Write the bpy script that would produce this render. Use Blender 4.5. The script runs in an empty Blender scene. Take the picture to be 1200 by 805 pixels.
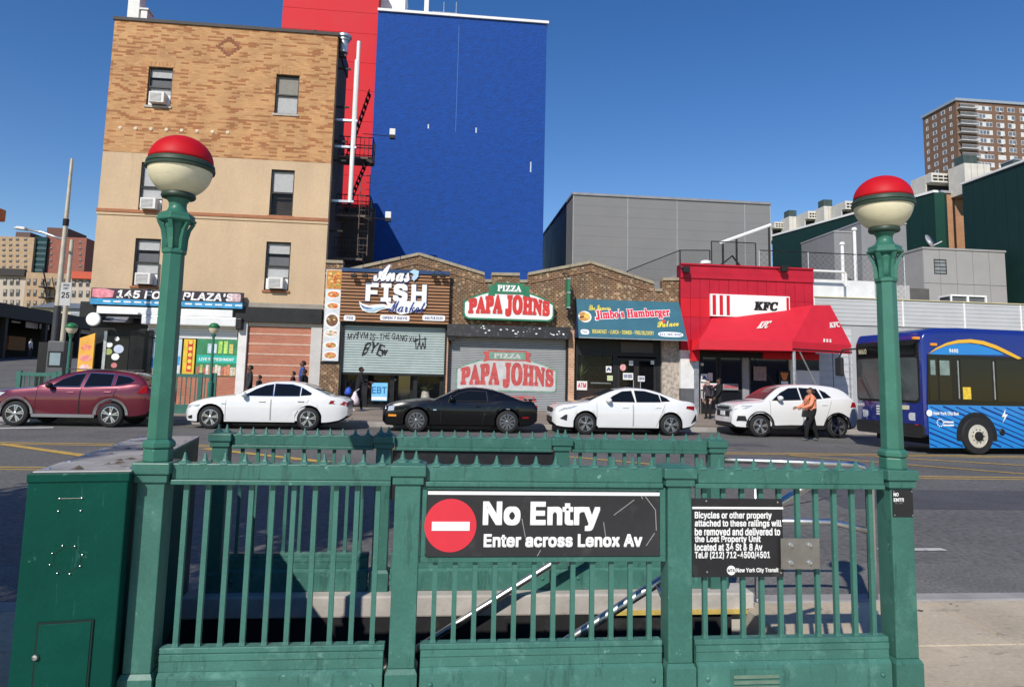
import bpy, bmesh, math, random
from mathutils import Vector, Matrix
random.seed(7)
PI = math.pi
rad = math.radians
scene = bpy.context.scene
col = scene.collection

# ------------------------------------------------------------------ camera
F, CX, CY, HC = 810.0, 600.0, 355.3, 1.6
YAW, PIT, ROL = rad(5.94), rad(6.4), rad(1.31)
_f = Vector((math.sin(YAW)*math.cos(PIT), math.cos(YAW)*math.cos(PIT), math.sin(PIT)))
_r = Vector((math.cos(YAW), -math.sin(YAW), 0))
_u = _r.cross(_f)
RX = _r*math.cos(ROL) + _u*math.sin(ROL)
UX = -_r*math.sin(ROL) + _u*math.cos(ROL)
cam = bpy.data.cameras.new('camera')
cam.sensor_width = 36.0
cam.lens = F/1200*36
cam.shift_y = -(402.5-CY)/1200
cam.clip_start = 0.05
cam.clip_end = 6000
cob = bpy.data.objects.new('camera', cam)
col.objects.link(cob)
M4 = Matrix.Identity(4)
for i in range(3):
    M4[i][0], M4[i][1], M4[i][2] = RX[i], UX[i], -_f[i]
M4[2][3] = HC
cob.matrix_world = M4
scene.camera = cob

# ------------------------------------------------------------------ sky and sun
SUN_AZ = math.atan2(-0.46, -0.886)         # compass direction of the sun in the ground plane (x, y)
SUN_EL = rad(38)
world = bpy.data.worlds.new('World')
scene.world = world
world.use_nodes = True
wn = world.node_tree.nodes
sky = wn.new('ShaderNodeTexSky')
sky.sky_type = 'NISHITA'
sky.sun_disc = False
sky.sun_elevation = SUN_EL
sky.sun_rotation = SUN_AZ
sky.altitude = 10
sky.air_density = 1.0
sky.dust_density = 0.0
sky.ozone_density = 1.0
wn['Background'].inputs['Strength'].default_value = 0.13
hs = wn.new('ShaderNodeHueSaturation')      # the photograph's blue is a little richer all over
hs.inputs['Saturation'].default_value = 1.38
hs.inputs['Hue'].default_value = .512
world.node_tree.links.new(sky.outputs[0], hs.inputs['Color'])
world.node_tree.links.new(hs.outputs[0], wn['Background'].inputs['Color'])
sl = bpy.data.lights.new('sun', 'SUN')
sl.energy = 4.8
sl.angle = rad(0.53)
sl.color = (1.0, 0.94, 0.85)
so = bpy.data.objects.new('sun', sl)
col.objects.link(so)
to_sun = Vector((math.sin(SUN_AZ)*math.cos(SUN_EL), math.cos(SUN_AZ)*math.cos(SUN_EL), math.sin(SUN_EL)))
so.rotation_euler = to_sun.to_track_quat('Z', 'Y').to_euler()
so.location = (-20, -30, 40)
scene.view_settings.view_transform = 'Standard'
scene.view_settings.look = 'None'
scene.view_settings.gamma = 1
scene.view_settings.exposure = -0.1
scene.view_settings.use_curve_mapping = False

# ------------------------------------------------------------------ measuring helpers
def ray(x, y):
    return RX*((x-CX)/F) - UX*((y-CY)/F) + _f

def at(x, y, Y):
    d = ray(x, y)
    return Vector((0, 0, HC)) + d*(Y/d.y)

def gz(x, y, Z=0.0):
    d = ray(x, y)
    return Vector((0, 0, HC)) + d*((Z-HC)/d.z)

def rect(x0, y0, x1, y1, Y):
    ym, xm = (y0+y1)/2, (x0+x1)/2
    return at(x0, ym, Y).x, at(x1, ym, Y).x, at(xm, y1, Y).z, at(xm, y0, Y).z

# ------------------------------------------------------------------ materials
MATS = {}
def s2l(c):
    return tuple((v/12.92 if v <= .04045 else ((v+.055)/1.055)**2.4) for v in c)

def mat(name, base, rough=.6, metal=0., var=.12, scale=2.0, bump=0., bscale=40., coat=0., spec=.35, dirt=None, stretch=(1, 1, 1), dirtamt=.35, fine=0.0, alpha=None, chips=None):
    if name in MATS:
        return MATS[name]
    m = bpy.data.materials.new(name)
    m.use_nodes = True
    nt = m.node_tree
    n, L = nt.nodes, nt.links
    b = n['Principled BSDF']
    b.inputs['Roughness'].default_value = rough
    b.inputs['Metallic'].default_value = metal
    b.inputs['Specular IOR Level'].default_value = spec
    b.inputs['Coat Weight'].default_value = coat
    b.inputs['Coat Roughness'].default_value = .04
    base4 = tuple(base)+(1,)
    b.inputs['Base Color'].default_value = base4
    if alpha is not None:
        b.inputs['Alpha'].default_value = alpha
    if var or bump or dirt:
        tc = n.new('ShaderNodeTexCoord')
        mp = n.new('ShaderNodeMapping')
        mp.inputs['Scale'].default_value = stretch
        L.new(tc.outputs['Object'], mp.inputs['Vector'])
        src = None
        if var:
            nz = n.new('ShaderNodeTexNoise')
            nz.inputs['Scale'].default_value = scale
            nz.inputs['Detail'].default_value = 6
            nz.inputs['Roughness'].default_value = .62
            L.new(mp.outputs[0], nz.inputs['Vector'])
            mr = n.new('ShaderNodeMapRange')
            mr.inputs['From Min'].default_value = .3
            mr.inputs['From Max'].default_value = .7
            mr.inputs['To Min'].default_value = 1-var
            mr.inputs['To Max'].default_value = 1+var
            L.new(nz.outputs['Fac'], mr.inputs['Value'])
            mx = n.new('ShaderNodeMix')
            mx.data_type = 'RGBA'
            mx.blend_type = 'MULTIPLY'
            mx.inputs['Factor'].default_value = 1
            mx.inputs['A'].default_value = base4
            L.new(mr.outputs[0], mx.inputs['B'])
            src = mx.outputs['Result']
            if fine:
                nf = n.new('ShaderNodeTexNoise')
                nf.inputs['Scale'].default_value = scale*30
                nf.inputs['Detail'].default_value = 3
                L.new(mp.outputs[0], nf.inputs['Vector'])
                m2 = n.new('ShaderNodeMapRange')
                m2.inputs['From Min'].default_value = .3
                m2.inputs['From Max'].default_value = .7
                m2.inputs['To Min'].default_value = 1-fine
                m2.inputs['To Max'].default_value = 1+fine
                L.new(nf.outputs['Fac'], m2.inputs['Value'])
                x2 = n.new('ShaderNodeMix')
                x2.data_type = 'RGBA'
                x2.blend_type = 'MULTIPLY'
                x2.inputs['Factor'].default_value = 1
                L.new(src, x2.inputs['A'])
                L.new(m2.outputs[0], x2.inputs['B'])
                src = x2.outputs['Result']
            rr = n.new('ShaderNodeMapRange')
            rr.inputs['To Min'].default_value = max(0.02, rough-.12)
            rr.inputs['To Max'].default_value = min(1, rough+.12)
            L.new(nz.outputs['Fac'], rr.inputs['Value'])
            L.new(rr.outputs[0], b.inputs['Roughness'])
        if dirt:
            nd = n.new('ShaderNodeTexNoise')
            nd.inputs['Scale'].default_value = scale*2.7
            nd.inputs['Detail'].default_value = 8
            nd.inputs['Roughness'].default_value = .7
            L.new(mp.outputs[0], nd.inputs['Vector'])
            md = n.new('ShaderNodeMapRange')
            md.inputs['From Min'].default_value = .55
            md.inputs['From Max'].default_value = .72
            md.inputs['To Max'].default_value = dirtamt
            L.new(nd.outputs['Fac'], md.inputs['Value'])
            xd = n.new('ShaderNodeMix')
            xd.data_type = 'RGBA'
            L.new(md.outputs[0], xd.inputs['Factor'])
            if src:
                L.new(src, xd.inputs['A'])
            else:
                xd.inputs['A'].default_value = base4
            xd.inputs['B'].default_value = tuple(dirt)+(1,)
            src = xd.outputs['Result']
        for cc, sc_, lo_, amt, st_ in chips or ():    # chipped, scuffed and stained spots
            mc = n.new('ShaderNodeMapping')
            mc.inputs['Scale'].default_value = st_
            L.new(tc.outputs['Object'], mc.inputs['Vector'])
            nc = n.new('ShaderNodeTexNoise')
            nc.inputs['Scale'].default_value = sc_
            nc.inputs['Detail'].default_value = 9
            nc.inputs['Roughness'].default_value = .75
            L.new(mc.outputs[0], nc.inputs['Vector'])
            rc = n.new('ShaderNodeMapRange')
            rc.inputs['From Min'].default_value = lo_
            rc.inputs['From Max'].default_value = lo_+.03
            rc.inputs['To Max'].default_value = amt
            L.new(nc.outputs['Fac'], rc.inputs['Value'])
            xc_ = n.new('ShaderNodeMix')
            xc_.data_type = 'RGBA'
            L.new(rc.outputs[0], xc_.inputs['Factor'])
            L.new(src, xc_.inputs['A'])
            xc_.inputs['B'].default_value = tuple(cc)+(1,)
            src = xc_.outputs['Result']
        if src:
            L.new(src, b.inputs['Base Color'])
        if bump:
            nb = n.new('ShaderNodeTexNoise')
            nb.inputs['Scale'].default_value = bscale
            nb.inputs['Detail'].default_value = 5
            L.new(mp.outputs[0], nb.inputs['Vector'])
            bp = n.new('ShaderNodeBump')
            bp.inputs['Strength'].default_value = 1.0
            bp.inputs['Distance'].default_value = bump
            L.new(nb.outputs['Fac'], bp.inputs['Height'])
            L.new(bp.outputs[0], b.inputs['Normal'])
    MATS[name] = m
    return m

def brick_mat(name, c1, c2, mortar, bw=.21, bh=.075, ms=.012, var=.25, run=None, bump=.004, spots=None):
    """brickwork seen from too far off to pick the bricks apart; x-z plane or y-z plane by normal"""
    m = bpy.data.materials.new(name)
    m.use_nodes = True
    nt = m.node_tree
    n, L = nt.nodes, nt.links
    b = n['Principled BSDF']
    b.inputs['Roughness'].default_value = .85
    tc = n.new('ShaderNodeTexCoord')
    sp = n.new('ShaderNodeSeparateXYZ')
    L.new(tc.outputs['Object'], sp.inputs[0])
    ad = n.new('ShaderNodeMath')
    ad.operation = 'ADD'
    L.new(sp.outputs['X'], ad.inputs[0])
    L.new(sp.outputs['Y'], ad.inputs[1])
    cb = n.new('ShaderNodeCombineXYZ')
    L.new(ad.outputs[0], cb.inputs['X'])
    L.new(sp.outputs['Z'], cb.inputs['Y'])
    bt = n.new('ShaderNodeTexBrick')
    bt.inputs['Scale'].default_value = 1
    bt.inputs['Brick Width'].default_value = bw
    bt.inputs['Row Height'].default_value = bh
    bt.inputs['Mortar Size'].default_value = ms
    bt.inputs['Color1'].default_value = tuple(c1)+(1,)
    bt.inputs['Color2'].default_value = tuple(c2)+(1,)
    bt.inputs['Mortar'].default_value = tuple(mortar)+(1,)
    L.new(cb.outputs[0], bt.inputs['Vector'])
    src = bt.outputs['Color']
    if run:
        # runs of darker, redder bricks laid side by side
        b2 = n.new('ShaderNodeTexBrick')
        b2.inputs['Scale'].default_value = 1
        b2.inputs['Brick Width'].default_value = bw*run[1]
        b2.inputs['Row Height'].default_value = bh*run[2]
        b2.inputs['Mortar Size'].default_value = 0
        b2.offset = .37
        b2.inputs['Color1'].default_value = (0, 0, 0, 1)
        b2.inputs['Color2'].default_value = (1, 1, 1, 1)
        L.new(cb.outputs[0], b2.inputs['Vector'])
        r2 = n.new('ShaderNodeMapRange')
        r2.inputs['From Min'].default_value = run[3]
        r2.inputs['From Max'].default_value = run[3]+.15
        r2.inputs['To Max'].default_value = .85
        L.new(b2.outputs['Color'], r2.inputs['Value'])
        mx = n.new('ShaderNodeMix')
        mx.data_type = 'RGBA'
        L.new(r2.outputs[0], mx.inputs['Factor'])
        L.new(src, mx.inputs['A'])
        mx.inputs['B'].default_value = tuple(run[0])+(1,)
        src = mx.outputs['Result']
    nz = n.new('ShaderNodeTexNoise')
    nz.inputs['Scale'].default_value = 1.1
    nz.inputs['Detail'].default_value = 8
    L.new(tc.outputs['Object'], nz.inputs['Vector'])
    mr = n.new('ShaderNodeMapRange')
    mr.inputs['From Min'].default_value = .3
    mr.inputs['From Max'].default_value = .7
    mr.inputs['To Min'].default_value = 1-var
    mr.inputs['To Max'].default_value = 1+var
    L.new(nz.outputs['Fac'], mr.inputs['Value'])
    mm = n.new('ShaderNodeMix')
    mm.data_type = 'RGBA'
    mm.blend_type = 'MULTIPLY'
    mm.inputs['Factor'].default_value = 1
    L.new(src, mm.inputs['A'])
    L.new(mr.outputs[0], mm.inputs['B'])
    L.new(mm.outputs['Result'], b.inputs['Base Color'])
    bp = n.new('ShaderNodeBump')
    bp.inputs['Distance'].default_value = bump
    bp.inputs['Strength'].default_value = 1
    iv = n.new('ShaderNodeMath')
    iv.operation = 'SUBTRACT'
    iv.inputs[0].default_value = 1
    L.new(bt.outputs['Fac'], iv.inputs[1])
    L.new(iv.outputs[0], bp.inputs['Height'])
    L.new(bp.outputs[0], b.inputs['Normal'])
    MATS[name] = m
    return m

# ------------------------------------------------------------------ mesh helpers
W = {}                                      # world origin of every object that was built in place

class MB:
    def __init__(s):
        s.v, s.f = [], []
    def add(s, vs, fs):
        o = len(s.v)
        s.v += [Vector(p) for p in vs]
        s.f += [tuple(i+o for i in f) for f in fs]
        return s
    def box(s, x0, x1, y0, y1, z0, z1):
        if x0 > x1: x0, x1 = x1, x0
        if y0 > y1: y0, y1 = y1, y0
        if z0 > z1: z0, z1 = z1, z0
        return s.add([(x0,y0,z0),(x1,y0,z0),(x1,y1,z0),(x0,y1,z0),(x0,y0,z1),(x1,y0,z1),(x1,y1,z1),(x0,y1,z1)],
                     [(3,2,1,0),(4,5,6,7),(0,1,5,4),(1,2,6,5),(2,3,7,6),(3,0,4,7)])
    def hexa(s, p):
        """8 corners: bottom ring 0-3 then top ring 4-7"""
        return s.add(p, [(3,2,1,0),(4,5,6,7),(0,1,5,4),(1,2,6,5),(2,3,7,6),(3,0,4,7)])
    def prism(s, poly, y0, y1):
        """x-z outline pushed from y0 to y1"""
        n = len(poly)
        vs = [(p[0], y0, p[1]) for p in poly] + [(p[0], y1, p[1]) for p in poly]
        fs = [tuple(range(n)), tuple(range(2*n-1, n-1, -1))]
        fs += [((i+1) % n, i, i+n, (i+1) % n+n) for i in range(n)]
        return s.add(vs, fs)
    def prismz(s, poly, z0, z1):
        n = len(poly)
        vs = [(p[0], p[1], z0) for p in poly] + [(p[0], p[1], z1) for p in poly]
        fs = [tuple(range(n-1, -1, -1)), tuple(range(n, 2*n))]
        fs += [(i, (i+1) % n, (i+1) % n+n, i+n) for i in range(n)]
        return s.add(vs, fs)
    def cyl(s, a, b, r0, r1=None, n=10, caps=True, ph=0.0):
        r1 = r0 if r1 is None else r1
        a, b = Vector(a), Vector(b)
        d = (b-a).normalized()
        t = Vector((0,0,1)) if abs(d.z) < .9 else Vector((1,0,0))
        u = d.cross(t).normalized()
        w = d.cross(u)
        vs = []
        for c, r in ((a, r0), (b, r1)):
            for i in range(n):
                th = 2*PI*i/n+ph
                vs.append(c+u*(r*math.cos(th))+w*(r*math.sin(th)))
        fs = [(i, (i+1) % n, (i+1) % n+n, i+n) for i in range(n)]
        if caps:
            fs += [tuple(range(n-1,-1,-1)), tuple(range(n, 2*n))]
        return s.add(vs, fs)
    def tube(s, pts, r, n=8):
        pts = [Vector(p) for p in pts]
        rings, u = [], None
        for i, p in enumerate(pts):
            d = (pts[min(i+1, len(pts)-1)]-pts[max(i-1, 0)]).normalized()
            if u is None:
                t = Vector((0,0,1)) if abs(d.z) < .9 else Vector((1,0,0))
                u = d.cross(t).normalized()
            else:
                u = (u-d*u.dot(d)).normalized()
            w = d.cross(u)
            rr = r[i] if isinstance(r, (list, tuple)) else r
            rings.append([p+u*(rr*math.cos(2*PI*k/n))+w*(rr*math.sin(2*PI*k/n)) for k in range(n)])
        vs = [p for ring in rings for p in ring]
        fs = []
        for i in range(len(pts)-1):
            for k in range(n):
                a, b = i*n+k, i*n+(k+1) % n
                fs.append((a, b, b+n, a+n))
        fs += [tuple(range(n-1,-1,-1)), tuple(range(len(vs)-n, len(vs)))]
        return s.add(vs, fs)
    def lathe(s, prof, c=(0,0,0), n=24, axis='Z', ph=0.0, a0=0., a1=2*PI, caps=True):
        """profile of (radius, height)"""
        c = Vector(c)
        vs, fs = [], []
        full = abs(a1-a0-2*PI) < 1e-6
        m = n if full else n+1
        for r, h in prof:
            for i in range(m):
                th = a0+(a1-a0)*i/n+ph
                x, y = r*math.cos(th), r*math.sin(th)
                vs.append(c+(Vector((x,y,h)) if axis == 'Z' else Vector((x,h,y)) if axis == 'Y' else Vector((h,x,y))))
        for j in range(len(prof)-1):
            for i in range(n):
                a, b = j*m+i, j*m+(i+1) % m
                fs.append((a, b, b+m, a+m) if axis != 'Y' else (b, a, a+m, b+m))
        if full and caps:
            if prof[0][0] > 1e-6: fs.append(tuple(range(m-1,-1,-1)) if axis != 'Y' else tuple(range(m)))
            k = (len(prof)-1)*m
            if prof[-1][0] > 1e-6: fs.append(tuple(range(k, k+m)) if axis != 'Y' else tuple(range(k+m-1, k-1, -1)))
        return s.add(vs, fs)
    def grid(s, P):
        """rows of points -> quads"""
        r, c = len(P), len(P[0])
        return s.add([p for row in P for p in row], [(i*c+j, i*c+j+1, (i+1)*c+j+1, (i+1)*c+j) for i in range(r-1) for j in range(c-1)])
    def mesh(s, name, org=Vector((0,0,0)), smooth=False, weld=False, fix=False):
        me = bpy.data.meshes.new(name)
        me.from_pydata([p-org for p in s.v], [], s.f)
        if weld or fix or any(len(f) > 4 for f in s.f):
            bm = bmesh.new()
            bm.from_mesh(me)
            if weld:
                bmesh.ops.remove_doubles(bm, verts=bm.verts, dist=1e-5)
            if fix:
                bmesh.ops.recalc_face_normals(bm, faces=bm.faces)
            bm.to_mesh(me)
            bm.free()
        if smooth:
            me.polygons.foreach_set('use_smooth', [True]*len(me.polygons))
            if smooth is not True:
                me.set_sharp_from_angle(angle=rad(smooth))
        me.update()
        return me
    def build(s, name, m, parent=None, smooth=False, bevel=0., weld=False, fix=False, seg=2):
        org = W[parent.name] if parent else Vector((0,0,0))
        if not parent and s.v:
            xs = [p.x for p in s.v]; ys = [p.y for p in s.v]
            org = Vector(((min(xs)+max(xs))/2, (min(ys)+max(ys))/2, min(p.z for p in s.v)))
        me = s.mesh(name, org, smooth, weld, fix)
        o = link(name, me, m, parent)
        if not parent:
            o.location = org
        W[o.name] = org
        if bevel:
            bv = o.modifiers.new('bevel', 'BEVEL')
            bv.width = bevel
            bv.segments = seg
            bv.limit_method = 'ANGLE'
            bv.angle_limit = rad(40)
        return o

def link(name, me, m, parent=None):
    o = bpy.data.objects.new(name, me)
    if m is not None and not me.materials:
        me.materials.append(m)
    col.objects.link(o)
    if parent:
        o.parent = parent
    return o

def tag(o, label, cat, group=None):
    o['label'] = label
    o['category'] = cat
    if group:
        o['group'] = group
    return o

def thing(name, label, cat, loc=(0,0,0), group=None):
    o = bpy.data.objects.new(name, None)
    o.empty_display_size = .1
    col.objects.link(o)
    o.location = loc
    W[o.name] = Vector(loc)
    return tag(o, label, cat, group)

def struct(o, label=None):
    o['kind'] = 'structure'
    if label:
        o['label'] = label
    return o

def bx(name, m, parent, x0, x1, y0, y1, z0, z1, bevel=0.):
    return MB().box(x0, x1, y0, y1, z0, z1).build(name, m, parent, bevel=bevel)

def copy_tree(o, parent=None):
    c = o.copy()
    col.objects.link(c)
    c.parent = parent
    W[c.name] = W.get(o.name, Vector((0,0,0)))
    for ch in list(o.children):
        copy_tree(ch, c)
    return c

# letter outlines (advance, closed outlines) in 1/500 em: i = grotesque, s = serif, c = script
GLYPHS = {
    'i': {
        ' ': (94, ''), '#': (220, '6b4i7F8g7e8g6-4i 4n5o4r6C7q6C7m5o 5C4i5r8g6F8g5b4i 507A547a837a7-7A'),
        '$': (223, '6H476H9G6c9G6c47 6S4e6A4f5w4i5i4n5V4t5L505C5A555M515Y4-5m5W5m5Y5d5b5V5g5O5m5I5t5D5-5968576I556S556d556n576x5A735E7B5K7H5Q7L5X7O5f7P5o7O5v7M607I657D6A776F706I6c6R686a5q6g5a6p5N6z5E78587M567c577q5B815H8C5Q8M5b8U5n8b5-8g6D8j6U8k6k8j6z8g7A8b7M8U7W8M7f8C7l817p7s7q7f7L7f7I7r7C7-73876u8D6h8G6S8H6I8H688F608C5u885o835i7z5f7t5c7l5c7e5c7W5f7P5j7J5p7E5w7A61766M6-6m6u786m7G6i7O6e7V6Z7c6T7i6M7n6F7r667t5y7u5n7t5a7p5N7j5C7b517Q4v7E4n6-4i6k4f'),
        '&': (224, '6E4f5+4g5m4j5Z4o5O4v5F51575B515M4+5Y4z5l4+5v5062546B596J5F6Q5M6X5o6t6O7K6Y7S6h7d6l7s6k7+6h856d8B6X8F6P8I6H8I608F5r845o7-5n7v5m7p5n7j5o7d5r7Y607G6I6w874i7Y4i626W5f6+5Y775S7G5O7O5K7X5I7g5I7p5J7+5L885P8H5V8P5c8W5l8b5v8f648i6G8j6S8i6d8f6n8b6v8W708P768I7A897D807E7s7D7l7C7e7A7X767Q727K6+7E6i6+5v6P5m6H5e6A5Z635V5y5T5r5S5k5T5c5V5U5Z5O5d5I5j5D5q595x5663546C536M546W566g5A6p5E6x5L735S795a7F5j7K5u7O637Q6F7Q6S7u6S7t6D7r5-7o5q7k5g7g5X7b5Q7P5B7I537A4x6-4r6q4l6d4i6R4f'),
        "'": (103, '5J7B5F8g5m8g5i7B'), '(': (137, '5P6J5P6c5R6w5U7E5Z7Y5e7s5k895r8R5y8h648w6Y8w6Q8e6I8L6B82667l617S5z795w6s5u6a5u6J5u645w5r5y5b605L64556A4q6H4Y6P4G6Y3y643y5t4L5i4k5a575T5X5Q5w'),
        ')': (137, '4-3y584G5G4Z5N4r5T565X5M5b5c5d5r5e645f6J5e6a5d6s5a795W7S5R7l5L825F8L578e4-8w5S8w5a8h5i8R5p895v7s5+7Y627E666w676c686J675w635W5z575q4j5f4K5S3y'), '-': (227, '7K6c7K6A5b6A5b6c'),
        '.': (94, '5S4g5M4h5G4j5B4m584r564x55505657585C5B5H5G5K5M5N5S5N5Y5N5d5K5i5H5m5C5o575p505o4x5m4r5i4m5d4j5Y4h'), '/': (125, '6X8s5G464p46658s'),
        '0': (227, '6T4f6B4g5x4l5j4u5X545M5J5E5b595v556H546h5575597T5F7n5N835X8I5j8U5x8d6B8i6T8k6l8i6-8d7D8U7Q8I7a837i7n7o7T7r757t6h7r6H7o5v7i5b7a5J7Q547E4u6-4l6l4g 6T556f566q5A6z5H755Q7C5c7H5q7L647N6N7O6h7N707L7I7H7Y7C7n757y6z866q8C6f8G6T8I6H8G678C5+865r7y5l7n5g7Y5c7I5Z705Z6h5Z6N5c645g5q5l5c5r5Q5+5H675A6H56'),
        '1': (227, '5I4i5I577l577l4i 6s8g6s4i6M4i6M8C5N7V5N816F8g'),
        '2': (227, '5C4i5C546X6U6v6v6-717478777F7A7M7C7U7C7c7B7k797s767z71836x886r8C6j8F6b8H6S8I6I8H6A8F628C5x875s815n7x5k7p5i7g5i7X5D7X5E7m5H7z5N895V8K5e8T5q8a608f6E8j6S8k6h8j6v8g758a7G8T7P8L7X8B7c7-7f7p7h7c7g7T7e7K7b7B7X727R6u7K6j7B6Y6-6L6n665u5A7l587l4i'),
        '3': (227, '6P4f6A4g5y4i5k4n5Y4t5O4-5F59585K545W525k5Z5k5a5c5d5U5h5O5n5I5t5D5-5A67576G556P556Z566j576s5A6z5F745K795Q7D5Y7G5h7H5q7G5z7E667A6E756L6+6S6r6X6h6b6V6d6H6e5w6e5w726y8C5F8E5F8g7c8g7c8I6M6t6M6y6e6z6u6x766s7J6l7T6c7b6R7i6F7l627m5q7l5c7h5P7b5D7T527I4v764o6v4j6f4g'),
        '4': (227, '505X505x6d8g778g5Y5-7x5z7x5X 6v4i6v5f6v5r6v7B7N7B7N4i'),
        '5': (227, '6R4f6C4g5+4j5o4o5d4u5T505L5A5F5L5C5X5A5j5f5j5g5c5j5V5n5O5s5J5y5E635A6A576I566R556a566k586s5C6+5I745O795W7D5f7F5p7G5z7F687D6H796R736Z6z6f6r6l6j6p6Z6s6P6s6G6s686r606o5u6l5n6h5i6d5E6g5S8g7Z8g7Z8E5t8E5l735s775z7B657E6D7H6M7I6V7J6g7I6r7G6-7C78787H727O6x7V6o7b6f7f6W7j6L7l6A7l5+7k5k7h5V7a5I7S567I4y764q6v4j6g4g'),
        '6': (227, '6T4f6E4g604j5p4p5e4x5U555M5H5G5V5D5j5C5z5D695F6M5K6Z5R6o5a735n7M6g8g7D8g5t6l5-6y6E756K776Q796X796m786+757A6-7L6u7U6l7b6a7g6N7j6A7k5x7j5h7g5T7a5G7S557I4x774p6w4j6i4g 6T546d556l576t5B6+5H745N795V7D5d7F5n7G5x7F657D6E796N746U6+6b6t6g6l6k6d6m6T6n6K6m6B6k636g5y6b5s6U5n6N5j6F5h655g5x5h5n5j5d5n5V5s5N5y5H635B6B576K55'),
        '7': (227, '5S4i7E8C5B8E5B8g7l8g7l8C5+4i'),
        '8': (227, '6T4f6D4g5+4j5m4o5a4v5P515H5B5B5M575Y565m575w59645D6E5H6M5N6U5V6b5c6g5l6k5u6m5j6s5Z6z5Q765K7H5G7T5F7g5G7t5K825P8D5X8M5g8U5r8b618g6F8j6T8k6i8j6v8g758b7G8U7P8M7X8D7c827g7t7h7g7g7T7c7H7W767N6z7E6s726n7B6k7K6g7S6b7Z6U7f6M7k6E7n647q5w7q5m7p5Y7l5M7f5B7X517N4v7A4o6z4j6k4g 6T556e556o576w5A725E785K7D5Q7H5X7K5f7K5n7K5w7H637D6A786H716N6v6R6n6V6d6X6T6Y6J6X696V616R5v6N5o6H5j6A5f635c5w5c5n5c5f5f5X5i5Q5o5K5u5E605A68576I55 6T6z6c6z6k6-6r726y76717B767H797O7B7W7C7e7B7m797t767+71846y896s8D6k8G6c8H6T8I6K8H6C8G658D5+895v845q7+5n7t5l7m5k7e5l7W5n7O5q7H5v7B5+7665726C6-6K6z'),
        '9': (227, '6T8k6i8j6w8f778Z7I8R7S8H7a857g7u7j7f7k7P7k7D7h707c6p7W6a7M6J7A606G4i5j4i736e6y6R6i6H6c6F6W6E6P6D6A6E5z6I5n6N5c6U5T6e5L6o5G6-5D7D5C7S5D7h5G7v5M865U8I5e8R5p8Z608f6E8j 6T8I6K8H6B8F638B5y865s7-5n7u5k7l5h7c5h7S5h7I5k785n705s6u5y6o636j6B6f6K6c6T6c6d6c6l6f6t6j6+6o746u796-7D787F7H7G7R7F7b7D7l797u747-6+866t8B6l8F6d8H'),
        'A': (240, '4q4i6H8g6s8g8J4i7o4i6y736m7c6W8R6d8R6M7b6B735N4i 5Z5p5Z6F7b6F7b5p'),
        'B': (228, '5A4i5A8g6b8g6r8f748c7G8X7R8R7a8I7g897l7+7o7p7p7d7o7T7n7K7j7C7f757a707U6x7O6t7H6q796n7I6k7Q6h7Y6d7f6X7m6Q7r6I7v687y5z7z5m7y5a7v5O7q5D7j547a4y7O4r7A4m6w4j6d4i 5g596c596u5A765E7H5K7O5S7S5c7U5m7T5v7R617N687I6F7C6K756P6y6T6p6V6e6V5g6V 5g6x6Z6x6i6x6q6z6y70737479797E7F7H7M7J7U7K7c7J7n7F7w78826-896p8D6a8E5g8E'),
        'C': (255, '6o4f6T4g694m5t4u5d555Q5K5F5c575w526H506h5275577S5F7n5Q835d8I5t8U698d6T8i6o8k6+8j7A8h7M8e7X8a7h8U7r8O7+8G85878C7z8H7o8M7d8O7Q7u7Q7s7Z7p7g7l7n7g7u7b7z7V827O867H8A7A8C728E6w8G6o8G6Z8F6L8B68845y7x5p7m5g7Y5b7I5X705W6h5X6N5b645h5q5p5d5y5R685I6L5C6Z586o566w5772587A5A7H5D7O5G7V5K7b5P7g5V7l5b7p5i7s5q7u5y8O5y8M5m8H5a8C5P855G7+577r4-7i4u7X4p7M4k7B4h6+4f'),
        'D': (251, '6P4i5S4i5S596N596h5A6y5E7B5K7N5T7Y5f7f5t7l667o6O7q6i7o6-7l7H7g7W7Y7k7O7v7C826z896j8D6Q8E5R8E5R8g6T8g6q8f798a7S8R7i8G7w81857m8D7R8H758J6i8H6I8C5y855d7w5M7i577R4x784p6o4k 5g8g5g4i5A4i5A8g'),
        'E': (209, '5A4i5A8g7c8g7c8E5g8E5g6x7U6x7U6U5g6U5g597e597e4i'), 'F': (205, '5A4i5A8g7b8g7b8E5g8E5g6t7P6t7P6R5g6R5g4i'),
        'G': (260, '6o4f6T4g694m5t4v5d555P5K5F5c575w526I506h5275577S5F7n5P835d8I5s8U688d6S8i6m8k6+8j7A8h7M8e7X8Z7i8U7s8N7+8F86868D7y8I7o8M7c8P7Q7u7Q7r7Y7o7g7k7n7f7t7a7y7U817O867H897A8C728E6v8F6n8G6Y8F6K8B68845y7x5o7m5g7Y5b7I5X705W6h5X6N5b645h5q5p5d5z5R685I6L5C6Z586o5670577D5B7O5G7Z5N7h5V7o5g7t5s7w637x6H856G6v6G6v6i8R6i8R6G8P5y8L5g8D5P835B7t4-7e4r7O4k764g'),
        'H': (258, '5A4i5A8g5g8g5g6y7m6y7m8g8G8g8G4i7m4i7m6W5g6W5g4i'), 'I': (150, '4y4i4y595d595d8E4y8E4y8g6p8g6p8E678E67596p596p4i'),
        'K': (233, '5W5r5W6O5o6l63746M7O7Y8g8C8g6W6s 5A4i5A8g5g8g5g7J5g6S5g6D5g4i 7c4i6A6k6U778C4i'), 'L': (196, '5A4i5A8g5g8g5g597X597X4i'),
        'M': (314, '5A4i5A8g5u8g6t6A6y5x725f785M7D5476547B5L7H5f7N5x7S6A8Q8g988g984i8e4i8e6z8e7F8f7a8f7x8f8H8b7v8T7X8M7D8G6z7N4i6x4i616z5y7C5q7X5j7u5a8H5e7y5e7c5f7G5f6z5f4i'),
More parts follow.
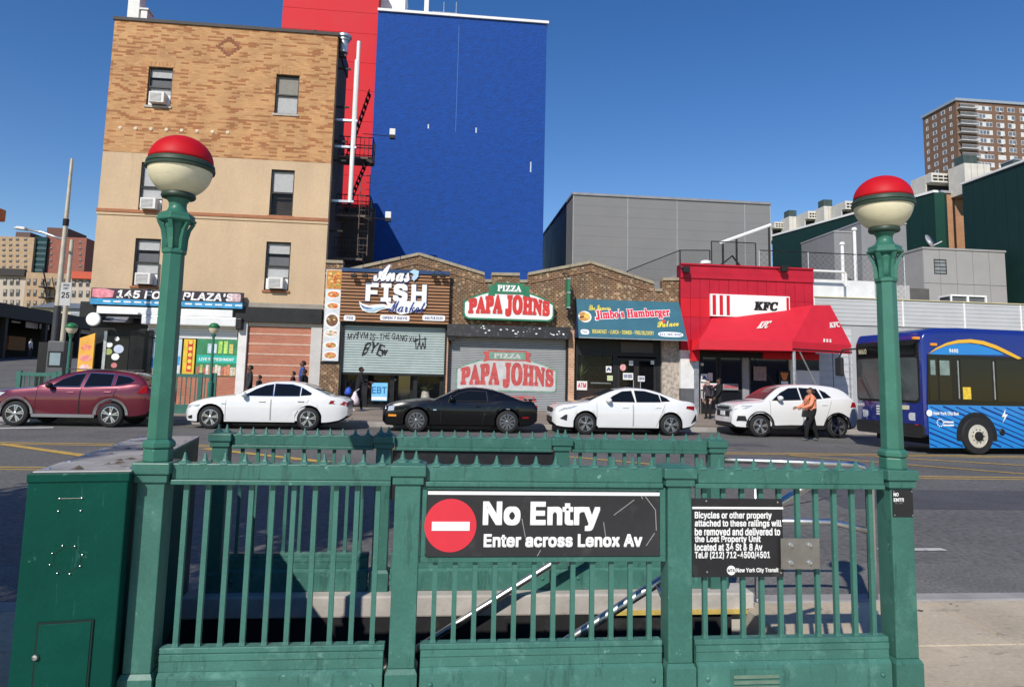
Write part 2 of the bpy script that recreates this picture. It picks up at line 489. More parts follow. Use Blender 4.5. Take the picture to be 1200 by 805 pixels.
        'N': (262, '5A4i5A8g5m8g7O677X5t7k5X7x577s577q5Y7q5x7p6D7p8g8K8g8K4i7j4i6H6z657H5s7h5Y8E5e8F5f7i5g7G5g6z5g4i'),
        'O': (267, '6n4f6S4g694m5t4u5d555Q5K5F5c575w526H506h5275577S5F7n5Q835d8I5t8U698d6S8i6n8k778i7Q8d7i8U7y8I89838K7n8S7S8X758Z6h8X6H8S5w8K5c895K7y557i4u7Q4m774g 6n5670587E5C7R5I7c5R7m5c7u5q7+64826M836h82707+7I7u7Y7m7m7c7x7R847E8B708F6n8G6Z8F6L8B68845z7x5p7m5h7Y5b7I5X705W6h5X6M5b645h5q5p5c5z5R685I6L5C6Z58'),
        'P': (222, '5A4i5A8g6Y8g6q8f748c7I8W7U8O7d8E7l837q7s7t7f7u7Q7t7B7q6z7l6n7d6b7U6S7I6K746E6q6A6Y695Z695Z6b6W6b6j6c6t6e716i786n7E6t7J6-7M777O7G7O7Q7O7a7M7j7J7r7E7y788270876t8B6j8D6W8E5g8E5g4i'),
        'R': (224, '5A4i5A8g6Y8g6q8f758c7J8W7U8P7e8F7l857q7u7u7h7v7S7u7D7q707l6q7e6f7U6W7I6P746J6q6G6Y6F5S6F5S6i6X6i6j6i6u6k716n786s7E6x7J727M7A7O7J7P7S7O7c7M7k7J7s7E7z788371886u8B6j8D6W8E5g8E5g4i 7T4i6V6V736V824i'),
        'S': (223, '6S4e6A4f5w4i5i4n5V4t5L505C5A555M515Y4-5m5W5m5Y5d5b5V5g5O5m5I5t5D5-5968576I556S556d556n576x5A735E7B5K7H5Q7L5X7O5f7P5o7O5v7M607I657D6A776F706I6c6R686a5q6g5a6p5N6z5E78587M567c577q5B815H8C5Q8M5b8U5n8b5-8g6D8j6U8k6k8j6z8g7A8b7M8U7W8M7f8C7l817p7s7q7f7L7f7I7r7C7-73876u8D6h8G6S8H6I8H688F608C5u885o835i7z5f7t5c7l5c7e5c7W5f7P5j7J5p7E5w7A61766M6-6m6u786m7G6i7O6e7V6Z7c6T7i6M7n6F7r667t5y7u5n7t5a7p5N7j5C7b517Q4v7E4n6-4i6k4f'),
        'T': (224, '4y8E4y8g7y8g7y8E6i8E6i4i6C4i6C8E'),
        'U': (259, '6j4e6Q4f694j5v4q5h4z5W575M5K5G5Y5B5o5A635A8g5g8g5g655h5v5k5k5o5b5v5S605K6A5E6K596W576j566x5777597H5E7R5K7Y5S7e5b7j5k7l5v7m657m8g8H8g8H638F5o8B5Y845K7x577l4z7Y4q7I4j714f'),
        'V': (240, '6I4i4q8g5M8g6C6J6O5n6e4x6X4x6n5n6z6J7n8g8J8g6t4i'),
        'W': (343, '5w4i4q8g5L8g5+6E645r695R6E506G5R6M5r6S6E758g7g8g8J6E8P5r8V5R8b508W508b5R8h5r8n6E9Q8g9x8g8r4i8G4i7a7D7S7m7K8P7R8P7J7n7B7D6V4i'),
        'Y': (236, '6I4i6I6K4q8g5Q8g6C7O6R6+6f6V6S6V6g6+6u7O7h8g8G8g6o6K6o4i'), 'Z': (219, '514i51536r7j75837M8Q7Q8F6x8E6R8E508E508g7o8g7o8J605i5l5K5T4z5P575u586N597q597q4i'),
        'a': (195, '5y4e5m4e5b4h5R4k5I4q5A4w54524-5C4y5M4x5Y4y5i4+5r525y56635C685J6D5Q6G5Y6J5h6L656Q6X6T6n6X6s6h6r6q6q6w6n706k756f7A6a7D6T7F6M7H6E7H657H5+7G5t7D5d725U6r506+56785C7H5J7P5S7V5b7a5k7e5v7g637i6D7i6Z7g6i7d6p7a6x7W727R787K7D7C7H727K6t7K6g7K4i6s4i6s566g4u6b4q6V4m6O4j6G4g664e 61536C536M566U596b5E6h5K6m5R6p5Y6r5f6s5n6s6B6k676W646G6264605l5x5f5v5a5s5W5o5S5j5R5d5Q5W5Q5Q5S5L5V5G5Z5C5d595j565p545w53'),
        'b': (212, '6V4e6K4f6A4h624k5x4o5s4t5n4y5d595a4i564i568g5b8g5b7C5n7P5r7U5x7Y627c6A7g6J7i6V7i6k7h6y7d787W7K7N7T7C7b6+7h6l7k6T7l6A7k5t7h5c7b5M7T597K4z794q6y4j6k4f 6Q536b546l586u5D6-5K755S7A5c7D5o7F5+7G6B7F6O7D6a7A6l756u6-716u786l7D6b7G6Q7H6F7G657D5z785r715l6v5g6l5d6a5b6O5a6B5b5z5d5n5h5c5l5S5r5J5z5C65576F54'),
        'c': (198, '6K4e634f5q4j5c4q5Q4z5G59585N525c4+5t4z6A4+6T526k586+5G7B5Q7N5c7W5q7d637h6K7i6T7i6c7h6k7f6s7c6+7Y757U7B7P7H7J7M7D7Q767U6+7X6s736l6z6z6p776b7E6K7H687G5z7D5r775j705d6t5Y6j5V6Y5T6M5S6A5T5z5V5o5Y5d5d5T5j5K5r5D5z5868546K536b566p5D6+5O745d7X5V7V5N7R5F7N587H527C4y754t6+4o6s4l6k4i6c4g6T4e'),
        'd': (212, '6E4e5+4f5m4j5a4q5O4z5F59575M525c4+5t4z6A4+6T526l576+5F7C5P7N5a7W5n7d5-7h6E7i6P7i6Y7g6g7c6n7Y6t7U6y7P757C778g7c8g7c4i784i78596x4y6t4t6n4o6g4k6Y4h6P4f 6I536T546d576m5C6t5J6z5S725c755n775z786B776O756a726l6z6v6t716m786d7D6T7G6I7H677G5z7D5q785j715d6u5Y6l5V6a5T6O5S6B5T5+5V5o5Y5c5d5S5j5K5r5D5z586754'),
        'e': (202, '6M4e644f5r4j5c4q5Q4z5G59585M525c4+5t4z694+6S526j586z5G7B5Q7M5c7W5p7d627h6J7i6T7i6d7g6n7d6w7Z737T7C7M7J7E7P747V6v7Y6i7b6T7c6D7c615H615H6Q7L6Q776H766T746e716o6y6x6s736l796d7D6T7G6J7H687G5+7D5r795k735d6x5Y6p5V6f5T6W5S6L5S655T5t5V5i5Z5X5f5O5l5H5u5B61566B546M536U536a556h566n596s5C6x5G6-5L725R755X7Y5P7V5G7Q577K507C4v734p6v4k6k4h6Z4f'),
        'g': (213, '6J3X663X5w3Z5l3c5b3g5T3l5L3r5F3x5A4255495V4O5f4B5j475p435v40613z693y6J3x6Y3z6k406v46714F764R784f785E6x516t4y6n4u6g4q6Y4n6P4l6D4k5-4m5n4p5a4v5P525F5C585P525e4+5v4z6C4+6U526l576-5F7C5P7N5a7W5n7d5-7h6E7i6P7i6Z7g6h7c6o7Y6t7U6y7P767B797g7c7g7c4e7b4O7X4B7R3-7J3s793k6z3e6m3a6Y3Y 6I5A6T5A6d5D6m5I6t5O6z5V725f755p785-786C786P756b726m6z6v6t726m786d7D6U7G6I7H677G5z7D5r785j715d6v5Y6l5V6a5T6P5S6C5T605V5q5Y5f5d5W5j5O5r5I5z5D675A'),
        'h': (205, '5b6T5b4i564i568g5b8g5b6y5V6y5c7B5k7O5u7X637d6G7h6U7i6g7h6r7f707a797U7G7M7M7C7R717U6p7V6a7V4i704i706Y6-6l6x6x6q746i7B6X7F6L7H6C7G647E5y7B5s765m705h6v5e6n5c6e'),
        'i': (83, '564i567g5b7g5b4i 5M895G8A5B8C578F538J518O518U518Z538e578i5B8l5G8n5M8o5R8n5W8l5b8i5e8e5g8Z5h8U5g8O5e8J5b8F5W8C5R8A'),
        'k': (190, '5Z5m5Z6M5e6M6w7g7W7g686G 564i568g5b8g5b4i 6-4i5s696C6U7c4i'), 'l': (95, '5o4h5a4i5P4m5H4s5B4-5759565M568g5b8g5b5T5b5M5c5F5e5B5h585l575r565y566157664j5z4i'),
        'm': (305, '564i567g5a7g5a705b795f7I5k7P5q7V5x7a627e6A7h6I7j6Q7j6d7i6o7d6y7W737N797C7C6-786-7B787F7G7L7O7R7U7Y7Z7g7d7p7h7y7i867j8H7i8R7g8b7c8j7W8q7P8w7G8-76926v926i924i8a4i8a6h8Z6t8V718O788G7D877G7z7H7r7H7k7F7d7C7X787T737P6z7M6t7K6l7K6e7K4i6r4i6r6k6q6u6m706g786Z7D6Q7G6G7H687H617F5x7C5r785l735h6z5e6r5c6j5b6Z5b4i'),
        'n': (205, '5b6T5b4i564i567g5a7g5a6y5V6y5c7B5k7O5u7X637d6G7h6U7i6g7h6r7f6-7a787U7G7M7M7C7R717U6p7V6a7V4i704i706Y6-6l6x6x6q746i7B6X7F6L7H6C7G647E5y7B5s765m705h6v5e6n5c6e'),
        'o': (208, '6K4e634f5q4j5c4q5Q4z5G59585N525c4+5t4z6A4+6T526k586+5G7B5Q7N5c7W5q7d637h6K7i6a7h6q7d717W7D7N7N7B7W6+7c6k7f6T7h6A7f5t7c5c7W5N7N597D4z714q6q4j6a4f 6K536W546g586p5D6x5K715T765d795o7B5z7C6A7B6M796Y766j716t6x706p776g7D6W7G6K7H687G5z7D5r775j705d6t5Y6j5V6Y5T6M5S6A5T5z5V5o5Y5d5d5T5j5K5r5D5z586854'),
        'p': (212, '563b567g5a7g5a7C5n7P5r7U5x7Y627c6A7g6J7i6V7i6k7h6y7d787W7K7N7T7C7b6+7h6l7k6T7l6A7k5t7h5c7b5M7T597K4z794q6y4j6k4f6V4e6K4f6A4h624k5x4o5s4t5n4y5d595b3b 6Q536b546l586u5D6-5K755S7A5c7D5o7F5+7G6B7F6O7D6a7A6l756u6-716u786l7D6b7G6Q7H6F7G657D5z785r715l6v5g6l5d6a5b6O5a6B5b5z5d5n5h5c5l5S5r5J5z5C65576F54'),
        'r': (130, '564i567g5a7g5a7C5g7L5m7T5u7a617e6C7h6N7i6V7i6c7i6c7D6V7E6J7F6B7E637C5y795r755l705h6w5e6p5c6h5b6Y5b4i'),
        's': (182, '674e5w4f5l4g5a4k5Q4o5I4u5B4-5557515H4+5R5R5X5U5O5Z5G5g5A5o565y5467536J546T566c5B6j5H6n5O6o5V6n5c6l5h6h5m6c5q6V5t6M5w5t615d665Q6C5G6K596T556e536r546-57795D7I5J7P5S7W5c7b5n7f5z7h6A7i6M7i6X7g6h7c6q7Y6x7S717M777E7B767E6z6o6t6l6+6h746b7A6U7F6L7H6A7I5-7H5s7F5j7A5d755a6+5Y6t5Z6m5c6g5g6c5m6Y5u6U626R6V6L6l6G6x6975627C5u7G5k7I5X7H5N7D5D7854714y6u4r6k4l6Y4h6L4f'),
        't': (114, '6I7g6I7G4l7G4l7g 5C8O5h8O5h5T5i5L5j5F5m5B5q575w56615569566H576N4j6C4h604g5n4h5a4m5Q4t5I505E5C5C5Q'),
        'u': (205, '674f5x4g5m4j5b4n5S4u5L505F595A5L575Y565n567g5b7g5b5q5c5c5g5R5m5H5v5B64566G556P566X586f5B6l5G6r5L6w5S6z5b6-5k705u707g7V7g7V4i714i715Q765Q6-5A6t4+6j4q6X4k6L4h'),
        'v': (195, '5z4i4r7g5M7g5-5w695N6J4s684s6H5N6S5w747g7c7g6T4i'),
        'w': (284, '5n4i4t7g5O7g5l6N5v5m64515+51695l6J6N6g7g7A7g7X6N7h5m7r517m517w5m856N8S7g8y7g834i7a4i7B62746S6z6u6s7L6z7L6s6u6l6S6e626F4i'),
        'x': (189, '4s4i626P62624w7g5U7g5s75666h6K6J646J6H6h6X756v7g7S7g6K606K6N7V4i6x4i6V5N6G5m62676I67655m5s5N5Q4i'),
        'y': (195, '543d5B415G405W405b415f435j475n4C5q4I5t4Q5z4h4r7g5M7g5-5w695N6J4s684s6H5N6S5w757g7c7g6I4F6E46693z643s5-3n5u3i5o3e5g3c5Y3a5Q3Z5C3a'),
    },
    's': {
        "'": (76, '5975528S5Y8S5R75'), 'A': (218, '4e4i4e4r4k4s4p4u4u4x4y505058555H6J8L6S8L7i5N7n5C7r547w4z7+4v834s8A4r8A4i6V4i6V4r6k4t6t4x6w536q5L6g5k5W5k5J5F5I595H545K4y5S4t5g4r5i4i 5b5y6b5y647C'),
        'C': (234, '6i4d6N4e634j5n4s5X515J5G585W505p4x684v6U4x6q5079587R5J7i5X7w5n85648E6O8J6k8L6+8J7G8F7a887k867r877w8C7+8L868L86767+767r7P7h7g7U7t7G8271886n8A6F7+5x7P5q6T5x5b6I536t4u744v7I4y7V527i5A7t5L825X8C5O7o4z7I4i'),
        'F': (202, '4q4i4q4r4+4s564v5B4z5F535H5B5H5M5H7d5H7o5E7w5B8055834z864p874p8G7n8G7n7C7f7C7c7P7Y7a7U7j7O7q7G7w777+6y816k836V846G83697-677p676e6B6e6P6f6a6j6i6p6o6z6t796w7P737P735d6w5d6t5v6p676i6G6a6N6O6R6A6S675K6A516C4z6G4w6L4u6R4s6Z4r6i4r6i4i'),
        'H': (262, '4q4i4q4r4+4s564u5B4y5F515H5A5H5K5H7f5H7p5F7x5B8056844+864q874q8G6b8G6b876I84697y677f676f7N6f7N7f7L7y7C846v876v8G8g8G8g878V868N838I808F7x8D7p8D7f8D5K8D5A8F528J4y8O4u8V4s8g4r8g4i6v4i6v4r734s7B4u7H4x7K517M597N5K7N6Q676Q675K685A6A516D4y6I4u6Q4s6b4r6b4i'),
        'I': (130, '4p4i4p4r4z4s554v5B4y5E515H585I5I5I7j5H7t5F7z5C8256854+864p874p8G6c8G6c876S866J856E826A7z687t677j675J6A526J4v6d4r6d4i'),
        'J': (165, '5Y4B5O4C5E4E564H4+4L4t4R4o4X4k4e4h4l4g4t4h4-4j554n5A4s5E4y5H525H595H5F5E5K5B5N565Q505Q4w5M4h5I4Y5K4S5P4P5W4O5e4P5j4R5n4W5q4c5r4j5s4t5s7Z5p7u5n7z5k805f835Z855S865K875K8G798G79876s836p816m7+6k7v6i7Z6i5O6Z4k6B4K'),
        'K': (255, '4q4i4q4r4+4s564u5C4y5F515H5A5I5K5I7f5H7p5F7x5B8056844+864q874q8G6b8G6b876I846A7y677f676X7D7d7K7l7P7t7Q7z7N837D866z876z8G8V8G8V878Q8786837m7s7O7W6p6w8K538V4u8m4r8m4i6u4i6u4r754r7D4s7J4z7I517F567A5D6G6N676F675K685A6A516D4y6J4u6R4s6b4r6b4i'),
        'N': (247, '7r4d5X7R5X5J5Y595a515d4x5j4u5r4s5-4r5-4i4r4i4r4r574u5G515I5J5I7k4+854r874r8G5w8G7l607l7f7j7x7a847I877I8G8S8G8S878H868A848580817x807p7-7e7-4d'),
        'O': (263, '6k4d6U4e6F4h604m5p4t5c4-5R595H5K595X525l4+5+4x6D4w6U4x6k4+6+527D597R5H7d5R7p5d7z5p85618C6G8H6W8K6n8L718K7G8H7V8C7i857u7z847p8D7e8M7R8S7E8X6-8a6l8b6U8a6D8X5+8S5l8M5X8D5K83597u4-7h4t7T4m7F4h6-4e 6m4o7G4+7Z5Y7g6U7e6+7Z7P7Q7k7E7z6-876k8A6E7+5x7Q5r6U5s5z5y5Z655E6H4+6V4r'),
        'P': (209, '4q4i4q4r4+4s564u5B4y5F515H5A5H5K5H7f5H7p5F7x5B8056844+864q874q8G6N8G6n8F758C7K887U827d7x7l7p7q7f7t7U7u7I7s707l6n7Z6a7J6Q6+6L6b6J676J675K685A6A516D4y6I4u6Q4s6b4r6b4i 676V6H6V6W6W6h6a6q6g6w6q6z706+7H6z7W6w7j6s7t6k7+6b826O846B80677p'),
        'S': (195, '514d515x5B5x5I5b5Q5J5a555m4x5+4r6E4p6Q4r6a4u6i4+6p566s5F6t5P6q5c6h5o6S5y5z6B5i6L5T6W5I6g5B6s5673557I567V597h5E7r5K7-5S865c8D5m8H5y8K688L6V8J6v8C6+8B728A778B7A8F7C8L7M8L7M7C7D7C797O757Y6-7i6u7r6m7y6e826V876M896D8A62895v865o815i7x5f7p5e7g5f7Y5i7R5n7K5t7E60796A736h6q6t6k726d7B6X7I6P7N6I7R6A7U627V5u7W5k7V5X7R5K7L597E4-744t6u4m6h4h6S4e6C4d5x4e5h4i5T4n5M4o5F4m5B4d'),
        'Z': (221, '4s4i4s4n6s836N8369825z815p7+5g7w5Y7q5R7j5L7a5G7O5B7A527A598G7t8G7t8A5v4w6a4w6v4y7C527R5B7d5N7m5f7t5+805+7t4i'),
        'a': (172, '6h4d6T4f6K4n6G4z604n5l4g5S4e5H4f584i504o4x4v4t524s5C4u5P505c5C5m5T5v5p626F6B6F6b6F6j6D6q696v656z5+6-5s705g6-5Y6x5W6r5b6i5f6W5f6Q5d6L5Z6H5U6E5P6C5J6B5C6C576E526I4-6M4z6S4y6Y4z6g506n556t5B6z5I725R765b795n7B5z7B6J7A6Z756m6+6u6q6z6c6+6L6+5B6-50744z7C517H4w754l6v4f 5u4z63506F5C6F615v5u5i5f5d5M5f585k50'),
        'b': (180, '514c517k517t507+4+824x854t874m884m8G5n8G5n6t5z726B796Q7B6c7A6m776w71726w796n7F6d7J6R7M6D7N5-7M5l7J5V7D5I76556z4x6p4o6d4i6Q4e6C4d5z4f5l4l5W4w574c 674p6I4r6Q4x6W556a5J6c5b6d5y6c6F6Z6U6W6f6Q6o6I6s686u636t5+6s5w6p5s6l5p6g5n6b5n5E5q4-5x4s'),
        'e': (150, '5v4d5i4e5X4i5M4n5D4v55534+5E4w5S4t5g4s5x4t6A4w6O4-6a566l5E6v5N715Y775k7A5x7B6D796S736e6u6o6g6t6O6v636v5-5c5-5h5T5v586G516S546e5B6p5N6w5G6e4v6I4i 5c6C6H6C6H6N6G6a6F6l6D6t696y646-5z705m6x5f6i5c6I'),
        'g': (164, '5r3c5X3d5H3g543l4x3s4r3+4p474s4H4-4P5E4V524d4w4m4u4x4v534y5A515H595N5J5T5V5Z595l4y604t6M4u6W4x6f506o566v5E6-5O745Y785k7A5x7B687A6K786X747A747A6o6o6o6v6e6y6T6+6I6z686w606s5u6m5n6f5h6X5c6N5Y6D5W625V5w5W5p5W5j5W5e5U5a5R5X5O5V5K5U5G5X595d565p5564556K546Y536j506t4z6+4u734o774h794Z7A4Q774B703+6q3q6a3i6E3d 5x5g625h675l6B5r6E5z6F686G6L6F6Z6E6k6B6s676y626-5x705q6-5k6y5g6s5d6k5c6Z5b6L5c685d5z5g5r5k5l5q5h 5y3o6P3r6g3z6m4B6l4G6i4K6f4N6Z4P6S4Q6I4R5S4R5M4L5I4F5H485I425L3z5R3u5a3r5l3p'),
        'i': (99, '5U7X5O7Y5I7a5C7e587j567p557w568158875C8C5I8G5O8J5U8K5b8J5h8G5m8C5q875t815u7w5t7p5q7j5m7e5h7a5b7Y 4r4i4r4q4x4r504s534v554y56515658566g536w516z4y6+4s6-4s775s775s585v4v5y4t604r664q664i'),
        'm': (277, '4r4i4r4q4x4r4-4s524v554y56515658566h536w506z4x6+4r6-4r775r775r6m636-6I786Z7B6s78746+7C6l7Q6+7g787z7B8L758Z6p8e6M8e588h4v8k4s8o4r8u4q8u4i7f4i7f4q7k4r7p4s7r4v7v587v6O7u6X7t6e7s6j7p6n7l6p7f6q7V6o7M6i7E6Z7E587H4v7K4s7O4r7U4q7U4i6G4i6G4q6L4r6Q4s6S4v6W586W6O6W6X6V6d6T6j6Q6n6M6p6G6q666o5z6i5r6Y5r585u4v5x4t5-4r654q654i'),
        'o': (168, '604d5o4e5b4i5P4o5F4w56544-5F4w5S4s5g4r5v4s684w6M4-6Z566l5F6v5P715b765o7A607B6E7A6R776d716n6v6w6l716a766N79697A5v795f765R715E6w536n4v6d4n6R4i6E4e 604o694p6F4u6K4-6P5L6Q5v6P6J6N6d6K6p6F6x687060715u705n6x5i6p5f6c5d6J5c5v5e5L5i4-5n4u5u4p'),
        'r': (144, '4r4i4r4q4x4r504s534v554y56515658566g566n556t536x506z4y6+4s6-4s775r775r6g5x6q626y6A736H776P7A6X7B6f7A6m786s746w6-6y6u6z6n6y6h6w6c6t6X6p6U6k6S6e6R6R6V6J6f6A6k666j616g5z6b5v6U5t6M5t6C5t585t515v4y5x4v604s664r6F4q6F4i'),
        's': (144, '5u4d5k4e5Z4g5N4l5H4m5C4l584i564e4+4e4+5X575X5A5K5G595N4-5W4v5f4r5o4p5w4q604s654v694+6B536C596A5I645Q5w5W5X5j5N5p5E5v576152684-6H4+6Q506d556p5C6z5N755a7A5p7C5-7A6F766J756M746Q756T786V7C6c7C6c6R6U6R6Q6c6L6l6E6t676y5-6-5t705m705g6+5c6x5Z6t5X6p5W6k5X6f5Z6a5c6W5r6M6C6B6M656U5-6b5u6f5m6i5c6j5R6h5C6c506U4r6J4j664f'),
        'u': (187, '5j4d5W4e5L4j5D4r574-545C535S536e506v4z6y4u6+4o6-4o775p775p5H5p5C5r575t535x505-4+644+6E4-6N556U5D6U6e6U6m6T6r6Q6w6N6z6I6+6B6-6B777E777E5F7E587F537I4-7L4z7Q4y7W4x7W4o7C4n6s4j6U4d6U506O4v6H4p694k604g5t4e'),
    },
    'c': {
        ' ': (87, ''),
        'A': (247, '564b4w4c4m4f4e4k4Z4r4V4+4U584V5H4Y5P4d5W4k5b4s5e4-5f565f5C5d5G5a5K5W5M5S5N5N5I5D5A5752554x524s4-4q4w4v4n574j5S4o5q516G5R675d625q6061616B646J6A6Q6H6V6Q6Z6a6a6m6Y6x6U756M7J6c7X6q7l727z7F8B7Q8O7b8l7s92809F849M809A7h8y7I8l6u8X6S8J5-865W7u5084558I5E8X5R8m5g915w9E649N679U669F5x8+5h8j5O8R58884y824v7x4t7p4s7m4m6y4f734w6q516c596O5J6A545y4v5k4m5X4g5K4c 7R5Z7t6G8M6-8v7m8T7S7v6x7D6D7L5-7P5n 6P5b6y6D6n6I6a6E6Q626M5p 7654795E7B5P7C5Z7B5l785w74636X5S6k5H6w59'),
        'F': (246, '6W636M646D67666C626I5-6Q5+6a5-6n656-6F7C6R7P6h7b6z7l7H7u7b7z7v7+8B7y8X7t8t7o957m9G7n9Q7r9U7t9Y7q9U7j9J7b957T8s7Q8h7R8T7U8B7a7o7i7V7l7L7k7B7i707e6s7Z6j7T6a7M6S7E6L766F6z6B6r686i676a686U6A6P6C6K6G6H6K6F6O6E6T6F6Z6H6e6K6k6O6p6T6u6Z6z6g716n746v7772787A797J787O787S7F7W7O7P7Q7J7S7C7S737R6u7P6j7K6Z7F6P776I6-6B6r666h64 684g5r4h5c4k5Q4q5H4y5C555A5G5B5O5E5V5J5b5Q5g5X5j5f5j5n5j5t5h5y5f5-5b625W625R625M5-5J5x5G5h5B5d5A5a575Z525a4-5d4y5h4u5o4r5x4q664p6L4r6Z4x6l556x5J765a7G5w715t6o5m6Z5c6S5Y6P5b6R5f6X5k6i5r6-5+7K657P6G7U6R7a6b7h6l7n6u7u708C7J8O7P8T7L8L768D6h876B8L6C8P6M8T6U8X6b8b6f8g6i8m6j8s6h8w6e8y6Y8x6T8u6O8p6I8j6D8d688V658U5z8T5r8P5c815X885p8G6384627v5e7g5H7N50704q6c4i 8W6D8j6N8o6Y8l6b8h6a8e6X8b6T'),
        'M': (271, '504g4t4h4k4k4e4p4Z4v4W514V594V5G4X5M4a5R4m5d4-5i5B5g5I5a5K5R5F5G4-5A4u574q534p4z4t4s524o5A4q5J4u5S505j5L615r6H6D6W6Z6l6u6z7A7B7R7P7g7a7r7j7y7p7+7u7z7x7x7y7u7x7l7s7Y7l7H7V6m7G6B735f6z5I785f7L5+7X6I7j6b7v6s85758H7J8S7V8d7f8q7r8z7y937+987z9B7y9B7s997o8o708X6K8J5n895O845C8152814w834t884u8E4x8M4-8n5L9F5n9T5z9d659k679s669k609X5r9F5a8z5I8i548U4u8G4m854h7w4g7p4h7i4k7d4o7Z4v7W517V5A7X5N7b5d7j5w7y6L8D6o8U7E8h7Y8X7O8O7D8E72856r7w6c7k6L7T5v7D5R6-506t4o6o4k6k4h6e4g6Y4h6U4l6Q4q6N4x6L536K5D6L5M6O5Y6T5l6Z5-6h6F6q6X6+6p79767L7P6y6w6o6k6f6W6V6I6M656D5t655g5w5N5l585b4x5Q4n5E4i'),
        'P': (231, '5z4g5j4h5W4k5L4q5D4y5855565F575O5A5V5G5c5M5h5U5k5c5k5j5k5p5i5t5f5w5b5y5X5z5S5y5N5w5J5s5G5c5B5Y595W575V545W505Y4y5c4u5i4r5p4p5w4o684q6L4x6X556j5K6u5d745-6q5w6n5v6j5t6d5r6Z5q6W5u6c5+6s6578697Z6s807N8Y7j8M7o897q7w7r7a7q7F7n6x7h6f7Z6O7P697D5z6-5s6o5q6c5q6W5t6R5w6N5-6K646I696H6G6I6O6K6V6O6c6S6j6Y6q6e6w6l706s746+7B7E7E7Q7K7Z7M7X7O7S7P7I7O747K6t7F6h786W706N6s6G6h6A6W676J6667675z695r6E5k6L5h6S5f6b5g6k5j6t5o705v79617I6C7Q6N7Y6a7g6p7m7B7u7Y7y7w7+8C7z8T7v8j7p8+7t9D7v9H7s997o8u7j8-7e947Y997S9D7L9F7E9G769F6y9B6p946f8y6X8n6P8b6I8M6C87687r657k5p7b5Y7Q5K7D57704z6m4r6W4k6F4h 7w6F836I8C6M8K6S8R6a8Y6i8d6s8h708k7A8l7K8k7S8i7Y8g7d8X7W8P7M8I798A6v826c'),
        'T': (207, '6M636C6463675y6C5s6I5p6Q5o6Z5q6l5v6y61796D7N6S7Z6k7k727t7O7y7k7+7u7z847x8J7u8e7q8s7p8+7q957r9B7u9G7s9B7h8+7V8u7S8o7R8h7Q8W7R8I7V827a7n7g7Z7k7M7l7B7k707i6s7e6h7Y6Y7S6O7L6G7D6975646y5-6q5z6i5y6a5z6U5+6P616L656I6A6G6F6G6L6G6R6I6X6M6c6R6i6W6n6c6s6j6w6r6z6z6-75717D717L717P717U747Y7A7T7F7H7I717H6s7E6i796Y736P6y6I6p6C6g676W64 5-4g5i4h5S4k5G4q574y5255505H515P545W5A5d5H5i5P5l5X5m5e5l5k5k5o5h5s5d5u5Z5v5U5u5P5s5K5p5H5f5C5Z5C5T5B5Q585O535P4-5S4y5X4u5d4s5l4q5u4p634q6E4t6O4x6Y516h596q5J6y5V735l7A617M6S7Z6o7n737-7F897N8G7P8J7M8H7G8972846i7-6I7w607p5l7g5U7U5G7G536-4u6i4m6N4h'),
        'a': (178, '6L4g6G4g6B4i664m624q604w60505o4q5a4i5M4g5C4h544k4z4o4u4u4r504q594r5H4t5Q4y5Z515h585p5G5x5P625Y685i6D5s6G606J6A6J6L6I6T6D6X656e6I7D6J6k5K6d556b4+6e4x6m4-6y58775I7E5B73516v4v6l4o6c4j6T4h 5T4o5a4q5i4u5r505+5A665L6E5Y6L5l6P5u6Q5+6N666E6A62645o5r5a5W5P5B5L4v5O4r'),
        'c': (130, '5S4g5H4h584k504p4x4w4t534s5D4t5M4w5U4+5d545l5B5s5I5z5R645a695j6D5t6H606J686J6H6J6O6H6V6E6Z6A6c646d5+6Z5o6V5l6R5j6L5i6D5m695v6D616L676F6965635t5q5g5W5W5B5S4y5T4u5W4r5a4q5n4t5+4+6B586L5I6S5B6H51664v5y4o5n4j5d4h'),
        'e': (138, '5U4g5I4h574k4+4q4t4y4p544o5D4p5L4r5T4w5b505j575r5F5y5O625X685h6D5r6H5+6J676J6F6J6M6H6S6D6W696Z636a5z6Z5s6W5m6R5f6K5Z6B5U615P5s5L5g5H5T5E5P575N515N4x5O4t5R4r5X4q5h4r5q4t5+4x69506J586U5I6a5B6P516D4v614o5r4j5f4h 5W5N5d5O5k5R5r5U5y5Z615e665j6A5p6C5v6D5-6C646A6867695y625j5m'),
        'h': (190, '7N5B7A4-714s6t4m6k4h6a4g6U4h6O4j6J4o6F4t6D4+6C566F5M6L5V6X5k6q646r676j676b636R5y695h635Z5y5Q5s5H5U4i4p4g5V5y5J5l585b515h5M605f6M5x6q6Q7i737n5+5k6K636d6F6t6J6+6J736G786C7C667E607F5t7E5n7C5g785Z6s5C6m556i4+6h4w6k4s6v4z7H5I'),
        'k': (182, '4p4g5W5+5K5n585b515h5R665j6T5x6q6Q7i727n5R4i 6P4g6J4g6F4i6A4l674p654t654y67596D5J6I5R6L5W6F5b6B5a665a605f615i635k685l6N5o6Z606m6F6r6H6w6J706J766J7B6H7F6F7I6C7K687K637G5u745p6w5s6s5+6u656j5y6W5i6b5g6g5e6k5a6n5W6p5R6q5M6o5A6m556l526o4-6w54785I7F5B74506w4u6m4o6e4j6W4h'),
        'l': (140, '6I5B67515+4v5r4o5j4j5b4h5R4g5K4g5D4j584m534r514x5052515C565P5D5e5J5p555b4z5g5L615S695Y6H5e6Q6Q7i737n5x5j5e5C5Y4y5d4s5p4z6B5I'),
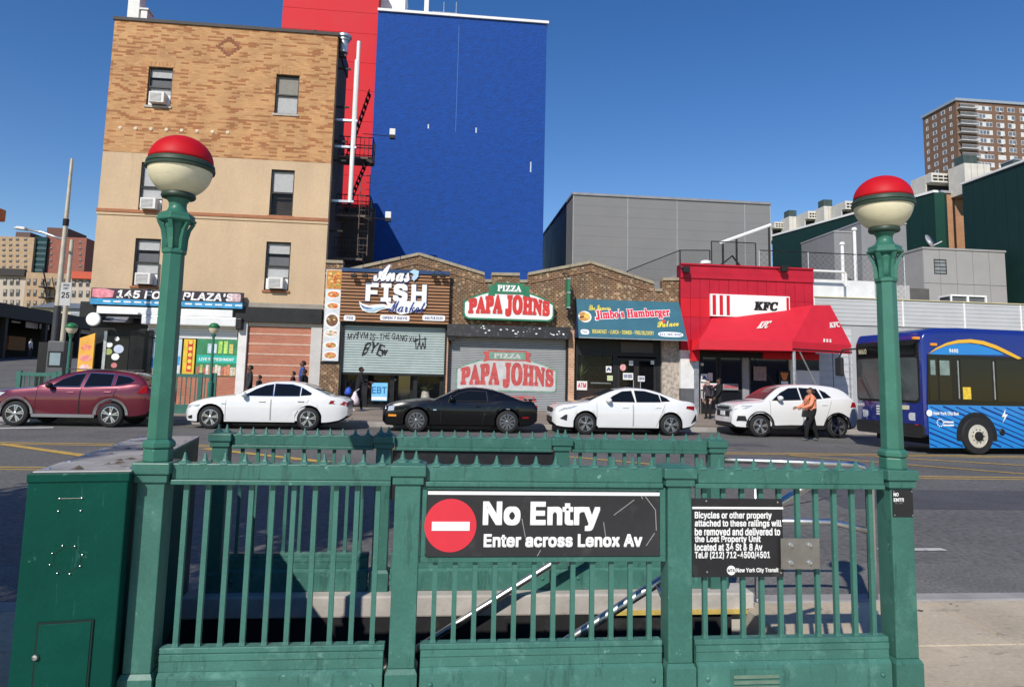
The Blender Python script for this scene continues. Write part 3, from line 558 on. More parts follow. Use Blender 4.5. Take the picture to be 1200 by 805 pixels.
        'm': (269, '4h4f535B5J5Z5Q5k5U5r5W5v5U5x5N5s565b4-5h5A5s5K605T685b6E5j6I5s6J5z6G6269645z615k6N636f6F6v6J6+6J726H756E78697A647A5z785k7U637n6F816J886J8E6G8J6D8N678P618Q5v8P5m8M5d8I5V82587z537x4+7w4w7y4s874z8V5I8c5B8K4x884o7z4i7p4g7i4h7c4j7X4o7U4t7R4+7R567T5J7a5X7o5p7v5y7z627-667z687r667h5-7V5p785M6g4i5u4f6N5M6d5l6k5y6m626j656T5x625U5U4i'),
        'n': (194, '4h4f535B5J5Z5Q5k5U5r5W5v5U5x5N5s565b4-5h5A5s5K605T685b6E5j6I5s6J5z6G6269635y615k6N636g6F6w6J716J776G7B6C7F667H607I5t7D5d725M6s586o526l4+6l4w6n4s6y4z7K5I7R5B794x6z4o6o4i6e4g6X4h6R4j6M4o6I4t6G4+6F566I5M6M5S6R5a6a5k6t646s686l666a5-6M5p6E5h665X5z5M5p595f4x5U4i'),
        'o': (150, '5Q4g5F4h564k4-4p4v4w4s534r5C4s5K4u5S4y5b525j595q5H5y5Q625Z685j6D5t6H606J6A6J6K6J6T6G6Z6C6e666h5+6i5r6i5j6g5c6d5V6Y5O6S5G6L586X5D6j5M6p5E6i586a536S4-6K4y6C4w644v5s4n5e4h 5X4q5c4r5i4u5o4y5n515s5B645G6G5X6N5n6P5-6O646M686H696D676764605z5q5l5e5T5V5A5S4z5S4u5U4r'),
        'r': (138, '6Z5B6E4u624l5y4i5s4h5m4g5c4h5U4j5N4n5H4s5E4y5D535E595G5F5I5M5M5T5R5a5X5h5d5o5k5v5s5+5e5z5V5z5I5n555b4+5h5A5s5L605N6C5Q6K5R6O5X6R5b6Q5c6L5c6G5d6D5i6B5q6A65686I626N5t6K5j6B5V615H5w575q4x5v4s644y6B526J596S5I'),
        's': (118, '6J5F68555-4z5t4t5l4o5f4k5Y4i5E4f544g4y4j4s4n4o4s4l4x4k514o5C4+5H585D5C54584x504t564p5E4r5K4x5Q555W5Q5Y5q5Y5w5Y605Q5v5F5l545b4+5h5E5w5a6G5e6L5h6P5l6S5o6T5u6O5r6I5o6B5r645z5t625g645T635K615D5y586D5M'),
        't': (148, '4+5h5I5-5Z6I5o6g6N7e727g6f6-706-6z6r6Y6r6A6C5r5c5a585W4w5Z4s5o4y5v5261596B5I6H5B67515z4v5q4p5g4k5X4h5O4g5G4h5A4j564n524s504x4-52525H595V5M5s545b'),
        'u': (198, '7V5B7I4-784s714n6w4j6p4h6h4g6Y4h6R4j6L4n6G4r6E4x6D516E566F5B66515z4v5q4p5g4k5X4h5O4g5H4h5B4j564n524r4-4x4+51545K585T5E5e5L5q5B5h545b4+5h5G5z5Z6G6J6J5n5M5h5C5e545d4+5i4v5p4y5y54695I6G5R6N5a6U5k6b5v6h646o6G7Y6J6w5C6n4x6s4t6z4w79537P5I'),
    },
}
B64 = '0123456789ABCDEFGHIJKLMNOPQRSTUVWXYZabcdefghijklmnopqrstuvwxyz+-'
def outlines(s):
    return [[B64.index(t[k])*64+B64.index(t[k+1])-300 for k in range(0, len(t), 2)] for t in s.split()]

def outline_mesh(s, font, bold, shear, spacing):
    """filled letters; weight comes from copies shifted by the stroke growth, each a hair apart in depth"""
    vs, fs, ws, x, word = [], [], [], 0., 0
    b = max(bold, 0)
    sh = [(0, 0)] if b == 0 else [(-b, -b), (b, -b), (b, b), (-b, b)]+([(0, -b), (b, 0), (0, b), (-b, 0), (0, 0)] if b > .03 else [])
    for gi, ch in enumerate(s):
        adv, outs = GLYPHS[font].get(ch) or GLYPHS['i'].get(ch) or GLYPHS['i'][' ']
        outs = outlines(outs)
        if outs:
            cu = bpy.data.curves.new('t', 'CURVE')
            cu.dimensions = '2D'
            cu.fill_mode = 'BOTH'
            for t in outs:
                sp = cu.splines.new('POLY')
                sp.points.add(len(t)//2-1)
                for k in range(0, len(t), 2):
                    sp.points[k//2].co = (x+t[k]/500+shear*t[k+1]/500, t[k+1]/500, 0, 1)
                sp.use_cyclic_u = True
            ob = bpy.data.objects.new('t', cu)
            me = bpy.data.meshes.new_from_object(ob)
            for k, (dx, dy) in enumerate(sh):
                n = len(vs)
                vs += [(p.co.x+dx, p.co.y+dy, k+.5*(gi % 2)) for p in me.vertices]
                fs += [tuple(i+n for i in p.vertices) for p in me.polygons]
                ws += [word]*len(me.polygons)
            bpy.data.objects.remove(ob)
            bpy.data.curves.remove(cu)
            bpy.data.meshes.remove(me)
        word += ch == ' '
        x += adv/500*spacing+b*.5
    return vs, fs, ws

def text(name, s, box, Y, m, parent, bold=.022, shear=0., u=None, v=None, o=None, spacing=1., font='i', warp=None, surf=None):
    """lettering fitted into box=(x0,x1,z0,z1) on the plane at Y, or on the plane o + a*u + b*v with box=(a0,a1,b0,b1)"""
    vs, fs, ws = outline_mesh(s, font, bold, shear, spacing)
    ax, bx_, ay, by = min(p[0] for p in vs), max(p[0] for p in vs), min(p[1] for p in vs), max(p[1] for p in vs)
    x0, x1, z0, z1 = box
    sx, sz = (x1-x0)/(bx_-ax), (z1-z0)/(by-ay)
    org = W[parent.name]
    Q = []
    for p in vs:
        a, b, d = x0+(p[0]-ax)*sx, z0+(p[1]-ay)*sz, p[2]*.0003
        if warp:
            a, b = warp(a, b)
        Q.append((surf(a, b, d) if surf else Vector((a, Y-d, b)) if o is None else o+u*a+v*b+u.cross(v)*d)-org)
    for w in sorted(set(ws)):                  # one object per word
        f = [g for g, k in zip(fs, ws) if k == w]
        idx = {i: n for n, i in enumerate(sorted({i for g in f for i in g}))}
        me = bpy.data.meshes.new(name)
        me.from_pydata([Q[i] for i in idx], [], [tuple(idx[i] for i in g) for g in f])
        ob = link(name, me, m, parent)
        W[ob.name] = org
    return ob

def decal(name, poly, Y, m, parent, t=.004):
    """flat printed shape on an x-z plane, t proud of Y towards the street"""
    return MB().prism(poly, Y-t, Y).build(name, m, parent)

def disc(cx, cz, rx, rz=None, n=28):
    rz = rx if rz is None else rz
    return [(cx+rx*math.cos(2*PI*i/n), cz+rz*math.sin(2*PI*i/n)) for i in range(n)]

def rbox(x0, x1, z0, z1, r, n=4):
    p = []
    for cx, cz, a in ((x1-r, z1-r, 0), (x0+r, z1-r, 90), (x0+r, z0+r, 180), (x1-r, z0+r, 270)):
        for i in range(n+1):
            t = rad(a+90*i/n)
            p.append((cx+r*math.cos(t), cz+r*math.sin(t)))
    return p
# ================================================================== ground
SW = 0.13
asphalt = mat('asphalt', (.132, .127, .118), .85, var=.2, scale=.5, bump=.005, bscale=80, fine=.32, chips=[((.05, .05, .052), 1.1, .58, .45, (1, .35, 1)), ((.23, .225, .22), 40, .64, .6, (1, 1, 1))])
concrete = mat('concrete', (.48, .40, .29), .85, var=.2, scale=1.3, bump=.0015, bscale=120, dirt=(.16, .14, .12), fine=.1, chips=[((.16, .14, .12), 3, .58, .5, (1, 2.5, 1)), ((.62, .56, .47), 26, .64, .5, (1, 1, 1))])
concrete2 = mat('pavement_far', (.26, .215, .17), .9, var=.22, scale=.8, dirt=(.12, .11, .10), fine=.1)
kerbm = mat('kerb_stone', (.33, .31, .29), .85, var=.2, scale=2.5)
yellow = mat('yellow_paint', (.52, .33, .07), .7, var=.25, scale=5, dirt=(.16, .13, .08), dirtamt=.8)
whitep = mat('white_paint', (.55, .54, .50), .7, var=.2, scale=4, dirt=(.14, .14, .14), dirtamt=.85)

g = MB()
g.add([(-1500, 4.9, 0), (1500, 4.9, 0), (1500, 3000, 0), (-1500, 3000, 0)], [(0, 1, 2, 3)])
struct(g.build('road', asphalt), 'grey asphalt road between the two pavements')
h = MB()
h.grid([[(-900, 25, .004), (-16.2, 25, .004)], [(-900, 60, 2.4), (-16.2, 60, 2.4)], [(-900, 110, 4.4), (-16.2, 110, 4.4)], [(-900, 2500, 30), (-16.2, 2500, 30)]])
struct(h.build('avenue_road', asphalt), 'asphalt avenue rising gently away on the left')

def paint(x0, y0, x1, y1, w, m, z=.004, name='road_marking'):
    a, b = Vector((x0, y0, 0)), Vector((x1, y1, 0))
    d = (b-a).normalized()
    n = Vector((-d.y, d.x, 0))*(w/2)
    k = max(1, int((b-a).length/1.5))
    q = MB()
    rows = []
    for i in range(k+1):
        c = a.lerp(b, i/k)
        j = 1+random.uniform(-.12, .12)
        rows.append([(c.x-n.x*j, c.y-n.y*j, z), (c.x+n.x*j, c.y+n.y*j, z)])
    q.grid([[r[1] for r in rows], [r[0] for r in rows]][::-1])
    return struct(q.build(name, m))
for dy in (0, .32):
    paint(-40, 16.55+dy, 45, 15.6+dy, .13, yellow)
paint(-30, 12.6, 45, 12.0, .13, yellow)
paint(-30, 12.32, 45, 11.72, .10, yellow)
for x0, y0, x1, y1 in ((-9.34, 16.2, -6.3, 13.9), (-4.9, 15.7, -2.0, 13.5), (2.2, 15.5, 4.7, 13.4), (8.3, 15.8, 12.3, 12.1), (10.4, 15.7, 13.6, 13.8)):
    paint(x0, y0, x1, y1, .24 if x0 < 0 else .15, yellow, .009)
paint(-14.5, 19.0, -10.7, 20.96, .42, whitep, .006)
paint(-16, 20.4, -12.5, 22.0, .3, whitep, .006)
paint(4.45, 6.73, 5.16, 6.73, .10, whitep, .006)

patch_l = mat('asphalt_light', (.160, .154, .143), .9, var=.2, scale=1.2, bump=.004, bscale=90, fine=.35)
patch_d = mat('asphalt_dark', (.085, .085, .088), .8, var=.2, scale=1.0, bump=.003, bscale=90, fine=.3)
for nm, mm, pts in (('road_patch', patch_l, [(-30, 4.91), (60, 4.91), (60, 6.25), (18, 6.4), (6, 6.2), (-30, 6.35)]), ('road_patch', patch_d, [(5.5, 9.0), (19, 8.6), (19.3, 10.4), (5.8, 10.7)]), ('road_patch', patch_d, [(-3, 18.2), (9, 18.0), (9, 18.9), (-3, 19.0)])):
    struct(MB().add([(x, y, .003) for x, y in pts], [tuple(range(len(pts)))]).build(nm, mm))
tar = mat('tar_seal', (.03, .03, .032), .5, var=.2)
rk = random.Random(12)
for x, y, a, n_ in ((6, 5.6, .1, 26), (3.2, 7.6, .9, 14), (9, 6.9, -.35, 18), (-4, 11.2, .05, 40), (12, 11, .2, 20), (5, 19.4, .03, 30), (-9, 18.6, -.1, 20)):
    up_, lo_ = [], []
    for k in range(n_):
        a_ = a+rk.uniform(-.45, .45)
        x += .28*math.cos(a_)
        y += .28*math.sin(a_)
        w_ = rk.uniform(.006, .02)
        lo_.append((x, y-w_, .0065))
        up_.append((x, y+w_, .0065))
    struct(MB().grid([lo_, up_]).build('road_crack', tar))
mh = MB().lathe([(0, .006), (.34, .006), (.36, .004)], (8.2, 8.1, 0), n=28)
struct(mh.build('manhole_cover', mat('cast_iron', (.05, .048, .046), .6, .4, var=.3, scale=20, bump=.003, bscale=60)))

# near pavement: slabs on a bedding sheet, with the stair opening left free
OX0, OX1, OY0, OY1 = -1.55, 2.1, 3.30, 4.66            # stair opening
joint = mat('joint_sand', (.46, .43, .38), .95, var=.15, scale=6)
pv = MB()
for x0, x1, y0, y1 in ((-40, OX0, -12, 4.72), (OX1, 40, -12, 4.72), (OX0, OX1, -12, OY0), (OX0, OX1, OY1, 4.72)):
    pv.box(x0, x1, y0, y1, -.15, SW-.006)
pav = struct(pv.build('pavement', joint), 'pale concrete pavement around the stair opening')
slab_xs = [-9.2, -7.6, -6.0, -4.4, -2.8, OX0-.004]
slabs = []
for a, b in zip(slab_xs, slab_xs[1:]):
    for c, d in ((-1.2, .4), (.4, 2.0), (2.0, 3.4), (3.4, 4.72)):
        slabs.append((a, b, c, d))
for a, b in zip([OX1+.004, 3.45, 4.95, 6.45, 7.95, 9.45], [3.45, 4.95, 6.45, 7.95, 9.45, 10.95]):
    for c, d in ((-.7, .8), (.8, 2.35), (2.35, 3.92), (3.92, 4.72)):
        slabs.append((a, b, c, d))
for a, b, c, d in slabs:
    dz = random.uniform(-.002, .003)
    s = MB().box(a+.006, b-.006, c+.006, d-.006, SW-.05, SW+dz)
    s.build('slab', concrete, pav, bevel=.003, seg=1)
gum = MB()
rg = random.Random(8)
for k in range(170):
    gx = rg.choice([rg.uniform(2.3, 7.5), rg.uniform(-6, -2)])
    gy = rg.uniform(1.5, 4.7)
    gs = rg.uniform(.006, .02)
    gum.add([(gx+gs*rg.uniform(.7, 1.3)*math.cos(a*PI/4), gy+gs*rg.uniform(.6, 1.2)*math.sin(a*PI/4), SW+.0055) for a in range(8)], [tuple(range(8))])
gm_ = gum.build('gum_spots', mat('old_gum', (.11, .10, .09), .9, var=.3), pav)
gm_['kind'] = 'stuff'
kb = MB().box(-40, 40, 4.724, 4.9, -.2, SW+.004)
struct(kb.build('kerb', kerbm, bevel=.02), 'stone kerb along the near edge of the road')

# far pavement, sloping up to the shop fronts
FY = 30.0
BZ = .34
fp = MB()
fp.add([(-16, 23.45, .15), (160, 23.45, .15), (160, 30.4, BZ), (-16, 30.4, BZ), (-16, 23.45, -.2), (160, 23.45, -.2), (160, 30.4, -.2), (-16, 30.4, -.2)],
       [(0, 1, 2, 3), (4, 5, 1, 0), (5, 6, 2, 1), (7, 4, 0, 3)])
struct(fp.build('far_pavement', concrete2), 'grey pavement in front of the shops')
k2 = MB().box(-16.15, 160, 23.28, 23.44, -.2, .152)
struct(k2.build('far_kerb', kerbm, bevel=.02), 'stone kerb in front of the shops')
k3 = MB().box(-16.18, -16.01, 23.45, 60, -.2, .40)
struct(k3.build('corner_kerb', kerbm, bevel=.02), 'stone kerb at the corner of the avenue')

# ================================================================== subway stair
GREEN = (.046, .148, .116)
wear = [((.20, .38, .32), 13, .635, .7, (1, 1, 1)), ((.030, .024, .018), 20, .66, .85, (1, 1, 1)), ((.016, .055, .045), 4, .57, .4, (3, 3, .45))]
green = mat('green_paint', GREEN, .42, var=.14, scale=3.0, bump=.0006, bscale=60, dirt=(.11, .26, .22), dirtamt=.5, fine=.08, chips=wear)
green_b = mat('green_paint_old', (.054, .165, .132), .45, var=.16, scale=4.0, bump=.0006, bscale=60, dirt=(.15, .32, .27), dirtamt=.55, fine=.08, chips=wear)
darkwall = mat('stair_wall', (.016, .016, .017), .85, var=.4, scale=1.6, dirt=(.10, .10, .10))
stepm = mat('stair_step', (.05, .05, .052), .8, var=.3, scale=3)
steel = mat('stainless', (.68, .67, .65), .36, 1., var=.1, scale=5)
well = thing('stairwell', 'dark stairwell going down to the left behind the green railing', 'stairwell', (.4, 4.0, SW))
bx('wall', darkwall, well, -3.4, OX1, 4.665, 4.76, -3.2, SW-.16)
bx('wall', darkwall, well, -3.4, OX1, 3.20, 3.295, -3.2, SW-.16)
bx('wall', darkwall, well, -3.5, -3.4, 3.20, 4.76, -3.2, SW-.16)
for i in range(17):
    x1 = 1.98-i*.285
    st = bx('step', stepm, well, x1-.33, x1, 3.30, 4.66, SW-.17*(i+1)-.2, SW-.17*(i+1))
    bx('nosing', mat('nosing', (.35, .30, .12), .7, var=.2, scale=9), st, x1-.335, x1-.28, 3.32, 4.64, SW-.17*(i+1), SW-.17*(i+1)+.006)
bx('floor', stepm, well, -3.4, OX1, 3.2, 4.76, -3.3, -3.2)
bx('edge_strip', mat('edge_yellow', (.55, .40, .10), .7, var=.25, scale=8, dirt=(.2, .17, .1), dirtamt=.6), well, 1.15, 2.15, 4.60, 4.619, .098, .124)
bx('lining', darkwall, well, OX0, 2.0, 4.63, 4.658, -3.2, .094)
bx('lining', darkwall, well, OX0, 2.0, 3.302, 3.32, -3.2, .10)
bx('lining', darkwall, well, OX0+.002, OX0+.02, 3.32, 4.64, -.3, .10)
# white stone coping under the far railing
stone = mat('coping_stone', (.43, .40, .36), .85, var=.2, scale=5, dirt=(.22, .2, .18), bump=.002, bscale=40)
cop = bx('coping', stone, well, -1.54, 2.16, 4.62, 4.86, .095, .226, bevel=.012)
# two stainless handrails down the stair
def handrail(label, pts, brs):
    t = thing('stair_handrail', label, 'handrail', pts[-1], 'stair handrails')
    MB().tube(pts, .022, 10).build('rail', steel, t, smooth=True)
    for p, q in brs:
        MB().tube([p, q], .012, 8).build('bracket', steel, t, smooth=True)
SL = .17/.285
def hp(x, Y):
    return Vector((x, Y, SW+1.04+(x-2.0)*SL))
handrail('stainless stair handrail against the far wall, mostly left of the sign',
         [hp(-2.5, 4.55), hp(.93, 4.55), hp(1.0, 4.55)+Vector((0,.02,0)), hp(1.0, 4.62)], [(hp(-.2, 4.55), hp(-.2, 4.66)-Vector((0,0,.05))), (hp(-1.4, 4.55), hp(-1.4, 4.66)-Vector((0,0,.05)))])
handrail('stainless stair handrail on the near side, ending beside the third railing post',
         [hp(-2.0, 3.42), hp(1.9, 3.42), hp(2.0, 3.42)], [(hp(.2, 3.42), hp(.2, 3.30)-Vector((0,0,.05))), (hp(1.1, 3.42), hp(1.1, 3.30)-Vector((0,0,.05)))])

# ================================================================== railings
def finial(parent, mesh, x, y, z):
    o = link('finial', mesh, None, parent)
    o.location = Vector((x, y, z))-W[parent.name]
    W[o.name] = Vector((x, y, z))
    return o
_fn = MB().lathe([(.0, -.004), (.030, -.004), (.028, .004), (.015, .010), (.0115, .016), (.004, .044), (0, .047)], n=6)
fin_mesh = _fn.mesh('finial', smooth=False)
fin_mesh.materials.append(green_b)

def post(rail, xc, y0, w, ztop, zflare=.34, m=green, fins=True):
    yc = y0+w/2
    p = MB().box(xc-w/2, xc+w/2, y0, y0+w, zflare, ztop-.085).build('post', m, rail, bevel=.004)
    b = MB()
    e = .012
    b.hexa([(xc-w/2-e, y0-e, SW), (xc+w/2+e, y0-e, SW), (xc+w/2+e, y0+w+e, SW), (xc-w/2-e, y0+w+e, SW),
            (xc-w/2-e, y0-e, zflare-.02), (xc+w/2+e, y0-e, zflare-.02), (xc+w/2+e, y0+w+e, zflare-.02), (xc-w/2-e, y0+w+e, zflare-.02)])
    f = .002
    b.hexa([(xc-w/2-e, y0-e, zflare-.02), (xc+w/2+e, y0-e, zflare-.02), (xc+w/2+e, y0+w+e, zflare-.02), (xc-w/2-e, y0+w+e, zflare-.02),
            (xc-w/2-f, y0-f, zflare), (xc+w/2+f, y0-f, zflare), (xc+w/2+f, y0+w+f, zflare), (xc-w/2-f, y0+w+f, zflare)])
    b.build('post_base', m, p, weld=True)
    c = MB().box(xc-w/2-.022, xc+w/2+.022, y0-.022, y0+w+.022, ztop-.05, ztop).build('cap', m, p, bevel=.006)
    MB().box(xc-w/2-.012, xc+w/2+.012, y0-.012, y0+w+.012, ztop-.085, ztop-.05).build('cap_moulding', m, p, bevel=.004)
    if fins:
        MB().hexa([(xc-w/2-.02, y0-.02, ztop), (xc+w/2+.02, y0-.02, ztop), (xc+w/2+.02, y0+w+.02, ztop), (xc-w/2-.02, y0+w+.02, ztop),
                   (xc-w/2+.02, y0+.02, ztop+.012), (xc+w/2-.02, y0+.02, ztop+.012), (xc+w/2-.02, y0+w-.02, ztop+.012), (xc-w/2+.02, y0+w-.02, ztop+.012)]).build('cap_top', m, p)
    return p

bal_meshes = {}
def baluster(rail, x, y, z0, z1, s=.021, m=green_b):
    key = (round(z0, 3), round(z1, 3), s)
    if key not in bal_meshes:
        q = MB().box(-s/2, s/2, -s/2, s/2, 0, z1-z0)
        q.hexa([(-s*.62, -s*.62, 0), (s*.62, -s*.62, 0), (s*.62, s*.62, 0), (-s*.62, s*.62, 0), (-s*.5, -s*.5, .014), (s*.5, -s*.5, .014), (s*.5, s*.5, .014), (-s*.5, s*.5, .014)])
        me = q.mesh('baluster')
        me.materials.append(m)
        bal_meshes[key] = me
    o = link('baluster', bal_meshes[key], None, rail)
    o.location = Vector((x, y, z0))-W[rail.name]
    W[o.name] = Vector((x, y, z0))
    return o

def panel(rail, x0, x1, yc, ztop, zbot, nb, nf, bal_z0=None, bal_z1=None, kick=True, spikes=None, zk=SW+.01):
    """one bay between two posts: top rail with finials, balusters, bottom rail and kick plate"""
    tr = MB().box(x0, x1, yc-.035, yc+.035, ztop-.068, ztop).box(x0, x1, yc-.043, yc+.043, ztop-.09, ztop-.068).build('top_rail', green, rail, bevel=.004)
    for i in range(nf):
        finial(rail, fin_mesh, x0+(x1-x0)*(i+.5)/nf, yc-.012, ztop)
    if nb:
        for i in range(nb):
            baluster(rail, x0+(x1-x0)*(i+.62)/(nb+.24), yc, bal_z0 or zbot, bal_z1 or ztop-.088)
    br = MB().box(x0, x1, yc-.026, yc+.026, zbot-.024, zbot).build('bottom_rail', green_b, rail, bevel=.003)
    if kick:
        k = MB().box(x0+.003, x1-.003, yc-.034, yc+.03, zbot-.052, zbot-.0245)
        k.box(x0+.003, x1-.003, yc-.030, yc+.03, zbot-.095, zbot-.052)
        k.hexa([(x0+.003, yc-.048, zbot-.11), (x1-.003, yc-.048, zbot-.11), (x1-.003, yc+.03, zbot-.11), (x0+.003, yc+.03, zbot-.11),
                (x0+.003, yc-.030, zbot-.095), (x1-.003, yc-.030, zbot-.095), (x1-.003, yc+.03, zbot-.095), (x0+.003, yc+.03, zbot-.095)])
        k.box(x0+.003, x1-.003, yc-.048, yc+.03, zk, zbot-.11)
        kp = k.build('kick_plate', green_b, rail, bevel=.002, seg=1)
        for xx in (x0+.05, x1-.05):
            MB().lathe([(.012, .001), (.011, -.004), (.007, -.009), (0, -.010)], (xx, yc-.048, zbot-.16), n=8, axis='Y').build('bolt', green_b, kp, smooth=True)
        for vx in ([x0+.10] if spikes == 'L' else [x0+.17] if spikes == 'R' else []):
            vw, vz1 = .215, zbot-.125
            vent = MB().box(vx-.012, vx+vw+.012, yc-.052, yc-.0482, vz1-.16, vz1+.0).build('vent_grille', green, kp)
            for j in range(6):
                zz = vz1-.022-j*.024
                MB().hexa([(vx, yc-.060, zz-.013), (vx+vw, yc-.060, zz-.013), (vx+vw, yc-.053, zz-.013), (vx, yc-.053, zz-.013),
                           (vx, yc-.054, zz), (vx+vw, yc-.054, zz), (vx+vw, yc-.0525, zz), (vx, yc-.0525, zz)]).build('slat', mat('vent_slat', (.11, .17, .12), .6, var=.2, scale=9), vent)
    return tr

NY = 3.17
PW = .113
near = thing('railing', 'green railing in front of the stairwell with large No Entry sign', 'railing', (.5, NY+.06, SW))
px = [-1.205, -.115, 1.13, 2.225]
for i, x in enumerate(px):
    post(near, x, NY, PW, 1.218, .355, fins=i in (1, 2))
for dx in (-.03, .03):
    finial(near, fin_mesh, px[1]+dx, NY+.03, 1.23)
NC = NY+.05
panel(near, px[0]+PW/2+.02, px[1]-PW/2-.02, NC, 1.213, .447, 10, 11, spikes='L')
panel(near, px[1]+PW/2+.02, px[2]-PW/2-.02, NC, 1.213, .447, 12, 12, bal_z1=.805)
panel(near, px[2]+PW/2+.02, px[3]-PW/2-.02, NC, 1.213, .447, 10, 11, spikes='R')
# sign frame in the middle bay
sx0, sx1 = px[1]+PW/2+.004, px[2]-PW/2-.004
fr = MB().box(sx0, sx1, NC-.03, NC+.02, .792, .818).box(sx0, sx0+.025, NC-.03, NC+.02, .818, 1.122).box(sx1-.03, sx1, NC-.03, NC+.02, .818, 1.122).box(sx0+.025, sx1-.03, NC-.03, NC+.02, 1.108, 1.122)
fr.build('sign_frame', green, near, bevel=.002, seg=1)
# far railing of the same stair
FR = 4.77
far = thing('railing', 'green railing between the stairwell and the road, with dark panel', 'railing', (.3, FR, SW))
fx = [at(258, 560, FR).x, at(449, 560, FR).x, at(657, 560, FR).x, at(838, 560, FR).x]
for i, x in enumerate(fx):
    post(far, x, FR-.05, .10, 1.218, .36)
    for dx in (-.026, .026):
        finial(far, fin_mesh, x+dx, FR-.01, 1.23)
panel(far, fx[0]+.07, fx[1]-.07, FR, 1.213, .46, 9, 11, zk=.228)
panel(far, fx[1]+.07, fx[2]-.07, FR, 1.213, .46, 0, 12, zk=.228)
panel(far, fx[2]+.07, fx[3]-.07, FR, 1.213, .46, 9, 10, zk=.228)
blackm = mat('sign_black', (.022, .022, .024), .35, var=.2, scale=4, dirt=(.07, .07, .07), dirtamt=.4)
bp_ = MB().box(fx[1]+.055, fx[2]-.055, FR-.02, FR+.02, .80, 1.122).build('sign_board', blackm)
tag(bp_, 'plain dark back of a sign board in the far green railing', 'sign board')
# ---------------- signs on the near railing
white = mat('sign_white', (.82, .82, .80), .5, var=.05, scale=6)
redm = mat('sign_red', (.66, .035, .055), .4, var=.06, scale=4)
def nrect(x0, y0, x1, y1, Y=NY):
    return rect(x0, y0, x1, y1, Y)
SYN = NC-.034
sign = thing('sign', 'wide black No Entry sign with red disc in the near railing', 'sign', (.5, SYN, .81))
a = (sx0+.027, sx1-.032, .820, 1.106)
bx('board', mat('sign_board_black', (.030, .029, .031), .38, var=.18, scale=3, dirt=(.09, .09, .09), dirtamt=.35), sign, a[0], a[1], SYN-.004, SYN+.008, a[2], a[3])
q = nrect(493, 576.5, 775, 580.5)
SF = SYN-.0045
bx('stripe', white, sign, a[0]+.001, a[1]-.001, SF-.002, SF, q[2], q[3])
c0, c1 = at(528, 616, NY), at(558.5, 616, NY)
rr = c1.x-c0.x
decal('red_disc', disc(c0.x, c0.z, rr, rr, 40), SF, redm, sign, .002)
q = nrect(506, 611.5, 550.5, 622)
bx('bar', white, sign, q[0], q[1], SF-.005, SF-.003, q[2], q[3])
text('lettering', 'No Entry', nrect(566, 588, 704, 622.5), SF-.001, white, sign, bold=.036)
text('lettering', 'Enter across Lenox Av', nrect(567, 626, 753.5, 641.5), SF-.001, white, sign, bold=.034)
scr = mat('scratch', (.30, .30, .30), .6, var=.2)
for p0, p1 in (((720, 604), (744, 586)), ((751, 579), (754, 585)), ((757, 582), (769, 598)), ((769, 598), (770, 622)), ((768, 625), (758, 640)), ((708, 612), (712, 640)), ((612, 608), (616, 630)), ((634, 645), (630, 652))):
    A, B = at(*p0, NY), at(*p1, NY)
    n_ = Vector((-(B.z-A.z), 0, B.x-A.x)).normalized()*.0016
    decal('scratch', [(A.x-n_.x, A.z-n_.z), (B.x-n_.x, B.z-n_.z), (B.x+n_.x, B.z+n_.z), (A.x+n_.x, A.z+n_.z)], SF-.0001, scr, sign, .0008)

BYS = NC-.028
bs = thing('sign', 'black lost property notice about bicycles in the near railing', 'sign', (1.45, BYS, .7))
q = nrect(812.5, 585, 919.5, 677)
bx('board', blackm, bs, q[0], q[1], BYS-.006, BYS+.006, q[2], q[3])
BF = BYS-.0065
r2 = nrect(812.5, 594.5, 919.5, 597)
bx('stripe', white, bs, r2[0], r2[1], BF-.002, BF, r2[2], r2[3])
for s, y0, y1, x1 in (('Bicycles or other property', 600, 610, 906), ('attached to these railings will', 609.5, 619.5, 917.5), ('be removed and delivered to', 619, 628, 916), ('the Lost Property Unit', 628.2, 637.6, 893), ('located at 34 St & 8 Av', 637.5, 646, 895), ('Tel.# (212) 712-4500/4501', 646.5, 656, 904)):
    text('lettering', s, nrect(815.5, y0, x1, y1), BF-.001, white, bs, bold=.027)
ml = at(858.5, 669, NY)
decal('emblem', disc(ml.x, ml.z, .021), BF, white, bs, .002)
text('emblem_letters', 'MTA', (ml.x-.017, ml.x+.016, ml.z-.007, ml.z+.007), BF-.0028, blackm, bs, bold=.02)
text('lettering', 'New York City Transit', nrect(864.5, 666, 914, 672.5), BF-.001, white, bs, bold=.025)
for p in ((829, 587.5), (913, 589), (830, 671), (917, 672)):
    c = at(*p, NY)
    MB().lathe([(.005, 0), (.004, -.003), (0, -.0035)], (c.x, BF, c.z), n=8, axis='Y').build('rivet', steel, bs)

pl = thing('lock_plate', 'brushed steel plate with four bolts clamped on the railing bars', 'plate', (1.75, BYS-.02, .78))
q = nrect(915, 630.5, 960.5, 666.5)
bx('plate', mat('brushed_steel', (.36, .34, .31), .4, .85, var=.18, scale=6, dirt=(.2, .18, .15)), pl, q[0], q[1], BYS-.024, BYS-.018, q[2], q[3], bevel=.001)
for p in ((926, 638), (948, 638), (926, 658.5), (948, 658.5)):
    c = at(*p, NY)
    b_ = MB().lathe([(.011, 0), (.011, -.004), (.007, -.005), (.006, -.018), (0, -.019)], (c.x, BYS-.0245, c.z), n=8, axis='Y').build('bolt', steel, pl)

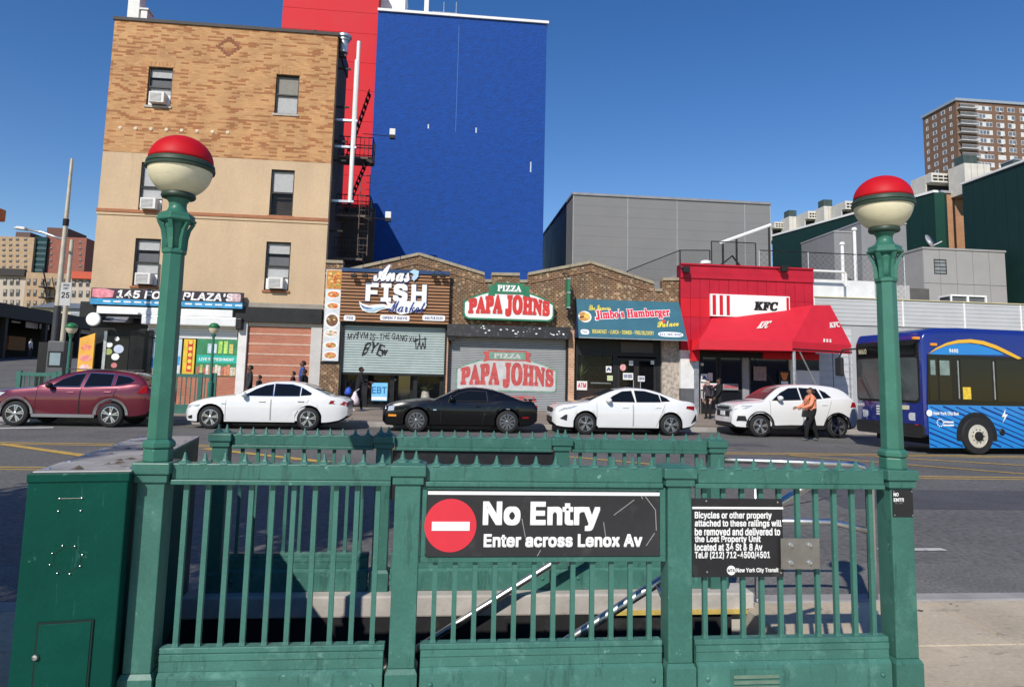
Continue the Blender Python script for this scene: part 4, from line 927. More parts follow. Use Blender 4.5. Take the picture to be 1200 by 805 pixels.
ne = thing('sign', 'small black notice screwed to the right-hand railing post', 'sign', (px[3], NY, 1.0))
NF = NY-.005
q = nrect(1045.5, 573, 1069.5, 607)
bx('board', blackm, ne, px[3]-PW/2+.006, px[3]+PW/2-.004, NF, NY-.001, 1.0, 1.125)
text('lettering', 'NO', (px[3]-PW/2+.010, px[3]-PW/2+.036, 1.095, 1.112), NF-.001, white, ne, bold=.03)
text('lettering', 'ENTR', (px[3]-PW/2+.010, px[3]-PW/2+.062, 1.070, 1.087), NF-.001, white, ne, bold=.03)
text('small_print', 'NO   ENTR', (px[3]-PW/2+.018, px[3]-PW/2+.055, 1.060, 1.064), NF-.001, mat('grey_print', (.25, .25, .25), .6, var=0), ne)
for dx, z in ((-.045, 1.118), (.047, 1.118), (-.044, 1.008), (.047, 1.006)):
    MB().lathe([(.004, 0), (.003, -.003), (0, -.0035)], (px[3]+dx, NF, z), n=8, axis='Y').build('screw', steel, ne)

# ---------------- globe lamps on the end posts
lampgreen = mat('lamp_green', (.040, .16, .115), .4, var=.14, scale=6, dirt=(.10, .30, .22), dirtamt=.3)
ringm = mat('lamp_ring', (.035, .062, .045), .5, var=.15, scale=8)
reddome = mat('red_dome', (.50, .006, .013), .55, var=.12, scale=7, spec=.25, dirt=(.40, .015, .02), dirtamt=.5)
creamglobe = mat('cream_globe', (.72, .66, .46), .42, var=.08, scale=4, spec=.4, dirt=(.45, .42, .28), dirtamt=.4, stretch=(1, 1, 3))
def globe_lamp(x, y, z0, label):
    t = thing('globe_lamp', label, 'lamp', (x, y, z0), 'globe lamps on the stair railing')
    # plinth: six sided with a moulding
    MB().lathe([(.062, 0), (.062, .048), (.058, .055)], (x, y, z0), n=6, ph=PI/6).build('plinth', lampgreen, t, bevel=.003, seg=1)
    MB().lathe([(.058, .055), (.068, .06), (.068, .078), (.060, .088), (.050, .095)], (x, y, z0), n=6, ph=PI/6).build('plinth_moulding', lampgreen, t, bevel=.003, seg=1)
    zt = z0+.915
    MB().lathe([(.051, .095), (.046, .915)], (x, y, z0), n=6, ph=PI/6).build('pole', lampgreen, t, bevel=.002, seg=1)
    # capital: collar, flared six ribs, top plate
    MB().lathe([(.050, .0), (.053, .006), (.053, .018), (.048, .024)], (x, y, zt), n=6, ph=PI/6).build('collar', lampgreen, t, bevel=.002, seg=1)
    MB().lathe([(.038, .024), (.038, .075), (.046, .12), (.058, .15)], (x, y, zt), n=12).build('capital_core', lampgreen, t, smooth=True)
    for k in range(6):
        an = PI/6+k*PI/3
        d = Vector((math.cos(an), math.sin(an), 0))
        n_ = Vector((-d.y, d.x, 0))
        rb = MB()
        pts = [(.044, .020), (.046, .07), (.054, .11), (.072, .145)]
        rows = []
        for r_, h_ in pts:
            c = Vector((x, y, zt+h_))+d*r_
            rows.append([c-n_*.009-d*.010, c-n_*.009+d*.008, c+n_*.009+d*.008, c+n_*.009-d*.010])
        for j in range(3):
            rb.hexa(rows[j]+rows[j+1])
        rb.build('capital_rib', lampgreen, t)
    MB().lathe([(.060, .142), (.084, .150), (.086, .160), (.078, .164), (.078, .180), (.066, .186)], (x, y, zt), n=6, ph=PI/6).build('capital_top', lampgreen, t, bevel=.002, seg=1)
    MB().lathe([(.062, .184), (.044, .196), (.037, .215), (.038, .235), (.05, .252)], (x, y, zt), n=20).build('neck', lampgreen, t, smooth=40)
    MB().lathe([(.05, .252), (.070, .258), (.074, .266), (.071, .278), (.058, .283)], (x, y, zt), n=24).build('globe_seat', ringm, t, smooth=40)
    R_ = .138
    zc = zt+.283+.118
    gl = [(R_*math.cos(rad(e)), R_*math.sin(rad(e))*1.0) for e in range(-66, 1, 6)]
    MB().lathe(gl, (x, y, zc), n=40).build('lower_globe', creamglobe, t, smooth=True)
    dm = [(R_*math.cos(rad(e)), .026+R_*math.sin(rad(e))*.87) for e in range(0, 90, 6)]+[(0, .026+R_*.87)]
    MB().lathe(dm, (x, y, zc), n=40).build('red_dome', reddome, t, smooth=True)
    MB().lathe([(.138, -.016), (.146, -.014), (.148, -.003), (.142, .000), (.146, .003), (.144, .018), (.138, .023), (.136, .028)], (x, y, zc), n=40).build('band', ringm, t, smooth=35)
    return t
yl = NY+PW/2
globe_lamp(px[0], yl, 1.218, 'red-topped globe lamp on the left end post beside the green cabinet')
globe_lamp(px[3], yl, 1.218, 'red-topped globe lamp on the right end post in front of the bus')

# ---------------- pipe barrier at the top of the stair
pb = thing('pipe_barrier', 'stainless pipe barrier at the kerb, seen through the right bay', 'barrier', (3.0, FR, SW))
pA, pB = at(856, 545, FR), at(1006, 547, FR)
zt_ = 1.06
x0_, x1_ = fx[3]+.06, at(1022, 600, FR).x
MB().tube([(x0_, FR, zt_+.02), (x1_-.12, FR, zt_), (x1_-.06, FR, zt_-.015), (x1_-.015, FR, zt_-.06), (x1_, FR, zt_-.13), (x1_, FR, SW)], .021, 10).build('top_pipe', steel, pb, smooth=True)
zm = at(960, 612, FR).z
MB().tube([(x0_+.06, FR+.03, zm), (x1_-.30, FR+.03, zm), (x1_-.02, FR+.0, zm-.06)], .024, 10).build('middle_pipe', steel, pb, smooth=True)
xs_ = at(886, 620, FR).x
MB().tube([(xs_, FR, zt_), (xs_, FR, SW)], .016, 10).build('upright', steel, pb, smooth=True)
MB().lathe([(.05, 0), (.05, .008), (.02, .012)], (xs_, FR, SW+.004), n=12).build('foot_plate', steel, pb)
MB().tube([(x1_-.02, FR+.02, .93), (x1_-.02, FR+.02, SW)], .014, 8).build('upright', mat('dark_pipe', (.05, .04, .035), .5, .6, var=.2), pb, smooth=True)

# ---------------- green cabinet
cabm = mat('cabinet_green', (.003, .060, .043), .38, var=.15, scale=2.2, bump=.0008, bscale=14, dirt=(.012, .10, .075), dirtamt=.3, fine=.05, spec=.12, chips=[((.08, .24, .19), 12, .645, .7, (1, 1, 1)), ((.03, .12, .095), 5, .61, .45, (5, 5, .6))])
cabtop = mat('cabinet_top', (.42, .41, .39), .5, .35, var=.3, scale=5, dirt=(.16, .13, .09), dirtamt=.7)
cab = thing('utility_cabinet', 'dark green steel utility cabinet with grey metal top', 'cabinet', (-1.62, 3.05, SW))
ca = rad(9.5)
O = Vector((-1.625, 3.03, 0))
U = Vector((math.cos(ca), math.sin(ca), 0))
V_ = Vector((-math.sin(ca), math.cos(ca), 0))
def cp(a, b, z):
    p = O+U*a+V_*b
    return (p.x, p.y, z)
def cbox(mb, a0, a1, b0, b1, z0, z1):
    return mb.hexa([cp(a0, b0, z0), cp(a1, b0, z0), cp(a1, b1, z0), cp(a0, b1, z0), cp(a0, b0, z1), cp(a1, b0, z1), cp(a1, b1, z1), cp(a0, b1, z1)])
CW, CD = .365, 1.78
cbox(MB(), 0, CW, 0, CD, SW, 1.176).build('body', cabm, cab, bevel=.006)
cbox(MB(), -.004, CW+.004, -.006, .04, 1.150, 1.184).build('top_lip', cabm, cab, bevel=.003)
cbox(MB(), .0, CW, .041, CD+.01, 1.1765, 1.188).build('top_plate', cabtop, cab, bevel=.002)
for i in range(7):
    for aa in (.03, CW-.03):
        c = O+U*aa+V_*(.12+i*.26)
        MB().lathe([(.012, 0), (.010, .005), (0, .006)], (c.x, c.y, 1.188), n=8).build('rivet', steel, cab)
rl = random.Random(3)
for i in range(16):
    a_, b_ = rl.uniform(.03, CW-.05), rl.uniform(.06, 1.2)
    c = O+U*a_+V_*b_
    leaf = MB().add([(c.x, c.y, 1.190), (c.x+rl.uniform(.02, .06), c.y+rl.uniform(-.02, .02), 1.193), (c.x+rl.uniform(.0, .04), c.y+rl.uniform(.015, .04), 1.196)], [(0, 1, 2)])
    leaf.build('litter_scrap', mat('scrap', (.10, .075, .045), .8, var=.4, scale=30), cab)
dz0, dz1 = .33, .60
cbox(MB(), .09, .275, -.009, -.006, dz0, dz1).build('access_door', cabm, cab, bevel=.006)
cbox(MB(), .083, .282, -.0065, -.0008, dz0-.008, dz1+.008).build('door_gap', mat('gap_dark', (.004, .02, .016), .7, var=0), cab)
c = O+U*.09-V_*.012
MB().lathe([(.012, 0), (.010, -.008), (0, -.010)], (c.x, c.y, .48), n=10, axis='Y').build('latch', steel, cab)
rim = MB()
ring_ = []
for k in range(29):
    th = 2*PI*k/28
    ring_.append([O+U*(.165+r_*math.cos(th))-V_*.002+Vector((0, 0, .845+r_*math.sin(th))) for r_ in (.0475, .050)])
rim.grid(ring_).build('round_cover', mat('gap_green', (.006, .05, .038), .5, var=0), cab)
for k in range(8):
    an = k*PI/4+.3
    MB().lathe([(.0026, 0), (.0022, -.005), (0, -.006)], (O.x+U.x*.165+.058*math.cos(an), O.y+.024+.058*math.cos(an)*.16, .845+.058*math.sin(an)), n=6, axis='Y').build('screw', steel, cab)
for aa, zz in ((.12, 1.085), (.20, 1.085), (.12, 1.035), (.20, 1.035)):
    c = O+U*aa-V_*.001
    MB().lathe([(.004, 0), (.003, -.005), (0, -.006)], (c.x, c.y, zz), n=6, axis='Y').build('screw', steel, cab)
cbox(MB(), .118, .198, -.003, -.0006, 1.084, 1.086).build('plate_outline', steel, cab)
# ================================================================== buildings: shared pieces
glass = mat('window_glass', (.012, .014, .017), .06, var=0, spec=.8)
glassc = mat('clear_glass', (.02, .022, .025), .04, var=0, spec=.6, alpha=.16)
darkframe = mat('dark_frame', (.025, .022, .021), .45, var=.15, scale=5)
blackpaint = mat('black_paint', (.014, .014, .015), .45, var=.25, scale=3, dirt=(.05, .05, .05))
blindw = mat('blind_white', (.84, .84, .83), .8, var=.08, scale=6)
blindb = mat('blind_beige', (.50, .47, .40), .8, var=.1, scale=6)
acwhite = mat('ac_white', (.70, .69, .66), .55, var=.1, scale=8, dirt=(.4, .38, .34))
interior = mat('dark_interior', (.008, .008, .009), .8, var=.4, scale=2)

def holed_wall(x0, x1, z0, z1, y0, y1, holes):
    """x-z slab from y0 (front) to y1 with rectangular openings and real reveals"""
    q = MB()
    xs = sorted(set([x0, x1]+[h[0] for h in holes]+[h[1] for h in holes]))
    zs = sorted(set([z0, z1]+[h[2] for h in holes]+[h[3] for h in holes]))
    xs = [x for x in xs if x0-1e-6 <= x <= x1+1e-6]
    zs = [z for z in zs if z0-1e-6 <= z <= z1+1e-6]
    for a, b in zip(xs, xs[1:]):
        for c, d in zip(zs, zs[1:]):
            mx, mz = (a+b)/2, (c+d)/2
            if any(h[0] < mx < h[1] and h[2] < mz < h[3] for h in holes):
                continue
            q.add([(a, y0, c), (b, y0, c), (b, y0, d), (a, y0, d)], [(0, 1, 2, 3)])
            q.add([(a, y1, c), (b, y1, c), (b, y1, d), (a, y1, d)], [(3, 2, 1, 0)])
    for h in list(holes)+[None]:
        if h:
            a, b, c, d = max(h[0], x0), min(h[1], x1), max(h[2], z0), min(h[3], z1)
        else:
            a, b, c, d = x0, x1, z0, z1
        q.add([(a, y0, c), (b, y0, c), (b, y0, d), (a, y0, d), (a, y1, c), (b, y1, c), (b, y1, d), (a, y1, d)],
              [(0, 4, 5, 1), (1, 5, 6, 2), (2, 6, 7, 3), (3, 7, 4, 0)])
    return q

def sash_window(parent, r, Y, rec=.13, top='white', low='dark', sill=None, split=.5):
    """two sashes, meeting rail, blinds behind the glass"""
    x0, x1, z0, z1 = r
    y = Y+rec
    w = .055
    f = MB().box(x0, x0+w, y-.05, y+.04, z0, z1).box(x1-w, x1, y-.05, y+.04, z0, z1).box(x0+w, x1-w, y-.05, y+.04, z1-w, z1).box(x0+w, x1-w, y-.05, y+.04, z0, z0+w)
    zm = z0+(z1-z0)*split
    f.box(x0+w, x1-w, y-.045, y+.03, zm-.03, zm+.03)
    win = f.build('window', darkframe, parent)
    bx('pane', glassc, win, x0+w, x1-w, y, y+.008, z0+w, zm-.03)
    bx('pane', glassc, win, x0+w, x1-w, y-.02, y-.012, zm+.03, z1-w)
    bx('room', interior, win, x0, x1, y+.30, y+.34, z0, z1)
    for part, a, b in ((top, zm+.03, z1-w), (low, z0+w, zm-.03)):
        if part == 'white' or part == 'beige':
            bx('blind', blindw if part == 'white' else blindb, win, x0+w, x1-w, y+.05, y+.06, a+(b-a)*.04, b)
        elif part == 'half':
            bx('blind', blindw, win, x0+w, x1-w, y+.05, y+.06, a+(b-a)*.55, b)
            bx('blind', mat('blind_grey', (.25, .25, .26), .8), win, x0+w, x1-w, y+.07, y+.08, a, a+(b-a)*.4)
    if sill:
        bx('sill', sill, win, x0-.06, x1+.06, Y-.05, Y+.10, z0-.09, z0, bevel=.008)
    return win

def air_conditioner(x, z, Y, w=.56, h=.40, label=''):
    t = thing('air_conditioner', label, 'air conditioner', (x, Y, z), 'window air conditioners')
    b = bx('case', acwhite, t, x-w/2, x+w/2, Y-.30, Y+.12, z, z+h, bevel=.015)
    bx('side_panel', blindw, t, x-w/2-.16, x-w/2-.003, Y+.09, Y+.11, z, z+h)
    bx('side_panel', blindw, t, x+w/2+.003, x+w/2+.16, Y+.09, Y+.11, z, z+h)
    bx('grille', mat('ac_grille', (.22, .22, .22), .6, var=.1), t, x-w/2+.05, x+w/2-.12, Y-.306, Y-.3005, z+.05, z+h-.05)
    for k in range(7):
        zz = z+.07+k*(h-.14)/6
        bx('slat', acwhite, t, x-w/2+.05, x+w/2-.12, Y-.316, Y-.307, zz-.012, zz+.012)
    return t

# ================================================================== apartment house on the corner
tanbrick = brick_mat('tan_brick', (.57, .31, .13), (.47, .22, .085), (.46, .30, .155), bw=.23, bh=.08, ms=.010, var=.14, run=((.31, .115, .042), 1.5, 1.0, .66))
stucco = mat('tan_stucco', (.55, .405, .26), .9, var=.12, scale=.5, bump=.003, bscale=30, dirt=(.47, .34, .22), dirtamt=.3, stretch=(1, 1, .6), fine=.05, chips=[((.40, .29, .19), 1.6, .60, .35, (2.2, 1, .22)), ((.66, .52, .37), 4, .68, .4, (1, 1, 1))])
terra = mat('terracotta', (.36, .15, .075), .8, var=.15, scale=4)
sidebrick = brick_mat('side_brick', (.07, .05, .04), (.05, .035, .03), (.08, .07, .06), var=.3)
coping_dark = mat('coping_dark', (.035, .03, .028), .6, var=.2)
AX0, AX1 = at(121, 180, FY).x, at(390, 180, FY).x
AX0 = (at(133.5, 25, FY).x+at(110.2, 300, FY).x)/2
AX1 = (at(396, 42, FY).x+at(381.3, 310, FY).x)/2
AZT = at(265, 33, FY).z
AZB = at(250, 184, FY).z
AZG = at(250, 353, FY).z
apt = thing('apartment_house', 'four-storey tan brick apartment house over a corner food shop', 'building', ((AX0+AX1)/2, FY, BZ))
wpx = [(172.5, 79, 201.5, 124.5, 'half', 'white'), (322.5, 88, 350, 134, 'beige', 'white'), (163.5, 190.5, 191.5, 248, 'white', 'half'), (316.5, 199, 344, 253, 'white', 'dark'), (156.5, 279.5, 186.5, 335.5, 'half', 'half'), (310.5, 283.5, 339.5, 340.5, 'half', 'half')]
wr = [rect(*w[:4], FY) for w in wpx]
holed_wall(AX0, AX1, AZB, AZT, FY, FY+.4, wr[:2]).build('brick_wall', tanbrick, apt)
holed_wall(AX0, AX1, AZG, AZB-.002, FY+.012, FY+.4, wr[2:]).build('stucco_wall', stucco, apt)
for r, w in zip(wr, wpx):
    sash_window(apt, r, FY, .13, w[4], w[5], sill=stone if r[2] > AZB else terra)
    if r[2] > AZB:
        q_ = MB()
        nn = 7
        for k in range(nn):
            a_ = r[0]-.05+(r[1]-r[0]+.1)*k/nn
            q_.box(a_+.008, a_+(r[1]-r[0]+.1)/nn-.008, FY-.012, FY+.02, r[3]+.01, r[3]+.24)
        q_.build('lintel', mat('lintel_brick', (.48, .26, .12), .85, var=.25, scale=6), apt)
for i, k in ((0, 'upper left'), (2, 'behind the left lamp'), (4, 'above the food shop sign'), (5, 'right of the left lamp pole')):
    r = wr[i]
    air_conditioner((r[0]+r[1])/2+.02, r[2]+.06, FY, .62, .46, {0: 'white window air conditioner in the top floor left window', 2: 'white window air conditioner in the window half hidden by the globe lamp', 4: 'white window air conditioner in the window above the food shop sign', 5: 'white window air conditioner in the lowest right-hand window'}[i])
# body behind the street wall
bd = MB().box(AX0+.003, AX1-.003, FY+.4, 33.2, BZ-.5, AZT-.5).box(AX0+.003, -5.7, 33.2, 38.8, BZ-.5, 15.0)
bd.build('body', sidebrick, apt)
bx('gap_shade_wall', sidebrick, apt, -5.69, at(438, 280, 39).x, 38.85, 39.4, BZ-.4, at(420, 244, 39).z)  # added dark wall, stands in for deep shade in the gap between buildings
bx('coping', coping_dark, apt, AX0-.06, AX1+.06, FY-.06, FY+.46, AZT, AZT+.14)
bx('coping', coping_dark, apt, AX1-.35, AX1+.06, FY+.461, 33.25, AZT-.5, AZT+.138)
zb = at(250, 252, FY).z
bx('string_course', terra, apt, AX0-.03, AX1+.03, FY-.06, FY+.01, zb-.07, zb+.07, bevel=.01)
bx('string_course', stucco, apt, AX0-.02, AX1+.02, FY-.03, FY+.011, zb-.18, zb-.0705)
for x in range(141, 275, 18):
    c = at(x, 150+(x-141)*.045, FY)
    MB().lathe([(.09, 0), (.07, -.03), (0, -.04)], (c.x, FY, c.z), n=10, axis='Y').build('anchor_plate', mat('anchor', (.66, .55, .40), .7), apt, smooth=30)
c = at(268, 55, FY)
dm_ = mat('diamond_brick', (.27, .11, .06), .85, var=.3, scale=8)
for k in range(-4, 5):
    for s_ in ((-1, 1) if abs(k) < 4 else (1,)):
        zz = c.z+s_*(4-abs(k))*.1
        bx('brick', dm_, apt, c.x+k*.11-.1, c.x+k*.11+.1, FY-.012, FY+.01, zz-.045, zz+.045)
# chimneys on the roof
for x0, x1, y0, nm in ((149.5, 163.5, -8, 'tall white flue on the roof of the tan apartment house'), (164.5, 172.5, 12, 'short white box on the roof of the tan apartment house')):
    r = rect(x0, y0, x1, 26, 32.0)
    t = thing('roof_flue', nm, 'chimney', ((r[0]+r[1])/2, 32.3, AZT-.5))
    bx('shaft', acwhite, t, r[0], r[1], 32.0, 32.6, AZT-.5, r[3], bevel=.02)
    bx('cap', acwhite, t, r[0]-.05, r[1]+.05, 31.95, 32.65, r[3]+.002, r[3]+.08)
v = at(368.5, 37, 31.5)
t = thing('roof_vent', 'small dark mushroom vent on the tan apartment house roof', 'vent', (v.x, 31.5, AZT-.5))
MB().cyl((v.x, 31.5, AZT-.5), (v.x, 31.5, v.z-.05), .07).build('stem', darkframe, t)
MB().lathe([(.0, .10), (.13, .06), (.14, 0), (0, 0)], (v.x, 31.5, v.z-.05), n=12).build('hood', darkframe, t)
v = at(403, 44, 30.6)
t = thing('roof_exhaust', 'galvanised exhaust fan at the right corner of the apartment roof', 'exhaust fan', (v.x, 30.6, AZT-1.6))
galv = mat('galvanised', (.55, .56, .57), .35, .7, var=.2, scale=6)
MB().lathe([(.2, -.75), (.2, -.2), (.26, -.18), (.26, -.06), (.34, -.05), (.34, .04), (.28, .10), (0, .13)], (v.x+.02, 30.6, v.z), n=16).build('fan_hood', galv, t, smooth=35)
bx('bracket', darkframe, t, AX1, v.x+.15, 30.5, 30.7, v.z-.95, v.z-.75)

# fire escape and pipes on the right-hand side wall
fe = thing('fire_escape', 'black iron fire escape on the right side of the apartment house', 'fire escape', (AX1+.6, 31.5, 8))
iron = mat('iron', (.02, .019, .019), .55, .3, var=.2)
rustiron = mat('rusty_iron', (.16, .12, .10), .7, .2, var=.35, scale=9)
ye0, ye1 = 32.0, 33.1
def escape_platform(z, out, with_rail=True):
    d = MB()
    for k in range(12):
        yy = ye0+(ye1-ye0)*k/11
        d.box(AX1, AX1+out, yy-.02, yy+.02, z-.03, z)
    d.box(AX1, AX1+out, ye0-.03, ye0, z-.08, z+.02).box(AX1, AX1+out, ye1, ye1+.03, z-.08, z+.02).box(AX1+out-.03, AX1+out, ye0, ye1, z-.08, z+.02)
    p = d.build('platform', rustiron, fe)
    if with_rail:
        rr_ = MB()
        for zz in (z+.45, z+.95):
            rr_.box(AX1, AX1+out, ye0-.02, ye0+.01, zz-.02, zz+.02).box(AX1+out-.02, AX1+out+.01, ye0, ye1, zz-.02, zz+.02).box(AX1, AX1+out, ye1, ye1+.03, zz-.02, zz+.02)
        for k in range(9):
            xx = AX1+out*k/8
            rr_.box(xx-.012, xx+.012, ye0-.012, ye0+.005, z, z+.95)
            yy = ye0+(ye1-ye0)*k/8
            rr_.box(AX1+out-.01, AX1+out+.005, yy-.012, yy+.012, z, z+.95)
        rr_.build('guard_rail', iron, p)
for y_, o_ in ((178, 1.55), (248, 1.55), (300, 1.3)):
    escape_platform(at(425, y_, 31.2).z, o_)
zA, zB = at(425, 178, 31.2).z, at(425, 248, 31.2).z
for z0, z1 in ((zB, zA), (zA, zA+3.4)):
    s_ = MB()
    for yy in (32.2, 32.8):
        s_.tube([(AX1+.3, yy, z0), (AX1+1.25, yy, z1)], .03, 6)
    for k in range(11):
        t_ = (k+.5)/11
        s_.box(AX1+.3+.95*t_-.06, AX1+.3+.95*t_+.06, 32.2, 32.8, z0+(z1-z0)*t_-.01, z0+(z1-z0)*t_+.01)
    s_.build('stair_flight', iron, fe)
lad = MB()
lx0, lx1 = at(420, 275, ye0).x, at(431, 275, ye0).x
zl0, zl1 = at(425, 300, ye0).z, at(425, 205, ye0).z
for xx in (lx0, lx1):
    lad.cyl((xx, ye0-.06, zl0), (xx, ye0-.06, zl1), .02, n=6)
for k in range(12):
    zz = zl0+.15+(zl1-zl0-.2)*k/11
    lad.cyl((lx0, ye0-.06, zz), (lx1, ye0-.06, zz), .014, n=6)
lad.build('drop_ladder', rustiron, fe)
for k, z in enumerate((AZT-1.2, AZT-3.0, AZT-4.6, 11.2, 8.0)):
    bx('wall_bracket', iron, fe, AX1, AX1+.55, 30.65, 30.72, z-.04, z+.04)
pp = thing('vent_pipe', 'long white vent pipe beside the fire escape', 'pipe', (AX1+.55, 30.7, 7))
wpipe = mat('white_pipe', (.80, .79, .76), .5, var=.08)
za, zb_ = at(412, 238, 30.7).z, at(418, 49, 30.7).z
xp = at(415, 140, 30.7).x
MB().cyl((xp, 30.7, za), (xp, 30.7, zb_-.9), .10, n=12).build('lower_pipe', wpipe, pp, smooth=40)
MB().cyl((xp+.04, 30.7, zb_-4.9), (xp+.04, 30.7, zb_), .085, n=12).build('upper_pipe', wpipe, pp, smooth=40)
for z in (za+.05, (za+zb_)/2, zb_-5):
    bx('clamp', galv, pp, AX1, xp+.16, 30.62, 30.78, z-.05, z+.05)
for x_, y_, lb in ((460, 159, 'upper white floodlight on an arm in front of the blue wall'), (455, 256, 'lower white floodlight on an arm in front of the blue wall')):
    e = at(x_, y_, 31.0)
    t = thing('arm_floodlight', lb, 'floodlight', (e.x, 31.0, e.z), 'floodlights on arms')
    MB().tube([(AX1+1.2, 31.0, e.z), (e.x, 31.0, e.z-.05)], .018, 6).build('arm', iron, t)
    bx('lamp_head', acwhite, t, e.x-.13, e.x+.13, 30.85, 31.1, e.z-.02, e.z+.28, bevel=.02)
    bx('lamp_base', iron, t, e.x-.12, e.x+.12, 30.88, 31.08, e.z-.16, e.z-.022)

# ---------------- corner food shop on the ground floor
shop = apt
panelgrey = mat('fascia_grey', (.30, .27, .23), .8, var=.15, scale=2)
r = rect(284, 352, 381, 358, FY)
bx('fascia_strip', panelgrey, apt, AX0, AX1, FY-.02, FY+.40, AZG-.20, AZG-.002)
zf = AZG-.203
bx('fascia', blackpaint, apt, AX0-.25, AX1-.02, FY-.16, FY+.40, zf-.62, zf)
zc1 = zf-.623
def R_(x0, y0, x1, y1, Y=FY):
    return rect(x0, y0, x1, y1, Y)
# black shop front behind
bx('shop_front', blackpaint, apt, AX0, R_(278, 380, 280, 400)[0], FY+.30, FY+.40, BZ-.4, zc1)
redbrick = brick_mat('red_brick', (.46, .17, .10), (.40, .13, .075), (.45, .24, .17), bw=.20, bh=.066, ms=.008, var=.12)
r = R_(288.5, 383, 371, 470)
bx('brick_panel', redbrick, apt, r[0], AX1-.45, FY+.10, FY+.40, BZ-.4, r[3])
bandm = mat('brick_band', (.58, .40, .30), .8, var=.15, scale=4)
for y_ in (392, 403.5, 415.5, 428, 440.5, 453):
    c = at(330, y_, FY+.1)
    bx('band', bandm, apt, r[0], AX1-.45, FY+.085, FY+.105, c.z-.03, c.z+.03)
cream = mat('cream_trim', (.58, .52, .44), .8, var=.12, scale=3)
bx('trim', cream, apt, r[0]-.02, AX1-.002, FY+.03, FY+.40, r[3]+.002, zc1-.002)
bx('pilaster', mat('grey_pilaster', (.52, .50, .47), .8, var=.1), apt, AX1-.447, AX1-.002, FY+.0, FY+.40, BZ-.4, r[3])
r = R_(278.5, 373, 288.5, 450)
bx('pilaster', mat('white_pilaster', (.72, .70, .67), .7, var=.1, dirt=(.4, .38, .35)), apt, r[0], r[1]-.002, FY-.05, FY+.39, BZ-.4, zc1-.003)
bx('low_wall', redbrick, apt, R_(203, 442, 278, 475)[0], r[0]-.002, FY+.05, FY+.29, BZ-.4, R_(203, 441, 278, 475)[3])
# shop sign
ss = thing('shop_sign', 'long black and blue shop sign reading 145 FOOD PLAZA', 'sign', (-11, FY-.35, 4))
r = R_(106, 340, 284.5, 359, FY-.35)
sblack = mat('sign_purple_black', (.035, .025, .035), .4, var=.5, scale=1.2, dirt=(.30, .05, .22), dirtamt=.7)
bx('board', sblack, ss, r[0], r[1], FY-.35, FY-.165, r[2]+.24, r[3], bevel=.01)
bx('blue_band', mat('sign_blue', (.05, .30, .55), .4, var=.3, scale=3, dirt=(.3, .5, .65)), ss, r[0], r[1], FY-.352, FY-.165, r[2], r[2]+.238)
text('lettering', "145 FOOD PLAZA'S", (r[0]+1.0, r[0]+5.62, r[2]+.28, r[3]-.06), FY-.356, white, ss, bold=.026, shear=.12)
pinkm = mat('sign_pink', (.72, .25, .30), .5, var=.4, scale=5)
decal('picture', [(r[0]+.05, r[3]-.04), (r[0]+.05, r[2]+.30), (r[0]+.35, r[2]+.26), (r[0]+.85, r[2]+.30), (r[0]+.9, r[3]-.1), (r[0]+.5, r[3]-.02)][::-1], FY-.351, pinkm, ss, .006)
decal('picture', rbox(r[1]-.62, r[1]-.08, r[2]+.28, r[3]-.05, .08), FY-.351, mat('sign_mixed', (.55, .40, .42), .5, var=.6, scale=7), ss, .006)
for k in range(14):
    xx = r[0]+.5+k*.40
    bx('small_print', white, ss, xx, xx+.28, FY-.356, FY-.3525, r[2]+.10, r[2]+.16)
# white light box strip and shutter housings
r = R_(113, 361, 272.5, 369.5, FY-.3)
t = tag(bx('light_strip', mat('strip_white', (.78, .78, .77), .5, var=.06), None, r[0], r[1], FY-.3, FY-.165, r[2], r[3], bevel=.01), 'long white strip below the food shop sign', 'light strip')
sh = thing('shutter_housing', 'white rolled-up shutter housing over the food shop window', 'shutter', (-8, FY-.3, 3))
r = R_(165, 370.5, 284, 381.5, FY-.3)
hw = mat('housing_white', (.76, .76, .76), .35, .1, var=.08)
bx('housing', hw, sh, r[0], r[1]-.25, FY-.3, FY+.28, r[2], r[3], bevel=.05)
bx('end_cap', blackpaint, sh, r[1]-.249, r[1], FY-.33, FY+.2, r[2]-.12, r[3]-.02, bevel=.05)
r2 = R_(167, 381.5, 281, 396, FY)
for k in range(5):
    zz = r2[3]-.02-k*(r2[3]-r2[2])/5
    bx('slat', mat('slat_white', (.68, .68, .69), .4, .2, var=.1), sh, r[0]+.1, r[1]-.3, FY+.2, FY+.24, zz-(r2[3]-r2[2])/5+.012, zz)
t = thing('disc_sign', 'round white disc sign at the corner of the food shop', 'sign', (at(109, 374, FY-.5).x, FY-.5, at(109, 374, FY).z))
c = at(109, 374, FY-.5)
MB().lathe([(0, -.02), (.24, -.02), (.27, 0), (.27, .10), (.24, .12), (0, .12)], c, n=28, axis='Y').build('disc', white, t)
bx('bracket', iron, t, c.x+.2, c.x+.6, FY-.42, FY-.38, c.z-.03, c.z+.03)
# camera dome / hood by the door
r = R_(126, 371, 152, 378, FY-.1)
MB().hexa([(r[0], FY-.5, r[2]), (r[1], FY-.5, r[2]), (r[1], FY+.3, r[2]), (r[0], FY+.3, r[2]), (r[0], FY-.15, r[3]), (r[1], FY-.15, r[3]), (r[1], FY+.3, r[3]), (r[0], FY+.3, r[3])]).build('door_hood', mat('hood_grey', (.25, .25, .26), .5, .3, var=.2), apt)
